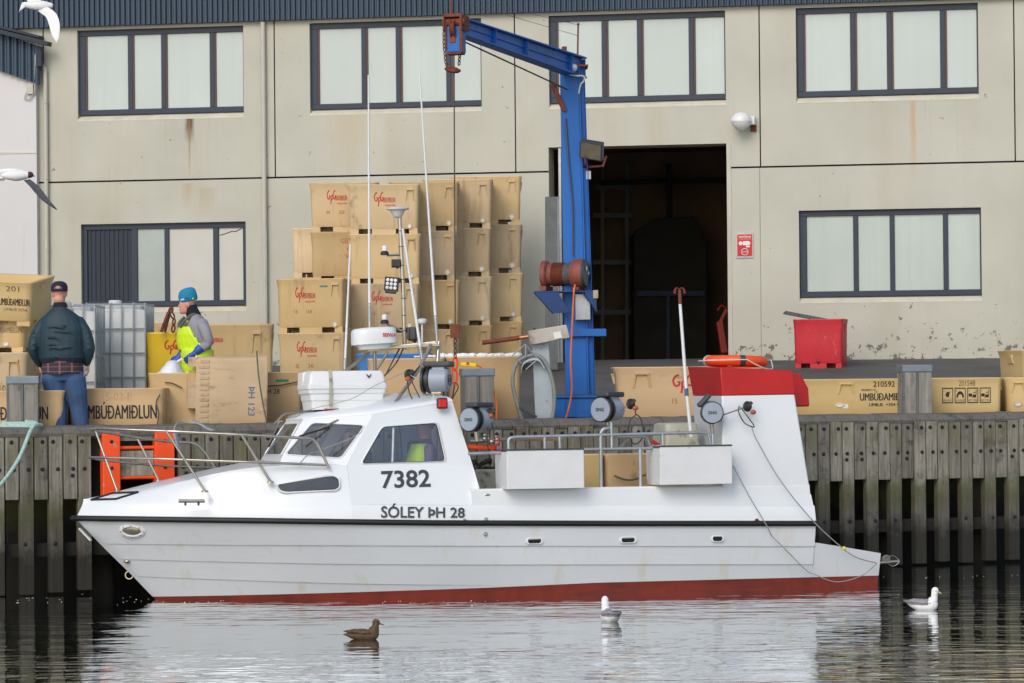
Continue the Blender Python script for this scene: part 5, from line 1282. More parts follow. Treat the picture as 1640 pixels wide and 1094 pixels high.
for x, y, v_ in ((1117, 622, .05), (1139, 622, .72)): c_ = bp(x, y, v_); mb.ball(Vector((F1m.x - .012, c_.y, c_.z)), .014, n=8)
mb.build('bolt_head', M['paper'], boat)

# ---- lettering
K_, kx = None, None
def plate(px, z0, z1):   # writing on the house side plane between two pixel corners
    (x0, y0), (x1, y1) = px
    a, b, c = A_s, S_s, K_f
    P = lambda u, v: onplane(x0 + (x1 - x0) * u, (y0 + (z0 - y0) * u) , a, b, c)
    return P
def letter(name, s, x0, x1, yb0, yt0, yb1, yt1, a, b, c, off=.006, mk='letter', bold=.03):
    n = (b - a).cross(c - a).normalized()
    if n.dot(cen - a) > 0: n = -n
    P00, P10, P11, P01 = onplane(x0, yb0, a, b, c), onplane(x1, yb1, a, b, c), onplane(x1, yt1, a, b, c), onplane(x0, yt0, a, b, c)
    q = MB(); put_text(q, s, lambda u, v: P00.lerp(P10, u).lerp(P01.lerp(P11, u), v) + n * off, bold); return q.build(name, M[mk], boat, normals=False)
def pixtext(name, s, objs, quad, mk='letter', bold=.02, off=.006):
    """writing laid onto the boat's own surface; quad = pixel corners bl, br, tr, tl"""
    q = MB(); last = [None]
    def fn(u, v):
        (a, b), (c, d), (e, f), (g, h) = quad; x = (a + (c - a) * u) * (1 - v) + (g + (e - g) * u) * v; y = (b + (d - b) * u) * (1 - v) + (h + (f - h) * u) * v
        best = None
        for o in objs:
            p = onmesh(o, BOAT.M, x, y, off)
            if p is not None and (best is None or p.y < best.y): best = p
        last[0] = best if best is not None else last[0]; return last[0]
    put_text(q, s, fn, bold); return q.build(name, M[mk], boat, normals=False)
pixtext('registration_number', '7382', [house], [(611, 783), (690, 780.5), (688, 752), (610, 754.5)])
pixtext('boat_name', 'SÓLEY ÞH 28', [tops, house], [(610, 829.5), (744, 829.5), (744, 809.5), (610, 806.5)], off=.013)
# ---- small fittings on the hull
def onhull(x, y):
    v = 1.3
    for _ in range(6):
        p = bp(x, y, v); v = half(p.z, p.x) + .012
    return bp(x, y, v)
for x, y, s_ in ((856, 866, 1), (1006, 864.5, 1), (1149, 862.5, .75)):
    c_ = onhull(x, y); p = MB(); rw, rh = .088 * s_, .034
    ring = lambda k, o: [c_ + Vector(((rw * k - rh * k) * (1 if math.cos(t) > 0 else -1) + rh * k * math.cos(t), -o, rh * k * math.sin(t))) for t in [2 * math.pi * (j + .5) / 20 for j in range(20)]]
    p.loft([ring(1.25, 0), ring(1.2, .012), ring(.95, .014), ring(.9, .004)], cap=False); f_ = p.build('scupper', M['white'], boat, smooth=40)
    p = MB(); p.add(ring(.93, .005), [tuple(range(20))]); p.build('hole', M['darkhole'], f_)
c_ = onhull(212, 850); p = MB()
dirn = Vector((-.55, -.83, 0)); tang = Vector((.83, -.55, 0)); vert = Vector((-.05, .0, 1)).normalized()
nrm = Vector((-.42, -.80, -.42)).normalized(); tang = nrm.cross(Vector((0, 0, 1))).normalized() * -1; vert = tang.cross(nrm).normalized()
er = lambda k, o: [c_ + tang * (.165 * k * math.cos(2 * math.pi * j / 24)) + vert * (.085 * k * math.sin(2 * math.pi * j / 24)) + nrm * o for j in range(24)]
p.loft([er(1, -.02), er(.96, .018), er(.74, .024), er(.66, .006)], cap=False); f_ = p.build('bow_port', M['white'], boat, smooth=40)
p = MB(); p.loft([er(.66, .004), er(.5, .016), er(.25, .02)]); p.build('lamp_glass', M['reflector'], f_, smooth=50)
p = MB()
for j in range(8): t = 2 * math.pi * j / 8; p.ball(c_ + tang * (.14 * math.cos(t)) + vert * (.072 * math.sin(t)) + nrm * .024, .008, n=6)
p.build('screw', M['steel'], f_)
p = MB(); a, b = bp(127, 846, .05), bp(146, 866, .09); p.bar(a + Vector((0, .0, 0)), b + Vector((0, .0, 0)), .12, .018); p.build('bow_plate', M['white'], boat, bevel=.01)
p = MB(); c_ = bp(203, 899, .08); p.ball(c_ + Vector((0, -.03, 0)), .04, .04, .025, 10); p.build('bow_nozzle', M['steel'], boat, smooth=60)
p = MB(); c_ = bp(207, 921, 0); p.torus(c_, (.3, 1, 0), .045, .009, 18, 6, R(60), R(330)); p.build('towing_eye', M['steel'], boat, smooth=60)
for x, y, v in ((777, 855, 1.3), (778, 832, 1.33), (1212, 834, 1.34), (744, 834, 1.34)):
    c_ = bp(x, y, bR(U_(x, y, v)) + .0) if y < 845 else onhull(x, y); p = MB(); p.lathe([(.026, 0), (.026, .014), (.014, .016), (.012, .004), (0, .004)], c_ + Vector((0, .004, 0)), (0, -1, 0), 14); p.build('drain_fitting', M['steel'] if x < 1000 else M['rust'], boat, smooth=40)
# grab handle, cleats, foredeck hatch marking, portlight
def onfore(x, y, v0=1.0):                          # side of the trunk forward
    return bp(x, y, v0)
p = MB(); y_ = 1.10
h0, h1 = bp(286, 802.5, 1.045), bp(328, 802.5, 1.075); p.tube([h0, h1], .020, 8); 
for x in (297, 318): p.cyl(bp(x, 802, 1.06), bp(x, 809, 1.03), .014, n=8)
p.build('cleat', M['steel'], boat, smooth=50)
p = MB(); a = bp(770, 794, 1.31); b = bp(789, 794, 1.31); p.tube(smoothpts([a, (a + b) / 2 + Vector((0, -.03, .012)), b], 4), .014, 8); p.build('cleat', M['steel'], boat, smooth=50)
def on_deck(x, y):                                  # walk the ray onto the foredeck crown
    best = None
    for k in range(120):
        v = 1.0 - k * .012; p = bp(x, y, v); bk = max(.02, bR(p.x) - .04)
        if p.x < .1: continue
        f = abs(v) / bk
        if f > 1: continue
        zs = KN(p.x) + (CR(p.x) - KN(p.x)) * (1 - f ** 1.6)
        if p.z <= zs + .004: return Vector((p.x, p.y, p.z + .004))
    return bp(x, y, .2)
p = MB(); Hp = [(146, 801), (186, 800), (222, 789), (180, 791)]
for i in range(4):
    (x0, y0), (x1, y1) = Hp[i], Hp[(i + 1) % 4]; P_ = [onmesh(fdeck, BOAT.M, x0 + (x1 - x0) * k / 6, y0 + (y1 - y0) * k / 6, .008) for k in range(7)]; P_ = [q for q in P_ if q is not None]
    if len(P_) > 1: p.tube(P_, .013, 6)
p.build('hatch_seal', M['black'], boat, smooth=50)
PL = roundpoly([Vector(q) for q in ((444, 777, 0), (449, 786, 0), (458, 788.5, 0), (537, 785.5, 0), (543, 781, 0), (542, 768, 0), (534, 763.5, 0), (522, 764.5, 0))], 4, 2); m = len(PL)
hitp = lambda x, y, o_: (onmesh(fdeck, BOAT.M, x, y, o_) or onmesh(house, BOAT.M, x, y, o_) or bp(x, y, 1.2))
cx_, cy_ = 500, 776
p = MB(); h = [hitp(q.x, q.y, .024) for q in PL]
p.add([hitp(cx_ + (q.x - cx_) * 1.055, cy_ + (q.y - cy_) * 1.28, .002) for q in PL] + [hitp(cx_ + (q.x - cx_) * 1.03, cy_ + (q.y - cy_) * 1.15, .03) for q in PL] + h, [(i, (i + 1) % m, m + (i + 1) % m, m + i) for i in range(m)] + [(m + i, m + (i + 1) % m, 2 * m + (i + 1) % m, 2 * m + i) for i in range(m)])
w_ = p.build('portlight', M['white'], boat, smooth=35)
p = MB(); p.add(h, [tuple(range(m))]); p.build('pane', mat('dark_portlight_glass', lin(52, 58, 62), .06, var=.25, vs=4, coat=.8), w_)
# wipers
def wiper(x0, y0, x1, y1, v0, v1, xb0, yb0, xb1, yb1):
    p = MB(); a = bp(x0, y0, v0) + Vector((-.03, -.04, 0)); b = bp(x1, y1, v1) + Vector((-.03, -.04, .0)); p.tube([a, b], .009, 6); p.tube([a + Vector((0, 0, .012)), b + Vector((0, 0, .012))], .006, 6)
    p.cyl(a, a + Vector((.05, .04, 0)), .02, n=8); p.cur = 1; p.bar(bp(xb0, yb0, v1) + Vector((-.03, -.045, 0)), bp(xb1, yb1, v1) + Vector((-.03, -.045, 0)), .016, .022); return p.build('wiper', [M['steel'], M['black']], boat)
wiper(543, 674, 505, 692, .70, .70, 530, 684, 482, 699)
wiper(449, 676, 440, 705, .15, .3, 449, 686, 433, 716)

# ---- pulpit rails
def rail(name, pts, r=.016, mk='steel', n=5):
    p = MB(); p.tube(smoothpts(pts, n), r, 8); return p.build(name, M[mk], boat, smooth=60)
def poly(pts, rad=.09):
    P = [Vector(q) for q in pts]; out = [P[0]]
    for a, b, c in zip(P, P[1:], P[2:]):
        k = min(rad, (a - b).length * .45, (c - b).length * .45); p0 = b + (a - b).normalized() * k; p1 = b + (c - b).normalized() * k
        out += [p0 * (1 - t) ** 2 + b * 2 * t * (1 - t) + p1 * t * t for t in (0, .25, .5, .75, 1)]
    out.append(P[-1]); return out
def pipe(name, pts, r=.016, mk='steel', rad=.09):
    p = MB(); p.tube(poly(pts, rad), r, 8); return p.build(name, M[mk], boat, smooth=60)
vr = [(145, .25), (200, .62), (280, .92), (400, 1.12), (530, 1.15)]
nr = lambda x, y, dv=0: bp(x, y, interp(vr, x) + dv)
near_top = [nr(x, y) for x, y in ((163, 686), (200, 688), (280, 691), (380, 696), (455, 700), (505, 703), (527, 750))]
far_top = [bp(x, y, v) for x, y, v in ((150, 689.5, -.1), (185, 695, -.45), (225, 702, -.75), (270, 707, -.98), (312, 709, -1.05), (328, 724, -1.1), (345, 750, -1.1))]
bow_t = [bp(143, 688, .1)]
pipe('pulpit_rail', list(reversed(near_top)) + bow_t + far_top, .017)
near_mid = [nr(x, y) for x, y in ((165, 733), (260, 735), (400, 740), (522, 745))]; far_mid = [bp(x, y, v) for x, y, v in ((150, 735, -.1), (200, 741, -.5), (260, 746, -.9), (345, 749.5, -1.1))]
pipe('pulpit_rail', list(reversed(near_mid)) + [bp(141, 732.5, .1)] + far_mid, .014)
for (x0, y0, v0, x1, y1, v1) in ((266, 690, .88, 328, 786, .98), (387, 697, 1.11, 433, 771, 1.12), (153, 690, -.1, 188, 787, .1), (220, 702, -.72, 254, 769, -.62)):
    p = MB(); p.tube([bp(x0, y0, v0), bp(x1, y1, v1)], .015, 8); b_ = bp(x1, y1, v1); p.lathe([(.04, -.02), (.04, .0), (.02, .008)], b_, (0, 0, 1), 12); p.build('stanchion', M['steel'], boat, smooth=50)
# anchor roller hoop (canvas strap) on the rail
p = MB(); pts = smoothpts([bp(285, 719, .3), bp(279, 692, .3), bp(284, 678, .3), bp(300, 674, .3), (bp(318, 679, .3)), bp(330, 686, .3), bp(340, 690, .3)], 5)
p.loft([[q + Vector((-.02, -.05, 0)), q + Vector((.03, .05, 0)), q + Vector((.045, .05, .012)), q + Vector((.0, -.05, .012))] for q in pts]); p.build('bow_hoop', M['galv'], boat, smooth=40)

# ---- roof gear
zroof = A_r.z + .11
pipe('roof_rail', [bp(612, 661, .85), bp(622, 652, .85), bp(700, 644, .85), bp(702, 650, .85)], .014, rad=.05)
pipe('roof_rail', [bp(440, 678, -.2), bp(455, 662, -.3), bp(500, 656, -.5), bp(560, 652, -.75)], .014, rad=.05)
def post(name, pts, r, mk='steel', n=10): p = MB(); p.tube(pts, r, n); return p.build(name, M[mk], boat, smooth=60)
bpv = bp
# radar gantry
post('gantry_leg', [bp(590, 566, .0), bp(545, 600, .25)], .020); post('gantry_leg', [bp(600, 562, -.1), bp(601, 600, -.15)], .022)
post('gantry_leg', [bp(620, 566, -.3), bp(592, 610, -.45)], .016)
post('gantry_leg', [bp(703, 548, .2), bp(700, 588, .3)], .026); post('gantry_leg', [bp(690, 552, .3), bp(672, 590, .45), bp(623, 659, .8)], .022)
p = MB(); p.bar(bp(590, 561, -.1), bp(704, 549, .15), .10, .045); p.bar(bp(606, 558, .2), bp(704, 553, .28), .04, .03); p.build('gantry_platform', M['steel'], boat, bevel=.006)
def radome():
    c_ = bp(599, 541, .15); p = MB(); p.M = Matrix.Translation(c_) @ Matrix.Rotation(R(-3), 4, 'Y')
    def sup(k, z, n=28):
        return [(k * math.copysign(abs(math.cos(t)) ** .72, math.cos(t)) * .275, k * math.copysign(abs(math.sin(t)) ** .72, math.sin(t)) * .20, z) for t in [2 * math.pi * j / n for j in range(n)]]
    p.loft([sup(.70, -.135), sup(.76, -.09), sup(1.0, -.075), sup(1.0, -.02), sup(.985, .05), sup(.95, .095), sup(.85, .115), sup(.5, .125)]); r_ = p.build('radar_dome', M['white'], boat, smooth=45)
    p = MB(); p.M = Matrix.Translation(c_); put_text(p, 'SEIWA', lambda u, v: (.06 + u * .17, -.203 + max(0, u - .4) * .04, .005 + v * .045), .03); p.build('lettering', M['redink'], r_, normals=False)
radome()
# mast with lamps
mt = post('mast', [bp(648, 560, -.1), bp(646, 470, -.1), bp(640, 345, -.1)], .026)
mf = lambda x, y, v=-.1: bp(x, y, v)
p = MB(); c_ = mf(637, 349); p.lathe([(.035, 0), (.055, .02), (.085, .075), (.10, .095), (.135, .10), (.14, .115), (.10, .125), (0, .128)], c_, (0, 0, 1), 22); p.build('gps_antenna', M['white'], boat, smooth=50)
p = MB(); p.torus(c_, (0, 0, 1), .001, .001)
for y in (370, 395, 425, 448, 478, 505, 530):
    b = MB(); a = mf(interp([(345, 640), (470, 646), (560, 648)], y), y); b.torus(a, (0, 0, 1), .028, .004, 12, 4)
    p.v += []; p.add([tuple(v) for v in b.v], b.f)
p.build('cable_tie', M['blackp'], boat)
for x, y, yb in ((616, 398, 407), (616, 508, 529)):
    c_ = mf(x, y + 4); p = MB(); p.tube([mf(x + 4, y + 11), mf(644, y + 10 if y < 450 else y + 22)], .014, 8); f_ = p.build('lamp_arm', M['steel'], boat)
    p = MB(); p.lathe([(.05, -.05), (.05, -.02), (.03, .0)], c_, (0, 0, 1), 14); p.build('lamp_base', M['blackp'], f_, smooth=40)
    p = MB(); p.lathe([(.032, .0), (.034, .05), (.028, .062), (0, .064)], c_, (0, 0, 1), 14); p.build('lamp_lens', M['led'], f_, smooth=40)
def ledlamp(x, y, s_, rz, name='deck_light', grid=True):
    c_ = mf(x, y); p = MB(); Mx = Matrix.Translation(c_) @ Matrix.Rotation(rz, 4, 'Z') @ Matrix.Rotation(R(6), 4, 'Y'); p.M = Mx
    p.box(-s_, s_, -.03, .04, -s_, s_)
    for k in range(5): p.box(-s_ + k * s_ * .45, -s_ + k * s_ * .45 + s_ * .2, .04, .075, -s_, s_)
    p.box(-s_ * .8, s_ * .8, -.01, .02, -s_ * 1.35, -s_ * 1.05)
    f_ = p.build(name, M['blackp'], boat, bevel=.006)
    if grid:
        p = MB(); p.M = Mx
        for i in (-1, 0, 1):
            for j in (-1, 0, 1): p.lathe([(s_ * .24, 0), (s_ * .24, .004), (s_ * .12, .008)], (i * s_ * .55, -.031, j * s_ * .55), (0, -1, 0), 10)
        p.build('led_lens', M['led'], f_)
ledlamp(627, 455, .085, R(-16)); ledlamp(637, 422, .045, R(80), grid=False); ledlamp(664, 535, .075, R(60), grid=False)
p = MB(); p.tube([mf(676, 550), mf(676, 516)], .012, 8); p.lathe([(.045, -.01), (.06, .015), (.06, .035), (.04, .05), (0, .05)], mf(676, 517), (0, 0, 1), 16); p.build('gps_antenna', M['white'], boat, smooth=50)
def whip(x0, y0, x1, y1, v, r0=.018, r1=.009):
    a, b = bp(x0, y0, v), bp(x1, y1, v); p = MB(); d = (b - a)
    p.tube([a + d * .09, b], [r0, r1], 8); f_ = p.build('whip_antenna', M['white'], boat, smooth=60)
    p = MB(); p.tube([a, a + d * .03], .02, 10); p.cur = 1; p.tube([a + d * .03, a + d * .09], .021, 10); p.tube([a + d * .093, a + d * .1], r0 + .003, 10); p.build('antenna_base', [M['steel'], M['galv']], f_, smooth=60)
whip(592, 526, 590, 120, .0); whip(700, 548, 672, 119, .2); whip(552, 594, 561, 391, .15, .015, .011); whip(676, 576, 645, 366, .35, .018, .016)
# cabin top light, cables
p = MB(); c_ = bp(708, 646, 1.01); p.box(c_.x - .065, c_.x + .065, c_.y - .03, c_.y + .03, c_.z - .065, c_.z + .065); f_ = p.build('side_light', M['blackp'], boat, bevel=.02)
p = MB(); p.box(c_.x - .048, c_.x + .048, c_.y - .042, c_.y - .028, c_.z - .048, c_.z + .048); p.build('lens', M['redlamp'], f_, bevel=.012)
for pts in ([bp(640, 558, .2), bp(628, 580, .3), bp(618, 600, .3)], [bp(646, 558, .2), bp(634, 582, .35), bp(612, 606, .3)], [bp(690, 560, .3), bp(676, 582, .42), bp(660, 600, .55)]):
    p = MB(); p.tube(smoothpts(pts, 5), .009, 6); p.build('cable', M['blackp'], boat)
p = MB(); p.tube(smoothpts([bp(660, 590, .6), bp(640, 600, .6), bp(600, 618, .7), bp(560, 640, .8), bp(500, 655, .7), bp(470, 670, .5)], 5), .004, 5); p.build('cord', M['cord'], boat)
p = MB(); p.tube(smoothpts([bp(606, 667, .9), bp(590, 683, .95), bp(566, 700, .98), bp(530, 715, .98), bp(495, 728, 1.0), bp(478, 745, 1.1)], 5), .006, 5); p.build('cord', M['cord'], boat)
# working deck rails
vg = 1.27
pipe('deck_rail', [bp(815, 722, vg), bp(814, 702, vg), bp(826, 700, vg), bp(1000, 696, vg), bp(1134, 692, vg), bp(1139, 716, vg)], .020, 'galv', .06)
pipe('deck_rail', [bp(750, 727, vg), bp(820, 724, vg), bp(936, 720, vg), bp(1040, 718, vg), bp(1060, 714, vg)], .020, 'galv', .03)
pipe('deck_rail', [bp(752, 707, .2), bp(800, 704, .2), bp(900, 702, -.2)], .026, 'steel', .03)
pipe('deck_rail', [bp(975, 700, vg - .1), bp(1036, 699, vg - .1), bp(1042, 716, vg - .1)], .014, 'galv', .05)
for x, y0, y1 in ((872, 700, 722), (896, 699, 722), (962, 697, 780), (979, 676, 720), (1025, 718, 780), (1061, 694, 716), (1141, 676, 716)):
    post('rail_post', [bp(x, y0, vg), bp(x + 1, y1, vg)], .019 if y1 < 770 else .022, 'galv')
pipe('pipe_elbow', [bp(962, 720, vg - .1), bp(962, 694, vg - .1), bp(966, 687, vg - .1), bp(976, 686, vg - .1)], .024, 'galv', .06)
p = MB(); p.bar(bp(1043, 706, 1.2), bp(1058, 715, 1.2), .02, .045); p.build('lever', M['red'], boat, bevel=.006)
p = MB(); p.tube([bp(748, 716, .9), bp(795, 717, .9)], .03, 10); p.build('orange_bar', M['orange2'], boat, smooth=60)
for x0, x1, y0, y1 in ((813, 935, 722, 784), (1058, 1172, 716, 777)):
    n0, n1 = bp(x0, y1, 1.56), bp(x1, y0, 1.56); a_ = bp(x0, y0, 1.56)
    u0, u1, z0, z1 = n0.x, n1.x, n0.z, a_.z; yb = -1.56
    p = MB(); t_ = .022
    p.box(u0, u1, yb, yb + t_, z0, z1); p.box(u0, u1, yb + .55 - t_, yb + .55, z0 + .06, z1 - .015); p.box(u0 + .001, u0 + t_, yb + t_, yb + .55 - t_, z0 + .001, z1 - .008); p.box(u1 - t_, u1 - .001, yb + t_, yb + .55 - t_, z0 + .001, z1 - .008); p.box(u0 + t_, u1 - t_, yb + t_, yb + .55 - t_, z0 + .002, z0 + .03)
    b_ = p.build('side_box', M['whitepaint'], boat, bevel=.006)
    p = MB(); p.box(u0 - .004, u1 + .004, yb - .006, yb + .026, z1, z1 + .018); p.box(u0 - .003, u0 + .026, yb + .026, yb + .55, z1 - .012, z1 + .012); p.build('edging', M['dkgrey'], b_)
# jigging reels
def reel(x, y, v, axis, rpx, head, name='jigging_reel', letters=None):
    c_ = bp(x, y, v); r = rpx * c_.length * 0 + rpx * (38.6 / FPX); a = Vector(axis).normalized()
    p = MB(); p.lathe([(r * .72, -.20), (r * .86, -.18), (r * .90, -.05), (r * .90, .03)], c_, a, 26); b_ = p.build(name, M['reel'], boat, smooth=40)
    p = MB(); p.lathe([(r * .93, .02), (r * 1.0, .03), (r * 1.0, .055), (r * .80, .06), (r * .80, .085), (r * 1.0, .09), (r * 1.0, .12), (r * .90, .125)], c_, a, 28); p.build('spool', M['blackp'], b_, smooth=35)
    p = MB(); p.lathe([(r * .92, .118), (r * .90, .135), (0, .138)], c_, a, 28); p.build('cover', M['reel'], b_, smooth=35)
    p = MB(); p.bar(c_ + a * (-.16) + Vector((0, 0, r * .8)), c_ + a * .0 + Vector((0, 0, r * .8)), r * .9, r * .5); p.build('neck', M['reel'], b_, bevel=.015)
    p = MB(); hx, hz, tilt = head; q0 = c_ + a * -.24 + Vector((0, 0, r * 1.16)); q1 = c_ + a * .10 + Vector((0, 0, r * 1.18))
    if tilt: q0 = c_ + Vector((-r * 1.25, -.03, r * .55)); q1 = c_ + Vector((-r * .18, -.03, r * 1.6))
    p.bar(q0, q1, r * 1.25 if not tilt else .09, r * .42); p.build('control_head', M['dkgrey'], b_, bevel=.02)
    if letters:
        s_ = a.cross(Vector((0, 0, 1))).normalized(); s_ = s_ if s_.x > 0 else -s_; uz = s_.cross(a); uz = uz if uz.z > 0 else -uz
        o_ = a * .142 if letters == 1 else Vector((0, 0, 0)); p = MB(); put_text(p, 'DNG', lambda u, v_: c_ + o_ + s_ * (u - .5) * r * .75 + uz * (v_ - .5) * r * .28, .03); p.build('lettering', M['letter'], b_, normals=False)
    p = MB(); p.cyl(c_ + Vector((0, 0, -r * .8)), c_ + Vector((.02, .02, -r * 1.75)), .026, n=8); p.bar(c_ + a * -.1 + Vector((0, 0, -r * .9)), c_ + a * .1 + Vector((0, 0, -r * .9)), .05, .03); p.build('bracket', M['steel'], b_, bevel=.004)
    return b_, c_, r, a
def pulley(x, y, v, c_, rr, loops, ball_=(0, 0)):
    q = bp(x, y, v); p = MB(); p.tube([c_ + (q - c_).normalized() * .12 + Vector((0, -.06, -.05)), q], .008, 6); f_ = p.build('reel_arm', M['steel'], boat)
    p = MB(); p.lathe([(.05, -.012), (.065, 0), (.05, .012)], q, (0.25, -1, 0), 16); p.bar(q + Vector((.0, 0, .0)), q + Vector((.055, -.01, .05)), .03, .04); p.build('pulley', M['blackp'], f_, smooth=50)
    p = MB(); p.ball(q + Vector((ball_[0], -.03, ball_[1])), .038, .03, .03, 12); p.build('rubber_stop', mat('orange_rubber', lin(176, 92, 50), .6) if 'orange_rubber' not in bpy.data.materials else bpy.data.materials['orange_rubber'], f_, smooth=60)
    for lp in loops: p = MB(); p.tube(smoothpts([bp(a_, b_, v) for a_, b_ in lp], 5), .007, 6); p.build('line_loop', M['blackp'], f_)
_, c1, r1, a1 = reel(694, 609, .75, (-.85, .52, 0), 22, (0, 0, 0))
p = MB(); p.torus(c1 + a1 * -.205, a1, r1 * .38, .004, 20, 4); p.build('emblem', M['letter'], boat)
p = MB(); s_ = Vector((.52, .85, 0)).normalized(); put_text(p, 'DNG', lambda u, v: c1 + a1 * -.206 + s_ * (u - .5) * r1 * .7 + Vector((0, 0, 1)) * ((v - .5) * r1 * .3), .03); p.build('lettering', M['letter'], boat, normals=False)
pulley(655, 600, .75, c1, r1, [[(652, 605), (656, 630), (668, 652), (674, 654), (673, 640), (660, 612)]], (-.02, -.05))
_, c2, r2, a2 = reel(762, 672, 1.1, (-.80, -.60, 0), 20, (0, 0, 0), letters=1)
pulley(785, 662, 1.1, c2, r2, [[(784, 668), (781, 690), (781, 715), (786, 725)], [(786, 668), (790, 690), (793, 712)]], (0, -.03))
_, c3, r3, a3 = reel(972, 656, 1.1, (-.80, -.60, 0), 21, (0, 0, 0), letters=1)
pulley(1010, 647, 1.1, c3, r3, [[(1018, 665), (1010, 672), (1006, 690), (1012, 708), (1019, 711), (1027, 704), (1030, 690), (1026, 670), (1018, 663)], [(1017, 650), (1018, 665)]], (.05, -.05))
_, c4, r4, a4 = reel(1139, 661, 1.30, (-.2, -1, 0), 18.5, (0, 0, 1), letters=1)
pulley(1197, 651, 1.35, c4, r4, [[(1184, 650), (1183, 660), (1192, 677), (1206, 684), (1207, 681), (1198, 668), (1186, 652)]], (.06, -.07))
for x in (798, 740): pass
# tangle of hoses and shackles by reel 2
p = MB()
for k in range(9):
    c_ = bp(786 + rnd.uniform(-10, 12), 702 + rnd.uniform(-6, 10), 1.0); p.ball(c_, rnd.uniform(.015, .035), n=8)
p.build('clamp', M['steel'], boat, smooth=40)
p = MB(); p.tube(smoothpts([bp(790, 706, 1.1), bp(795, 700, 1.1), bp(801, 706, 1.15), bp(793, 716, 1.15), bp(791, 730, 1.1)], 5), .008, 6); p.build('red_cable', M['red'], boat)
p = MB(); p.tube(smoothpts([bp(992, 722, 1.2), bp(1004, 706, 1.1), bp(1018, 700, 1.1)], 4), .006, 5); p.tube([bp(1003, 706, 1.1), bp(985, 722, 1.1)], .006, 5); p.tube([bp(1030, 700, 1.1), bp(1043, 720, 1.1)], .006, 5); p.build('cord', M['cord'], boat)
# line thrown along the stern
p = MB(); p.tube(smoothpts([bp(1204, 684, 1.36), bp(1212, 705, 1.40), bp(1250, 770, 1.42), bp(1300, 832, 1.47), bp(1347, 876, 1.42), bp(1372, 893, 1.36), bp(1404, 902, 1.3)], 6), .0065, 6); p.cur = 1
p.ball(bp(1352, 878, 1.42), .022, n=8); p.cur = 0
p.tube(smoothpts([bp(1404, 903, 1.3), bp(1380, 922, 1.34), bp(1340, 932, 1.36), bp(1305, 920, 1.36), bp(1290, 912, 1.36), bp(1250, 872, 1.42), bp(1236, 858, 1.42), bp(1228, 842, 1.46), bp(1200, 795, 1.42), bp(1174, 746, 1.42)], 6), .006, 6)
p.build('fishing_line', [M['cord'], M['yellow']], boat)
p = MB(); q = bp(1410, 899, .6); p.tube([bp(1404, 902, .6), bp(1438, 899, .6)], .018, 8); p.lathe([(.05, -.02), (.06, 0), (.05, .02)], bp(1419, 896, .6), (0, 1, .2), 14); p.tube(smoothpts([bp(1419, 896, .6), bp(1430, 890, .6), bp(1440, 899, .6), bp(1430, 907, .6), bp(1420, 900, .6)], 5), .006, 6); p.build('stern_roller', M['steel'], boat, smooth=50)
p = MB(); p.cyl(bp(1302, 814, .4), bp(1306, 814, .4), .0, .0) if False else None
# ---- loose things aboard
rb = thing('lifebuoy', 'orange lifebuoy with grey band and white grab rope lying on the red band', 'lifebuoy', M=BOAT.M @ Matrix.Translation(bp(1178, 588, .35)))
p = MB(); RR, rr2 = .335, .065; p.torus((0, 0, .07), (0.03, 0, 1), RR, rr2, 40, 14); p.build('ring', M['orange'], rb, smooth=70)
for a_ in (-50, 40, 130, 220):
    p = MB(); p.torus((0, 0, .07), (0.03, 0, 1), RR, rr2 + .004, 6, 14, R(a_ - 5), R(a_ + 5)); p.build('band', M['paper'] if a_ not in (220,) else M['dkgrey'], rb, smooth=60)
p = MB(); pts = []
for k in range(33):
    t = 2 * math.pi * k / 32; s = abs(math.sin(2 * t)); pts.append(((RR + rr2 + .02 + .05 * s) * math.cos(t), (RR + rr2 + .02 + .03 * s) * math.sin(t), .08 - .0 * s + (-.12 * s if math.sin(t) < -.2 and math.cos(t) > 0 else 0)))
p.tube(pts, .008, 6); p.build('grab_rope', M['whiterope'], rb, smooth=60)
bhk = thing('grapnel_pole', 'white pole with a rusty grapnel hook standing before the red band', 'pole', M=BOAT.M @ Matrix.Translation(bp(1108, 700, .95))); PF = Frame(BOAT.M @ Matrix.Translation(bp(1108, 700, .95)))
gp = lambda x, y: PF.pick(x, y)
p = MB(); p.tube([gp(1107, 700), gp(1099, 622), gp(1089, 484)], [.023, .021, .019], 10); p.build('pole', M['white'], bhk, smooth=60)
p = MB(); p.tube([gp(1100, 634), gp(1099, 622)], .025, 10); p.build('blue_tape', M['blueink'], bhk, smooth=60)
p = MB(); p.tube([gp(1089.3, 487), gp(1088.5, 464)], .022, 8)
for t in (0, 90, 180, 270):
    d = Vector((math.cos(R(t + 20)), math.sin(R(t + 20)), 0)); b_ = gp(1088.5, 463); p.tube(smoothpts([b_, b_ + d * .05 + Vector((0, 0, .012)), b_ + d * .08 + Vector((0, 0, -.02)), b_ + d * .085 + Vector((0, 0, -.055))], 4), .008, 6)
p.build('grapnel', M['rust'], bhk, smooth=50)
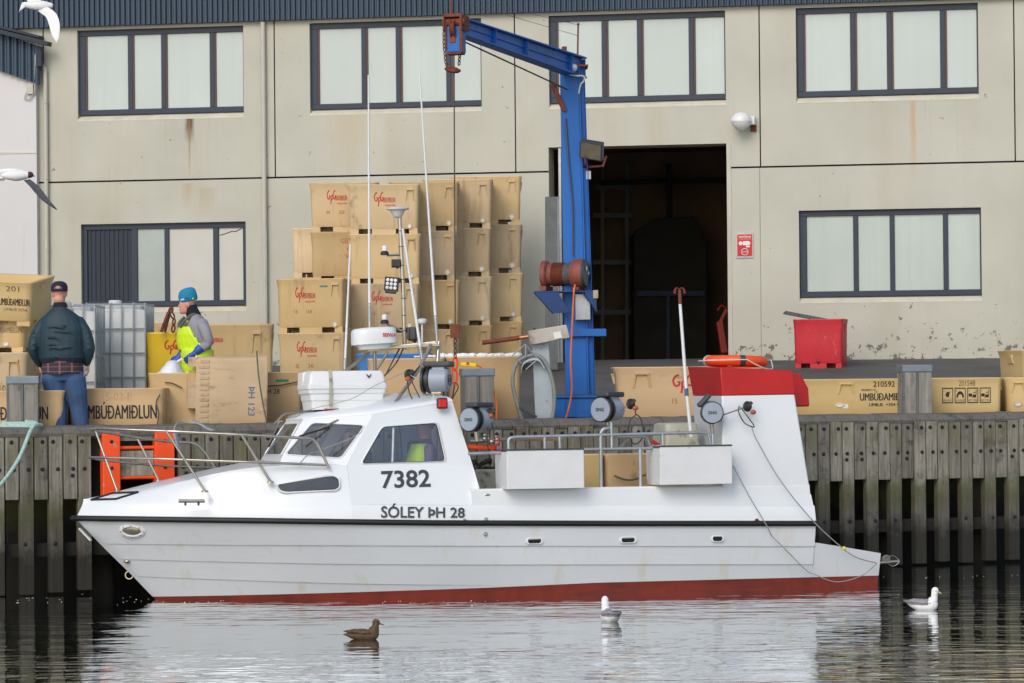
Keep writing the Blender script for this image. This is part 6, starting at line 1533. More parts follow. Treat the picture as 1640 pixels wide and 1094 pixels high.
# life raft box
c0, c1_ = bp(495, 655, .35), bp(615, 655, .35); lrc = (c0 + c1_) / 2
lr = thing('equipment_box', 'white lidded plastic box strapped on the wheelhouse roof before the radar', 'box', M=BOAT.M @ Matrix.Translation(lrc)); LW = (c1_ - c0).length
LF = Frame(BOAT.M @ Matrix.Translation(lrc)); lz = lambda y: LF.pick(555, y).z
def rr(hx, hy, z, r=.035): return rrect(hx, hy, r, z)
p = MB(); hx, hy = LW / 2, .34; p.M = Matrix.Translation((0, .25, 0))
p.loft([rr(hx * .93, hy * .86, lz(656)), rr(hx * .95, hy * .9, lz(642)), rr(hx * .97, hy * .93, lz(641)), rr(hx * .99, hy * .94, lz(631)), rr(hx * 1.03, hy * .98, lz(630)), rr(hx * 1.04, hy, lz(622))])
p.build('tray', M['white'], lr, smooth=30, bevel=.006)
p = MB(); p.M = Matrix.Translation((0, .25, 0)); p.loft([rr(hx * 1.06, hy * 1.03, lz(623)), rr(hx * 1.06, hy * 1.03, lz(616)), rr(hx * 1.03, hy * 1.0, lz(615)), rr(hx * .99, hy * .95, lz(600)), rr(hx * .93, hy * .85, lz(594))]); p.build('lid', M['white'], lr, smooth=30, bevel=.006)
p = MB(); x_ = LF.pick(527, 620).x; p.M = Matrix.Translation((0, .25, 0)); p.loft([[(x_ + sx, y, z) for sx in (-.018, .018)] + [(x_ + .018, y - .006, z + .006), (x_ - .018, y - .006, z + .006)] for y, z in ((-hy * .93, lz(650)), (-hy * 1.01, lz(632)), (-hy * 1.05, lz(622)), (-hy * 1.05, lz(616)), (-hy * .97, lz(600)), (-hy * .87, lz(593)), (hy * .87, lz(593)))]); p.build('strap', M['greytub'], lr)
p = MB(); x_ = LF.pick(588, 603).x; p.M = Matrix.Translation((x_, .25 - hy * .975 - .012, lz(604))); p.add([(-.035, 0, .03), (-.02, 0, .03), (0, 0, .008), (.02, 0, .03), (.035, 0, .03), (0, 0, -.02)], [(0, 1, 2, 5), (2, 3, 4, 5)]); p.build('emblem', M['letter'], lr, normals=False)
p = MB()
for x in (-.28, .1, .25): p.box(x, x + .16, -.12, .6, lz(661), lz(655) + .004)
p.build('chock', M['rust'], lr)
p = MB(); q = [LF.pick(x, y, .3) for x, y in ((485, 597), (497, 594), (509, 600), (509, 622), (484, 622))]; p.prism(q, (0, .3, 0)); p.build('end_handle', M['white'], lr, bevel=.01)
# deck tubs and grey bin
for xl, xr, yt, yb, v, mk, lab in ((880, 968, 728, 800, .55, 'tubyel', 'pale yellow fish tub standing in the working deck of the boat'), (970, 1100, 727, 800, .55, 'tubpink', 'pinkish fish tub with a green rope standing in the working deck of the boat')):
    a, b = bp(xl, yt, v), bp(xr, yb, v); wM = BOAT.M @ Vector(((a.x + b.x) / 2, a.y + .45, .52)); o = link(bpy.data.objects.new('fish_tub', tub_mesh(mk)))
    o.location = wM; o.rotation_euler = BOAT.M.to_euler(); o.scale = ((b.x - a.x) / TL / 1.02, .9, (a.z - .52) / TH); tag(o, lab, 'fish tub', 'fish tubs aboard the boat')
p = MB(); p.tube(smoothpts([bp(984, 762, .60), bp(1000, 768, .62), bp(1016, 768, .62), bp(1034, 760, .62)], 4), .012, 6); p.M = None
o = p.build('rope', M['strap'], None); o.matrix_world = BOAT.M; tag(o, 'green rope drooping across the pinkish tub on the boat deck', 'rope')
a, b = bp(1066, 677, .45), bp(1122, 713, .45)
p = MB(); cx = (a.x + b.x) / 2; hw = (b.x - a.x) / 2; p.loft([rrect(hw * 1.02, .3, .05, .52), rrect(hw * 1.02, .3, .05, b.z), rrect(hw * .93, .27, .06, a.z - .02), rrect(hw * .80, .22, .06, a.z)])
p2 = MB(); o = p.build('grey_bin', M['greytub'], None, smooth=35); o.matrix_world = BOAT.M @ Matrix.Translation((cx, -.45 + .3, 0)); tag(o, 'grimy grey green plastic bin in front of the white stern house', 'bin')
p = MB()
for k in range(26):
    c_ = bp(748 + rnd.uniform(2, 40), 745 + rnd.uniform(-8, 12), .2); p.ball(c_, rnd.uniform(.02, .06), rnd.uniform(.02, .05), rnd.uniform(.01, .04), 7)
o = p.build('net_heap', M['backwood'], None); o.matrix_world = BOAT.M; tag(o, 'dark heap of netting behind the wheelhouse', 'net', kind='stuff')
p = MB(); a = bp(752, 752, .25); p.box(a.x - .1, a.x + .55, a.y, a.y + .7, .52, a.z); o = p.build('grey_crate', M['greytub'], None, bevel=.02); o.matrix_world = BOAT.M; tag(o, 'grey crate standing behind the wheelhouse with netting on it', 'crate')
# ================================================================ PEOPLE
def ell(c, rx, ry, n=20, tilt=None):
    c = Vector(c); out = []
    for k in range(n):
        a = 2 * math.pi * k / n; p = Vector((rx * math.copysign(abs(math.cos(a)) ** .9, math.cos(a)), ry * math.copysign(abs(math.sin(a)) ** .9, math.sin(a)), 0))
        if tilt is not None: p = tilt @ p
        out.append(c + p)
    return out
def torso(mb, rings, n=20): mb.loft([ell((cx, cy, z), rx, ry, n) for cx, cy, z, rx, ry in rings])
def limb(mb, pts, rs, n=14):
    P = smoothpts(pts, 5); m = len(pts); R_ = []
    for i in range(len(P)):
        f = i / (len(P) - 1) * (m - 1); k = min(int(f), m - 2); R_.append(rs[k] + (rs[k + 1] - rs[k]) * (f - k))
    mb.tube(P, R_, n); mb.ball(P[0], rs[0] * .99, n=12); mb.ball(P[-1], rs[-1] * .99, n=12)
def hand(mb, wrist, dirv, palm_n, thumb_side, scale=1.0, curl=.6):
    """palm and five bent fingers; dirv towards the fingertips, palm_n out of the palm"""
    w_ = Vector(wrist); d = Vector(dirv).normalized(); pn = Vector(palm_n); pn = (pn - d * pn.dot(d)).normalized(); s = d.cross(pn).normalized() * thumb_side
    S = scale
    rings = []
    for t, hw, ht in ((0, .026, .020), (.03, .036, .020), (.07, .042, .018), (.095, .040, .015)):
        c_ = w_ + d * t * S; rings.append([c_ + s * (hw * S * math.cos(a)) + pn * (ht * S * math.sin(a)) for a in [2 * math.pi * k / 12 for k in range(12)]])
    mb.loft(rings)
    for k, (o, ln) in enumerate(((.030, .072), (.010, .080), (-.011, .075), (-.031, .060))):
        b = w_ + d * .09 * S + s * o * S; pts = [b]; dd = d.copy(); 
        for j, f in enumerate((.45, .30, .25)):
            ang = curl * (.55 + .35 * j); ax_ = s if s.cross(dd).dot(pn) > 0 else -s
            dd = Matrix.Rotation(ang, 3, ax_) @ dd; pts.append(pts[-1] + dd * ln * f * S)
        mb.tube(pts, [.0098 * S, .0092 * S, .0086 * S, .007 * S], 8); mb.ball(pts[-1], .007 * S, n=8)
    b = w_ + d * .03 * S + s * .030 * S; p1 = b + (d * .6 + s * .75 + pn * .35).normalized() * .036 * S; p2 = p1 + (d * .9 + s * .2 + pn * .5).normalized() * .030 * S; p3 = p2 + (d + pn * .5).normalized() * .022 * S
    mb.tube([b, p1, p2, p3], [.015 * S, .012 * S, .0105 * S, .008 * S], 8); mb.ball(p3, .008 * S, n=8)
def head(mb, c, yaw, r=.098, chin=.125):
    """skull, jaw, nose, ears, brow and lips; faces local +x turned by yaw"""
    old = mb.M; M0 = Matrix.Translation(Vector(c)) @ Matrix.Rotation(yaw, 4, 'Z'); M0 = (old @ M0) if old is not None else M0; mb.M = M0
    rings = []
    for z, x, rx, ry in ((-.135, .045, .028, .030), (-.120, .038, .058, .050), (-.085, .020, .082, .063), (-.04, .008, .093, .072), (.0, .0, .098, .077), (.05, -.004, .100, .079), (.09, -.006, .085, .070), (.115, -.008, .055, .048), (.125, -.008, .02, .02)):
        rings.append([(x + rx * math.cos(a), ry * math.sin(a), z) for a in [2 * math.pi * k / 18 for k in range(18)]])
    mb.loft(rings)
    mb.loft([[(.092, -.010, .012), (.092, .010, .012), (.086, .012, -.01), (.086, -.012, -.01)], [(.112, -.010, -.018), (.112, .010, -.018), (.10, .016, -.045), (.10, -.016, -.045)], [(.122, -.009, -.038), (.122, .009, -.038), (.102, .014, -.05), (.102, -.014, -.05)]])
    mb.ball((.088, 0, -.072), .016, .026, .007, 10); mb.ball((.086, 0, -.086), .015, .022, .008, 10); mb.ball((.082, 0, -.117), .02, .025, .018, 10)
    mb.ball((.088, 0, .022), .016, .055, .010, 12)
    for s in (-1, 1): mb.ball((-.004, s * .082, -.018), .028, .012, .036, 10)
    mb.M = old
def eyes(name, c, yaw, parent):
    p = MB(); p.M = Matrix.Translation(Vector(c)) @ Matrix.Rotation(yaw, 4, 'Z')
    for s in (-1, 1): p.ball((.082, s * .032, .0), .012, .014, .010, 10)
    p.cur = 1
    for s in (-1, 1): p.ball((.0915, s * .032, .0), .004, .006, .006, 8)
    return p.build(name, [M['paper'], M['blackink']], parent, smooth=70)

# ---- standing man seen from behind
dm = qd(100, .62); o = atY(100, 600, dm); g = gz(o.x, dm)
man = thing('person', 'heavyset person in dark teal jacket, navy cap and blue jeans standing with back turned', 'person', loc=(o.x, dm, g))
man.scale = (.95, 1, 1)
MF = Frame(Matrix.Translation((o.x, dm, g))); m_ = lambda x, y, l=0: MF.pick(x, y, l)
zz = lambda y: m_(100, y).z; xx = lambda x: m_(x, 560).x
b = MB()
hc = m_(95, 468, .03)
old_ = b.M; b.M = Matrix.Translation(hc) @ Matrix.Scale(1.1, 4); head(b, (0, 0, 0), R(90)); b.M = old_; b.lathe([(.075, -.14), (.072, -.06), (.06, .0)], hc + Vector((0, -.025, -.04)), (0, 0, 1), 16)
b.ball(hc + Vector((0, -.065, -.09)), .07, .045, .05, 12)
sh_ = zz(512)
torso(b, [(0.0, .02, zz(610), .21, .15), (0, .02, zz(590), .235, .17), (0, .02, zz(560), .24, .17), (0, .01, zz(530), .235, .16), (0, 0, zz(512), .21, .13), (0, 0, zz(500), .15, .10), (-.02, .0, zz(488), .07, .07)])
for s, hx, kx, ax_ in ((-1, 84, 91, 93), (1, 119, 126, 130)):
    limb(b, [(xx(hx), .01, zz(607)), (xx((hx + kx) / 2), .02, zz(630)), (xx(kx), .03, zz(652)), (xx(ax_), .0, zz(680)), (xx(ax_), -.01, .08)], [.15, .142, .118, .106, .095])
    b.loft([ell((xx(ax_), .02, .0), .055, .13, 14), ell((xx(ax_), .02, .05), .055, .13, 14), ell((xx(ax_), .0, .10), .05, .07, 14)])
for s, pts in ((-1, [(72, 517, 0), (59, 536, -.01), (52, 557, -.01), (57, 573, .06), (62, 585, .14)]), (1, [(127, 517, 0), (138, 536, -.01), (144, 557, -.01), (143, 572, .05), (143, 584, .09)])):
    P = [m_(x, y, l) for x, y, l in pts]; limb(b, P, [.045, .045, .042, .038, .030])
    hand(b, P[-1], (P[-1] - P[-2]) * .5 + Vector((0, .02, -.08)), (-s, 0, 0), 1, 1.0, .5)
zb1 = zz(603); zk_ = .11
fuse(b, 'body', [M['skin'], M['jeans'], M['shoe']], man, .0085, 3, lambda c: 2 if c.z < zk_ else (1 if c.z < zb1 or (c.z < zz(586) and abs(c.x - .01) < .262) else 0))
j = MB()
torso(j, [(.0, .02, zz(582), .272, .20), (0.0, .02, zz(576), .285, .21), (0, .02, zz(566), .30, .225), (0, .01, zz(545), .305, .225), (0, 0, zz(528), .295, .205), (-.005, 0, zz(515), .27, .175), (-.01, -.005, zz(506), .225, .15), (-.015, -.005, zz(499), .16, .125), (-.02, 0, zz(493), .10, .10), (-.025, .0, zz(484), .083, .085)])
for s, pts in ((-1, [(71, 517, 0), (58, 535, -.01), (51, 557, -.01), (56, 572, .06), (62, 582, .13)]), (1, [(128, 517, 0), (139, 535, -.01), (145, 557, -.01), (143, 571, .04), (141, 580, .08)])):
    limb(j, [m_(x, y, l) for x, y, l in pts], [.084, .083, .077, .066, .054])
for k in range(9):                                   # soft folds across the back and sleeves
    y = rnd.uniform(520, 574); x0 = rnd.uniform(66, 90); ln = rnd.uniform(18, 44); j.tube(smoothpts([m_(x0, y, -.205), m_(x0 + ln / 2, y + rnd.uniform(-4, 3), -.222), m_(x0 + ln, y + rnd.uniform(-3, 5), -.205)], 4), [.003] + [.009] * 7 + [.003], 6)
for s, x0, x1 in ((-1, 44, 60), (1, 138, 152)):
    for k in range(5):
        y = 530 + 10 * k + rnd.uniform(-3, 3); j.tube([m_(x0 + 2, y + 3, -.06), m_((x0 + x1) / 2, y, -.10), m_(x1 - 2, y + 4, -.07)], [.004, .010, .004], 6)
zh, zc = zz(573), zz(492)
fuse(j, 'jacket', [M['jacket'], M['jacketdk']], man, .010, 5, lambda c: 1 if (c.z < zh and abs(c.x) < .30) or c.z > zc else 0)
j = MB(); n = 28
rr_ = []
for z, k, w_ in ((zz(576), 1.0, 0), (zz(588), 1.02, .3), (zz(598), 1.03, 1)):
    rr_.append([(.262 * k * math.cos(2 * math.pi * i / n), .02 + .205 * k * math.sin(2 * math.pi * i / n), z + w_ * .014 * math.sin(5 * 2 * math.pi * i / n + 1)) for i in range(n)])
j.loft(rr_, cap=False); j.build('shirt_tail', M['plaid'], man, smooth=60)
j = MB(); h = hc + Vector((0, -.008, .022)); sd_ = lambda k, z, y=0: [(h.x + .104 * k * math.cos(a), h.y + y + .123 * k * math.sin(a), h.z + z) for a in [2 * math.pi * i / 24 for i in range(24)]]
j.loft([sd_(1.0, -.015), sd_(1.04, .01), sd_(1.03, .05), sd_(.88, .085), sd_(.55, .108), sd_(.1, .115)], cap=True)
j.build('cap', M['capnavy'], man, smooth=60)
c_ = man.children[-1]
j = MB(); j.prism([(h.x - .06, h.y + .08, h.z + .0), (h.x + .06, h.y + .08, h.z), (h.x + .05, h.y + .20, h.z - .02), (h.x - .05, h.y + .20, h.z - .02)], (0, 0, .012)); j.build('peak', M['capnavy'], c_)
j = MB(); ring = [(h.x + .045 * math.cos(a), h.y - .1295 + .012 * abs(math.cos(a)), h.z + .018 + .034 * math.sin(a)) for a in [math.pi * i / 12 for i in range(13)]]; j.add(ring + [(h.x, h.y - .130, h.z + .018)], [(i, i + 1, 13) for i in range(12)]); j.build('cap_opening', M['skin'], c_)
j = MB()
for s in (-1, 1): j.tube([(hc.x + s * .088, hc.y - .03, hc.z - .01), (hc.x + s * .092, hc.y + .05, hc.z - .005)], .004, 6)
j.build('spectacles', M['wirenew'], man)

# ---- worker in profile, facing left, leaning over the ice
dw = qd(300, 2.05); o = atY(318, 600, dw); g = gz(o.x, dw)
wk = thing('person', 'person in yellow hi vis bib overalls, grey sweater and turquoise knit hat shovelling ice', 'person', loc=(o.x, dw, g))
WKF = Frame(Matrix.Translation((o.x, dw, g))); k_ = lambda x, y, l=0: WKF.pick(x, y, l)
b = MB(); hc = k_(300, 486); HY = R(180 + 8)
head(b, hc, HY)
b.tube([k_(309, 505), k_(306, 495), k_(303, 487)], [.075, .068, .06], 14)
T = [(318, 640, .20, .19), (317, 610, .20, .185), (316, 580, .20, .18), (316, 556, .195, .175), (317, 535, .18, .185), (317, 518, .15, .19), (314, 508, .10, .14), (311, 502, .07, .08)]
b.loft([ell(k_(x, y), rx * .92, ry, 20) for x, y, rx, ry in T])
for s in (-.10, .10): limb(b, [k_(318, 632, s), k_(316, 665, s * 1.1), k_(320, 700, s * 1.2)] if False else [Vector((0, s, .85)), Vector((-.02, s * 1.1, .5)), Vector((.02, s * 1.2, .10))], [.13, .095, .07])
for s in (-.12, .12): b.loft([ell((-.05, s, 0), .13, .05, 12), ell((-.05, s, .06), .12, .05, 12), ell((.0, s, .11), .05, .045, 12)])
armN = [k_(324, 519, -.16), k_(331, 536, -.20), k_(333, 550, -.19), k_(322, 559, -.20), k_(314, 564, -.22)]
armF = [k_(312, 520, .15), k_(300, 545, .17), k_(294, 562, .10), k_(288, 570, .0)]
limb(b, armN, [.078, .07, .06, .05, .042]); limb(b, armF, [.075, .068, .052, .042])
fuse(b, 'body', [M['skin'], M['greysw'], M['shoe']], wk, .0085, 3, lambda c: 0 if c.z > k_(0, 506).z else (2 if c.z < .12 else 1))
eyes('eye', hc, HY, wk)
j = MB(); j.tube([k_(311, 508), k_(308.5, 501), k_(306, 494), k_(305, 489)], [.098, .088, .082, .078], 16); j.build('neck_warmer', M['jacketdk'], wk, smooth=60)
# hat
j = MB(); h = hc + Vector((.012, 0, .062)); tl = Matrix.Rotation(R(-12), 3, 'Y')
def hr(k, z, dx=0): return [h + tl @ Vector((.116 * k * math.cos(a) + dx, .096 * k * math.sin(a), z)) for a in [2 * math.pi * i / 24 for i in range(24)]]
j.loft([hr(.97, -.035), hr(1.04, -.02), hr(1.06, .02), hr(1.03, .06), hr(.92, .10, .008), hr(.7, .125, .012), hr(.4, .137, .016), hr(.1, .14, .02)]); ht = j.build('knit_hat', M['hatblue'], wk, smooth=70)
j = MB()
for a0, s_, mk in ((R(222), 'MAR', 0), (R(252), 'TECH', 1)):
    j.cur = mk; put_text(j, s_, lambda u, v: h + tl @ Vector((.1245 * math.cos(a0 + u * .5), .1035 * math.sin(a0 + u * .5), -.012 + v * .026)), .02)
j.build('lettering', [M['paper'], M['blackink']], ht, normals=False)
j = MB(); j.ball(h + tl @ Vector((.105 * math.cos(R(310)), -.1 * .78, -.018)), .012, n=8); j.build('tag', M['hivis'], ht)
# bib overalls: a skin over the trunk open at the sides
j = MB(); 
j.loft([ell(k_(x, y), rx, ry + .02, 22) for x, y, rx, ry in ((318, 650, .22, .21), (317, 610, .22, .205), (316.5, 585, .218, .20), (316, 566, .214, .195), (316, 560, .21, .19))])
bib = []
for y, xl in ((560, 285), (548, 282.5), (536, 283), (527, 285.5), (523, 287)):
    wd = interp([(523, .15), (536, .195), (560, .222)], y); row = []
    for i in range(11):
        t = i / 10 * 2 - 1; row.append(k_(xl, y) + Vector((interp([(523, .12), (536, .20), (548, .27), (560, .33)], y) * abs(t) ** 2.2, t * wd, 0)))
    bib.append(row)
vs = [p for r in bib for p in r] + [p + Vector((.05, 0, 0)) for r in bib for p in r]; m = 11; N_ = len(bib) * m; fs = []
for a in range(len(bib) - 1):
    for i in range(10):
        q = (a * m + i, a * m + i + 1, (a + 1) * m + i + 1, (a + 1) * m + i); fs += [q, tuple(N_ + t for t in q[::-1])]
for i in range(10): fs += [(i, N_ + i, N_ + i + 1, i + 1), ((len(bib) - 1) * m + i, (len(bib) - 1) * m + i + 1, N_ + (len(bib) - 1) * m + i + 1, N_ + (len(bib) - 1) * m + i)]
for a in range(len(bib) - 1):
    for i in (0, 10): fs.append((a * m + i, (a + 1) * m + i, N_ + (a + 1) * m + i, N_ + a * m + i))
j.add(vs, fs)
for s in (-.10, .10): limb(j, [Vector((0, s, .86)), Vector((-.02, s * 1.1, .5)), Vector((.02, s * 1.2, .12))], [.155, .12, .10])
fuse(j, 'bib_overalls', [M['hivis']], wk, .010, 3)
for y_, pts in ((-.1, [(289, 524, -.09), (293, 517, -.12), (300, 510, -.135), (309, 503.5, -.10), (316, 505, -.06)]), (.1, [(287, 524, .08), (288, 516, .10), (296, 508, .10)])):
    P = smoothpts([k_(*q) for q in pts], 5); j = MB(); j.tube(P, .020, 8); j.build('brace', M['strap'], wk, smooth=50)
# gloves on both hands, sleeves stay part of the body
j = MB(); w0 = armN[-1]; dN = Vector((-.7, -.1, -.62)); j.tube([w0 - dN.normalized() * .09, w0 - dN.normalized() * .02, w0 + dN.normalized() * .02], [.062, .052, .04], 14); hand(j, w0 + dN.normalized() * .01, dN, (-.4, .9, 0), 1, 1.2, .5); fuse(j, 'glove', [M['glove']], wk, .006, 2)
j = MB(); w0 = armF[-1]; dF = k_(277, 582, -.05) - w0; j.tube([w0 - dF.normalized() * .06, w0 + dF.normalized() * .02], [.055, .042], 14); hand(j, w0, dF, (.2, .8, -.4), -1, 1.2, .8); fuse(j, 'glove', [M['glove']], wk, .006, 2)
scp = thing('ice_scoop', 'white plastic scoop held in the worker blue gloved hand above the ice', 'scoop', loc=WKF.M @ k_(283, 580, -.10))
j = MB(); j.tube([(-.07, 0, -.045), (.09, 0, .05)], .020, 10); j.loft([[(-.06, -.05, -.05), (-.06, .05, -.05), (-.06, .05, -.03), (-.06, -.05, -.03)], [(-.22, -.08, -.14), (-.22, .08, -.14), (-.22, .08, -.12), (-.22, -.08, -.12)]]); j.build('scoop_body', M['white'], scp, bevel=.005)
# lifting hook and chain on the yellow tub
cd_ = qd(280, 3.2) - .1
ck = thing('chain_sling', 'rusty lifting hook and chain sling standing on the yellow tub beside the worker', 'chain sling', loc=atY(268, 532, cd_))
KF = Frame(Matrix.Translation(ck.location)); kk = lambda x, y, l=0: KF.pick(x, y, l)
j = MB(); j.tube([kk(258, 532), kk(270, 500)], .022, 8); j.tube([kk(264, 532, .1), kk(272, 500, .1)], .018, 8); j.tube(smoothpts([kk(270, 503), kk(272, 495), kk(276, 494), kk(275, 502)], 4), .018, 8); j.build('hook', M['rust'], ck, smooth=50)
chain([kk(274, 500), kk(279, 512), kk(277, 532)], .075, .012, .026, 'rust', ck)

# ---- person inside the wheelhouse
pz = A_s.z
ins = thing('person', 'person in purple jacket and hi vis vest standing inside the wheelhouse', 'person', M=BOAT.M @ Matrix.Translation((A_s.x - .42, -.50, pz - .42)))
b = MB(); head(b, (0, 0, .90), R(180)); b.tube([(0, 0, .70), (0, 0, .82)], [.07, .06], 12)
torso(b, [(0, 0, .02, .16, .2), (0, 0, .25, .15, .19), (0, 0, .5, .14, .22), (.0, 0, .64, .11, .2), (0, 0, .72, .06, .08)])
for s in (-1, 1):
    limb(b, [(0, s * .21, .62), (-.05, s * .26, .40), (-.25, s * .2, .36)], [.065, .055, .04]); hand(b, (-.25, s * .2, .36), (-1, 0, -.1), (0, 0, -1), s)
    limb(b, [(0, s * .1, .08), (-.35, s * .12, .06), (-.36, s * .12, -.2)], [.09, .075, .06])
fuse(b, 'body', [M['skin'], M['purple'], M['jeans']], ins, .012, 3, lambda c: 0 if c.z > .74 or c.x < -.27 and c.z > .2 else (1 if c.z > .12 else 2))
eyes('eye', (0, 0, .90), R(180), ins)
j = MB(); torso(j, [(-.10, 0, .16, .16, .225), (-.10, 0, .3, .16, .225), (-.09, 0, .5, .14, .225), (-.06, 0, .68, .11, .16)]); j.build('vest', M['hivis'], ins, smooth=60)
j = MB(); j.ball((.015, 0, .93), .115, .092, .10, 16); j.build('hood', M['purple'], ins, smooth=60)

# ================================================================ BIRDS
def swimmer(name, x, y, rz, label, kind, L=.42):
    p0 = atZ(x, y, 0); t = thing(name, label, {'duck': 'duck'}.get(kind, 'seabird'), loc=(p0.x, p0.y, 0), rz=rz); S = L / .42; SM = Matrix.Diagonal((S, S * 1.08, S * (1.12 if kind == 'duck' else 1.28), 1)); b = MB(); b.M = SM
    duck = kind == 'duck'
    rings = []
    for xx_, z, ry, rz_ in ((-.235, .085 if not duck else .05, .006, .005), (-.20, .078 if not duck else .05, .022, .014), (-.14, .062 if not duck else .045, .052, .038), (-.05, .042, .078, .058), (.05, .038, .082, .062), (.12, .042, .066, .058), (.165, .05, .035, .038), (.18, .052, .01, .012)):
        rings.append([(xx_, ry * math.cos(a), z + rz_ * math.sin(a)) for a in [2 * math.pi * i / 16 for i in range(16)]])
    b.loft(rings)
    hz = .165 if not duck else .160
    b.tube(smoothpts([(.10, 0, .06), (.135, 0, .10), (.14, 0, hz - .03), (.145, 0, hz)], 4), [.064, .060, .055, .051, .047, .044, .042, .041, .040, .040, .040, .040, .040], 12)
    b.ball((.15, 0, hz + .012), .046, .037, .040, 14)
    if duck: b.ball((.12, 0, .085), .065, .056, .055, 14); b.ball((-.02, 0, .06), .12, .075, .052, 14)
    if duck: b.loft([[(.18, .016, hz - .004), (.18, -.016, hz - .004), (.18, -.013, hz + .014), (.18, .013, hz + .014)], [(.245, .013, hz - .018), (.245, -.013, hz - .018), (.245, -.012, hz - .012), (.245, .012, hz - .012)]])
    else: b.loft([[(.182, .011, hz - .004), (.182, -.011, hz - .004), (.182, -.009, hz + .014), (.182, .009, hz + .014)], [(.215, .008, hz - .012), (.215, -.008, hz - .012), (.215, -.007, hz + .004), (.215, .007, hz + .004)], [(.228, .004, hz - .022), (.228, -.004, hz - .022), (.228, -.004, hz - .010), (.228, .004, hz - .010)]])
    for s in (-1, 1):
        P = [(-.23, s * .02, .085), (-.12, s * .07, .085), (.03, s * .085, .07), (.10, s * .07, .07)]
        b.loft([[(x_ , y_ - s * .012, z_ + h_), (x_, y_ + s * .010, z_), (x_, y_ - s * .012, z_ - h_)] for (x_, y_, z_), h_ in zip(P, (.006, .024, .034, .012))])
    mats = {'duck': [M['birdbr'], M['birdbr'], M['beakdk']], 'gull': [M['birdw'], M['birdg'], M['beak']]}['duck' if duck else 'gull']
    def pk(c):
        c = Vector((c.x / SM[0][0], c.y / SM[1][1], c.z / SM[2][2]))
        if c.x > .186 and c.z > .12: return 2
        if not duck and c.x < .075 and c.z > .052 + (.0 if abs(c.y) < .05 else -.005) and c.z < .13: return 1
        return 0
    fuse(b, 'body', mats, t, .005 * S, 2, pk)
    p = MB(); p.M = SM
    for s in (-1, 1): p.ball((.166, s * .031, hz + .014), .005, n=8)
    p.build('eye', M['blackink'], t)
    if not duck:
        p = MB(); p.M = SM
        for s in (-1, 1): p.loft([[(-.13, s * .05, .098), (-.13, s * .062, .092), (-.13, s * .05, .086)], [(-.25, s * .01, .104), (-.25, s * .018, .10), (-.25, s * .01, .096)]])
        p.build('wing_tip', M['birddk'], t)
    return t
swimmer('fulmar', 1478, 977, R(-14), 'white and grey fulmar swimming to the right in front of the timber quay', 'gull', .38)
swimmer('gull', 978, 996, R(112), 'white headed gull floating with its back turned, below the red hull line', 'gull', .40)
swimmer('duck', 582, 1024, R(-6), 'mottled brown duck swimming to the right in the foreground water', 'duck', .36)
def wing(mb, pts, w0, th=.008):
    """pts: leading edge points with chord length and chord direction"""
    up_, lo = [], []
    rings = []
    for (p, ch, cd_) in pts:
        p = Vector(p); c_ = Vector(cd_).normalized(); n_ = Vector((0, -1, .25)).normalized()
        rings.append([p + n_ * th * .5, p + c_ * ch * .4 + n_ * th, p + c_ * ch, p + c_ * ch * .4 - n_ * th * .6, p - n_ * th * .5])
    mb.loft(rings)
def flying(name, d, label, body, wings, mats_, headm, beak, S=1.0):
    o = atY(body[0][0], body[0][1], d); t = thing(name, label, 'gull', loc=o); F_ = Frame(Matrix.Translation(o)); f_ = lambda x, y, l=0: F_.pick(x, y, l)
    b = MB(); b.tube(smoothpts([f_(x, y) for x, y, r in body], 4), [interp([(i, q[2]) for i, q in enumerate(body)], k / 4) for k in range((len(body) - 1) * 4 + 1)], 14); b.ball(f_(*body[-1][:2]), body[-1][2], n=12)
    bo = fuse(b, 'body', mats_, t, .005, 2, headm(f_))
    p = MB(); p.tube([f_(*q) for q in beak], [.012, .009, .003], 8); p.build('beak', M['beakdk'], t, smooth=60)
    for lead, trail, mk, ys in wings:
        p = MB(); n = len(lead); L_ = smoothpts([f_(x, y, ys * i / n) for i, (x, y) in enumerate(lead)], 4); T_ = smoothpts([f_(x, y, ys * i / n + .02) for i, (x, y) in enumerate(trail)], 4)
        p.loft([[a, a.lerp(c_, .3) + Vector((0, -.012, 0)), a.lerp(c_, .7) + Vector((0, -.007, 0)), c_, a.lerp(c_, .6) + Vector((0, .006, 0)), a.lerp(c_, .25) + Vector((0, .010, 0))] for a, c_ in zip(L_, T_)])
        p.build('wing', [M[mk]], t, smooth=70)
    return t
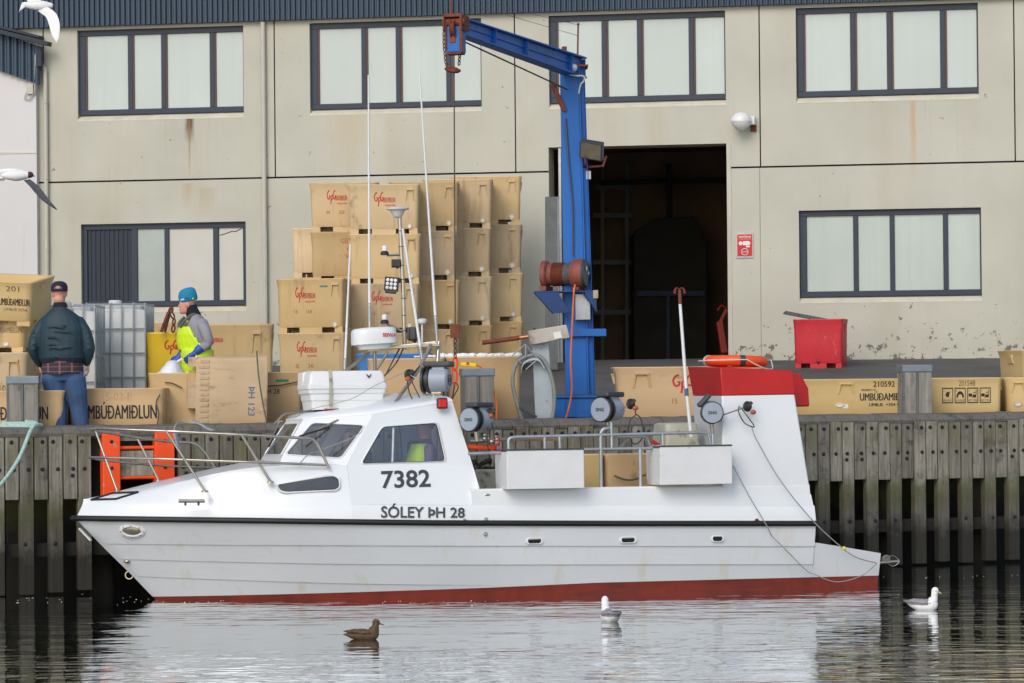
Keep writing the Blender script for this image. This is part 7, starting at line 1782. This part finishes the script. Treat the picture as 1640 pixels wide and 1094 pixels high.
flying('gull', 34.0, 'white gull flying at the upper left corner with one wing swept down', [(36, 5, .012), (44, 8, .035), (58, 9, .052), (70, 9, .050), (78, 9, .036), (81, 9, .030)],
       [([(64, 10), (77, 12), (90, 22), (95.5, 38), (95, 55), (91, 70)], [(56, 14), (64, 20), (74, 28), (79, 42), (83, 56), (90, 68)], 'birdw', -.25),
        ([(70, 6), (62, -4), (52, -22), (40, -45)], [(48, 8), (44, 2), (40, -12), (38, -44)], 'birdw', .35), ([(44, 8), (38, 13), (31, 19)], [(38, 4), (35, 5), (30, 20)], 'birdw', -.05)],
       [M['birdw']], lambda f: (lambda c: 0), [(81, 9), (85, 9.3), (88, 9.8)])
flying('gull', 33.0, 'dark headed gull flying past the white shed with a dark wing hanging down', [(2, 281, .014), (12, 281, .042), (26, 281, .058), (38, 280, .050), (46, 280, .034), (49, 280, .031)],
       [([(48, 287), (57, 294), (67, 304), (79, 320), (92, 336)], [(38, 289), (46, 297), (58, 311), (70, 323), (90, 336)], 'birddk', -.30),
        ([(40, 273), (20, 270), (-5, 272), (-30, 280)], [(25, 276), (12, 277), (-8, 282), (-30, 282)], 'birdw', .30), ([(8, 284), (-6, 284), (-16, 283)], [(8, 289), (-6, 290), (-17, 288)], 'birdw', 0)],
       [M['birdw'], M['birdhd']], lambda f: (lambda c: 1 if c.x > f(45.5, 280).x else 0), [(49, 281), (53, 281.6), (56, 282.2)])
# sun glints modelled as white flecks, with froth at the quay foot
p = MB(); rf = random.Random(3)
for k in range(90):
    x = rf.uniform(-10, 860) if k < 80 else rf.uniform(1410, 1640); y = (962 + rf.gauss(0, 5) - max(0, x - 240) * .004) if x < 1000 else 925 + rf.gauss(0, 1.5) - (x - 1410) * .015
    if 240 < x < 880 and y < 961: y = 961 + rf.uniform(0, 8)
    q = atZ(x, y, .004); s_ = rf.uniform(.0010, .0022) * (1 if rf.random() < .9 else 1.8); p.loft([[(q.x + s_ * kx * math.cos(a) * 3.2, q.y + s_ * kx * math.sin(a), q.z + z) for a in [2 * math.pi * i / 6 for i in range(6)]] for kx, z in ((1, -.004), (.9, -.0035), (.4, -.002))])
tag(p.build('foam_glints', M['foam_glints'], smooth=60), 'white flecks modelled as sun glints and froth along the bow and quay foot', 'foam_glints', kind='stuff')
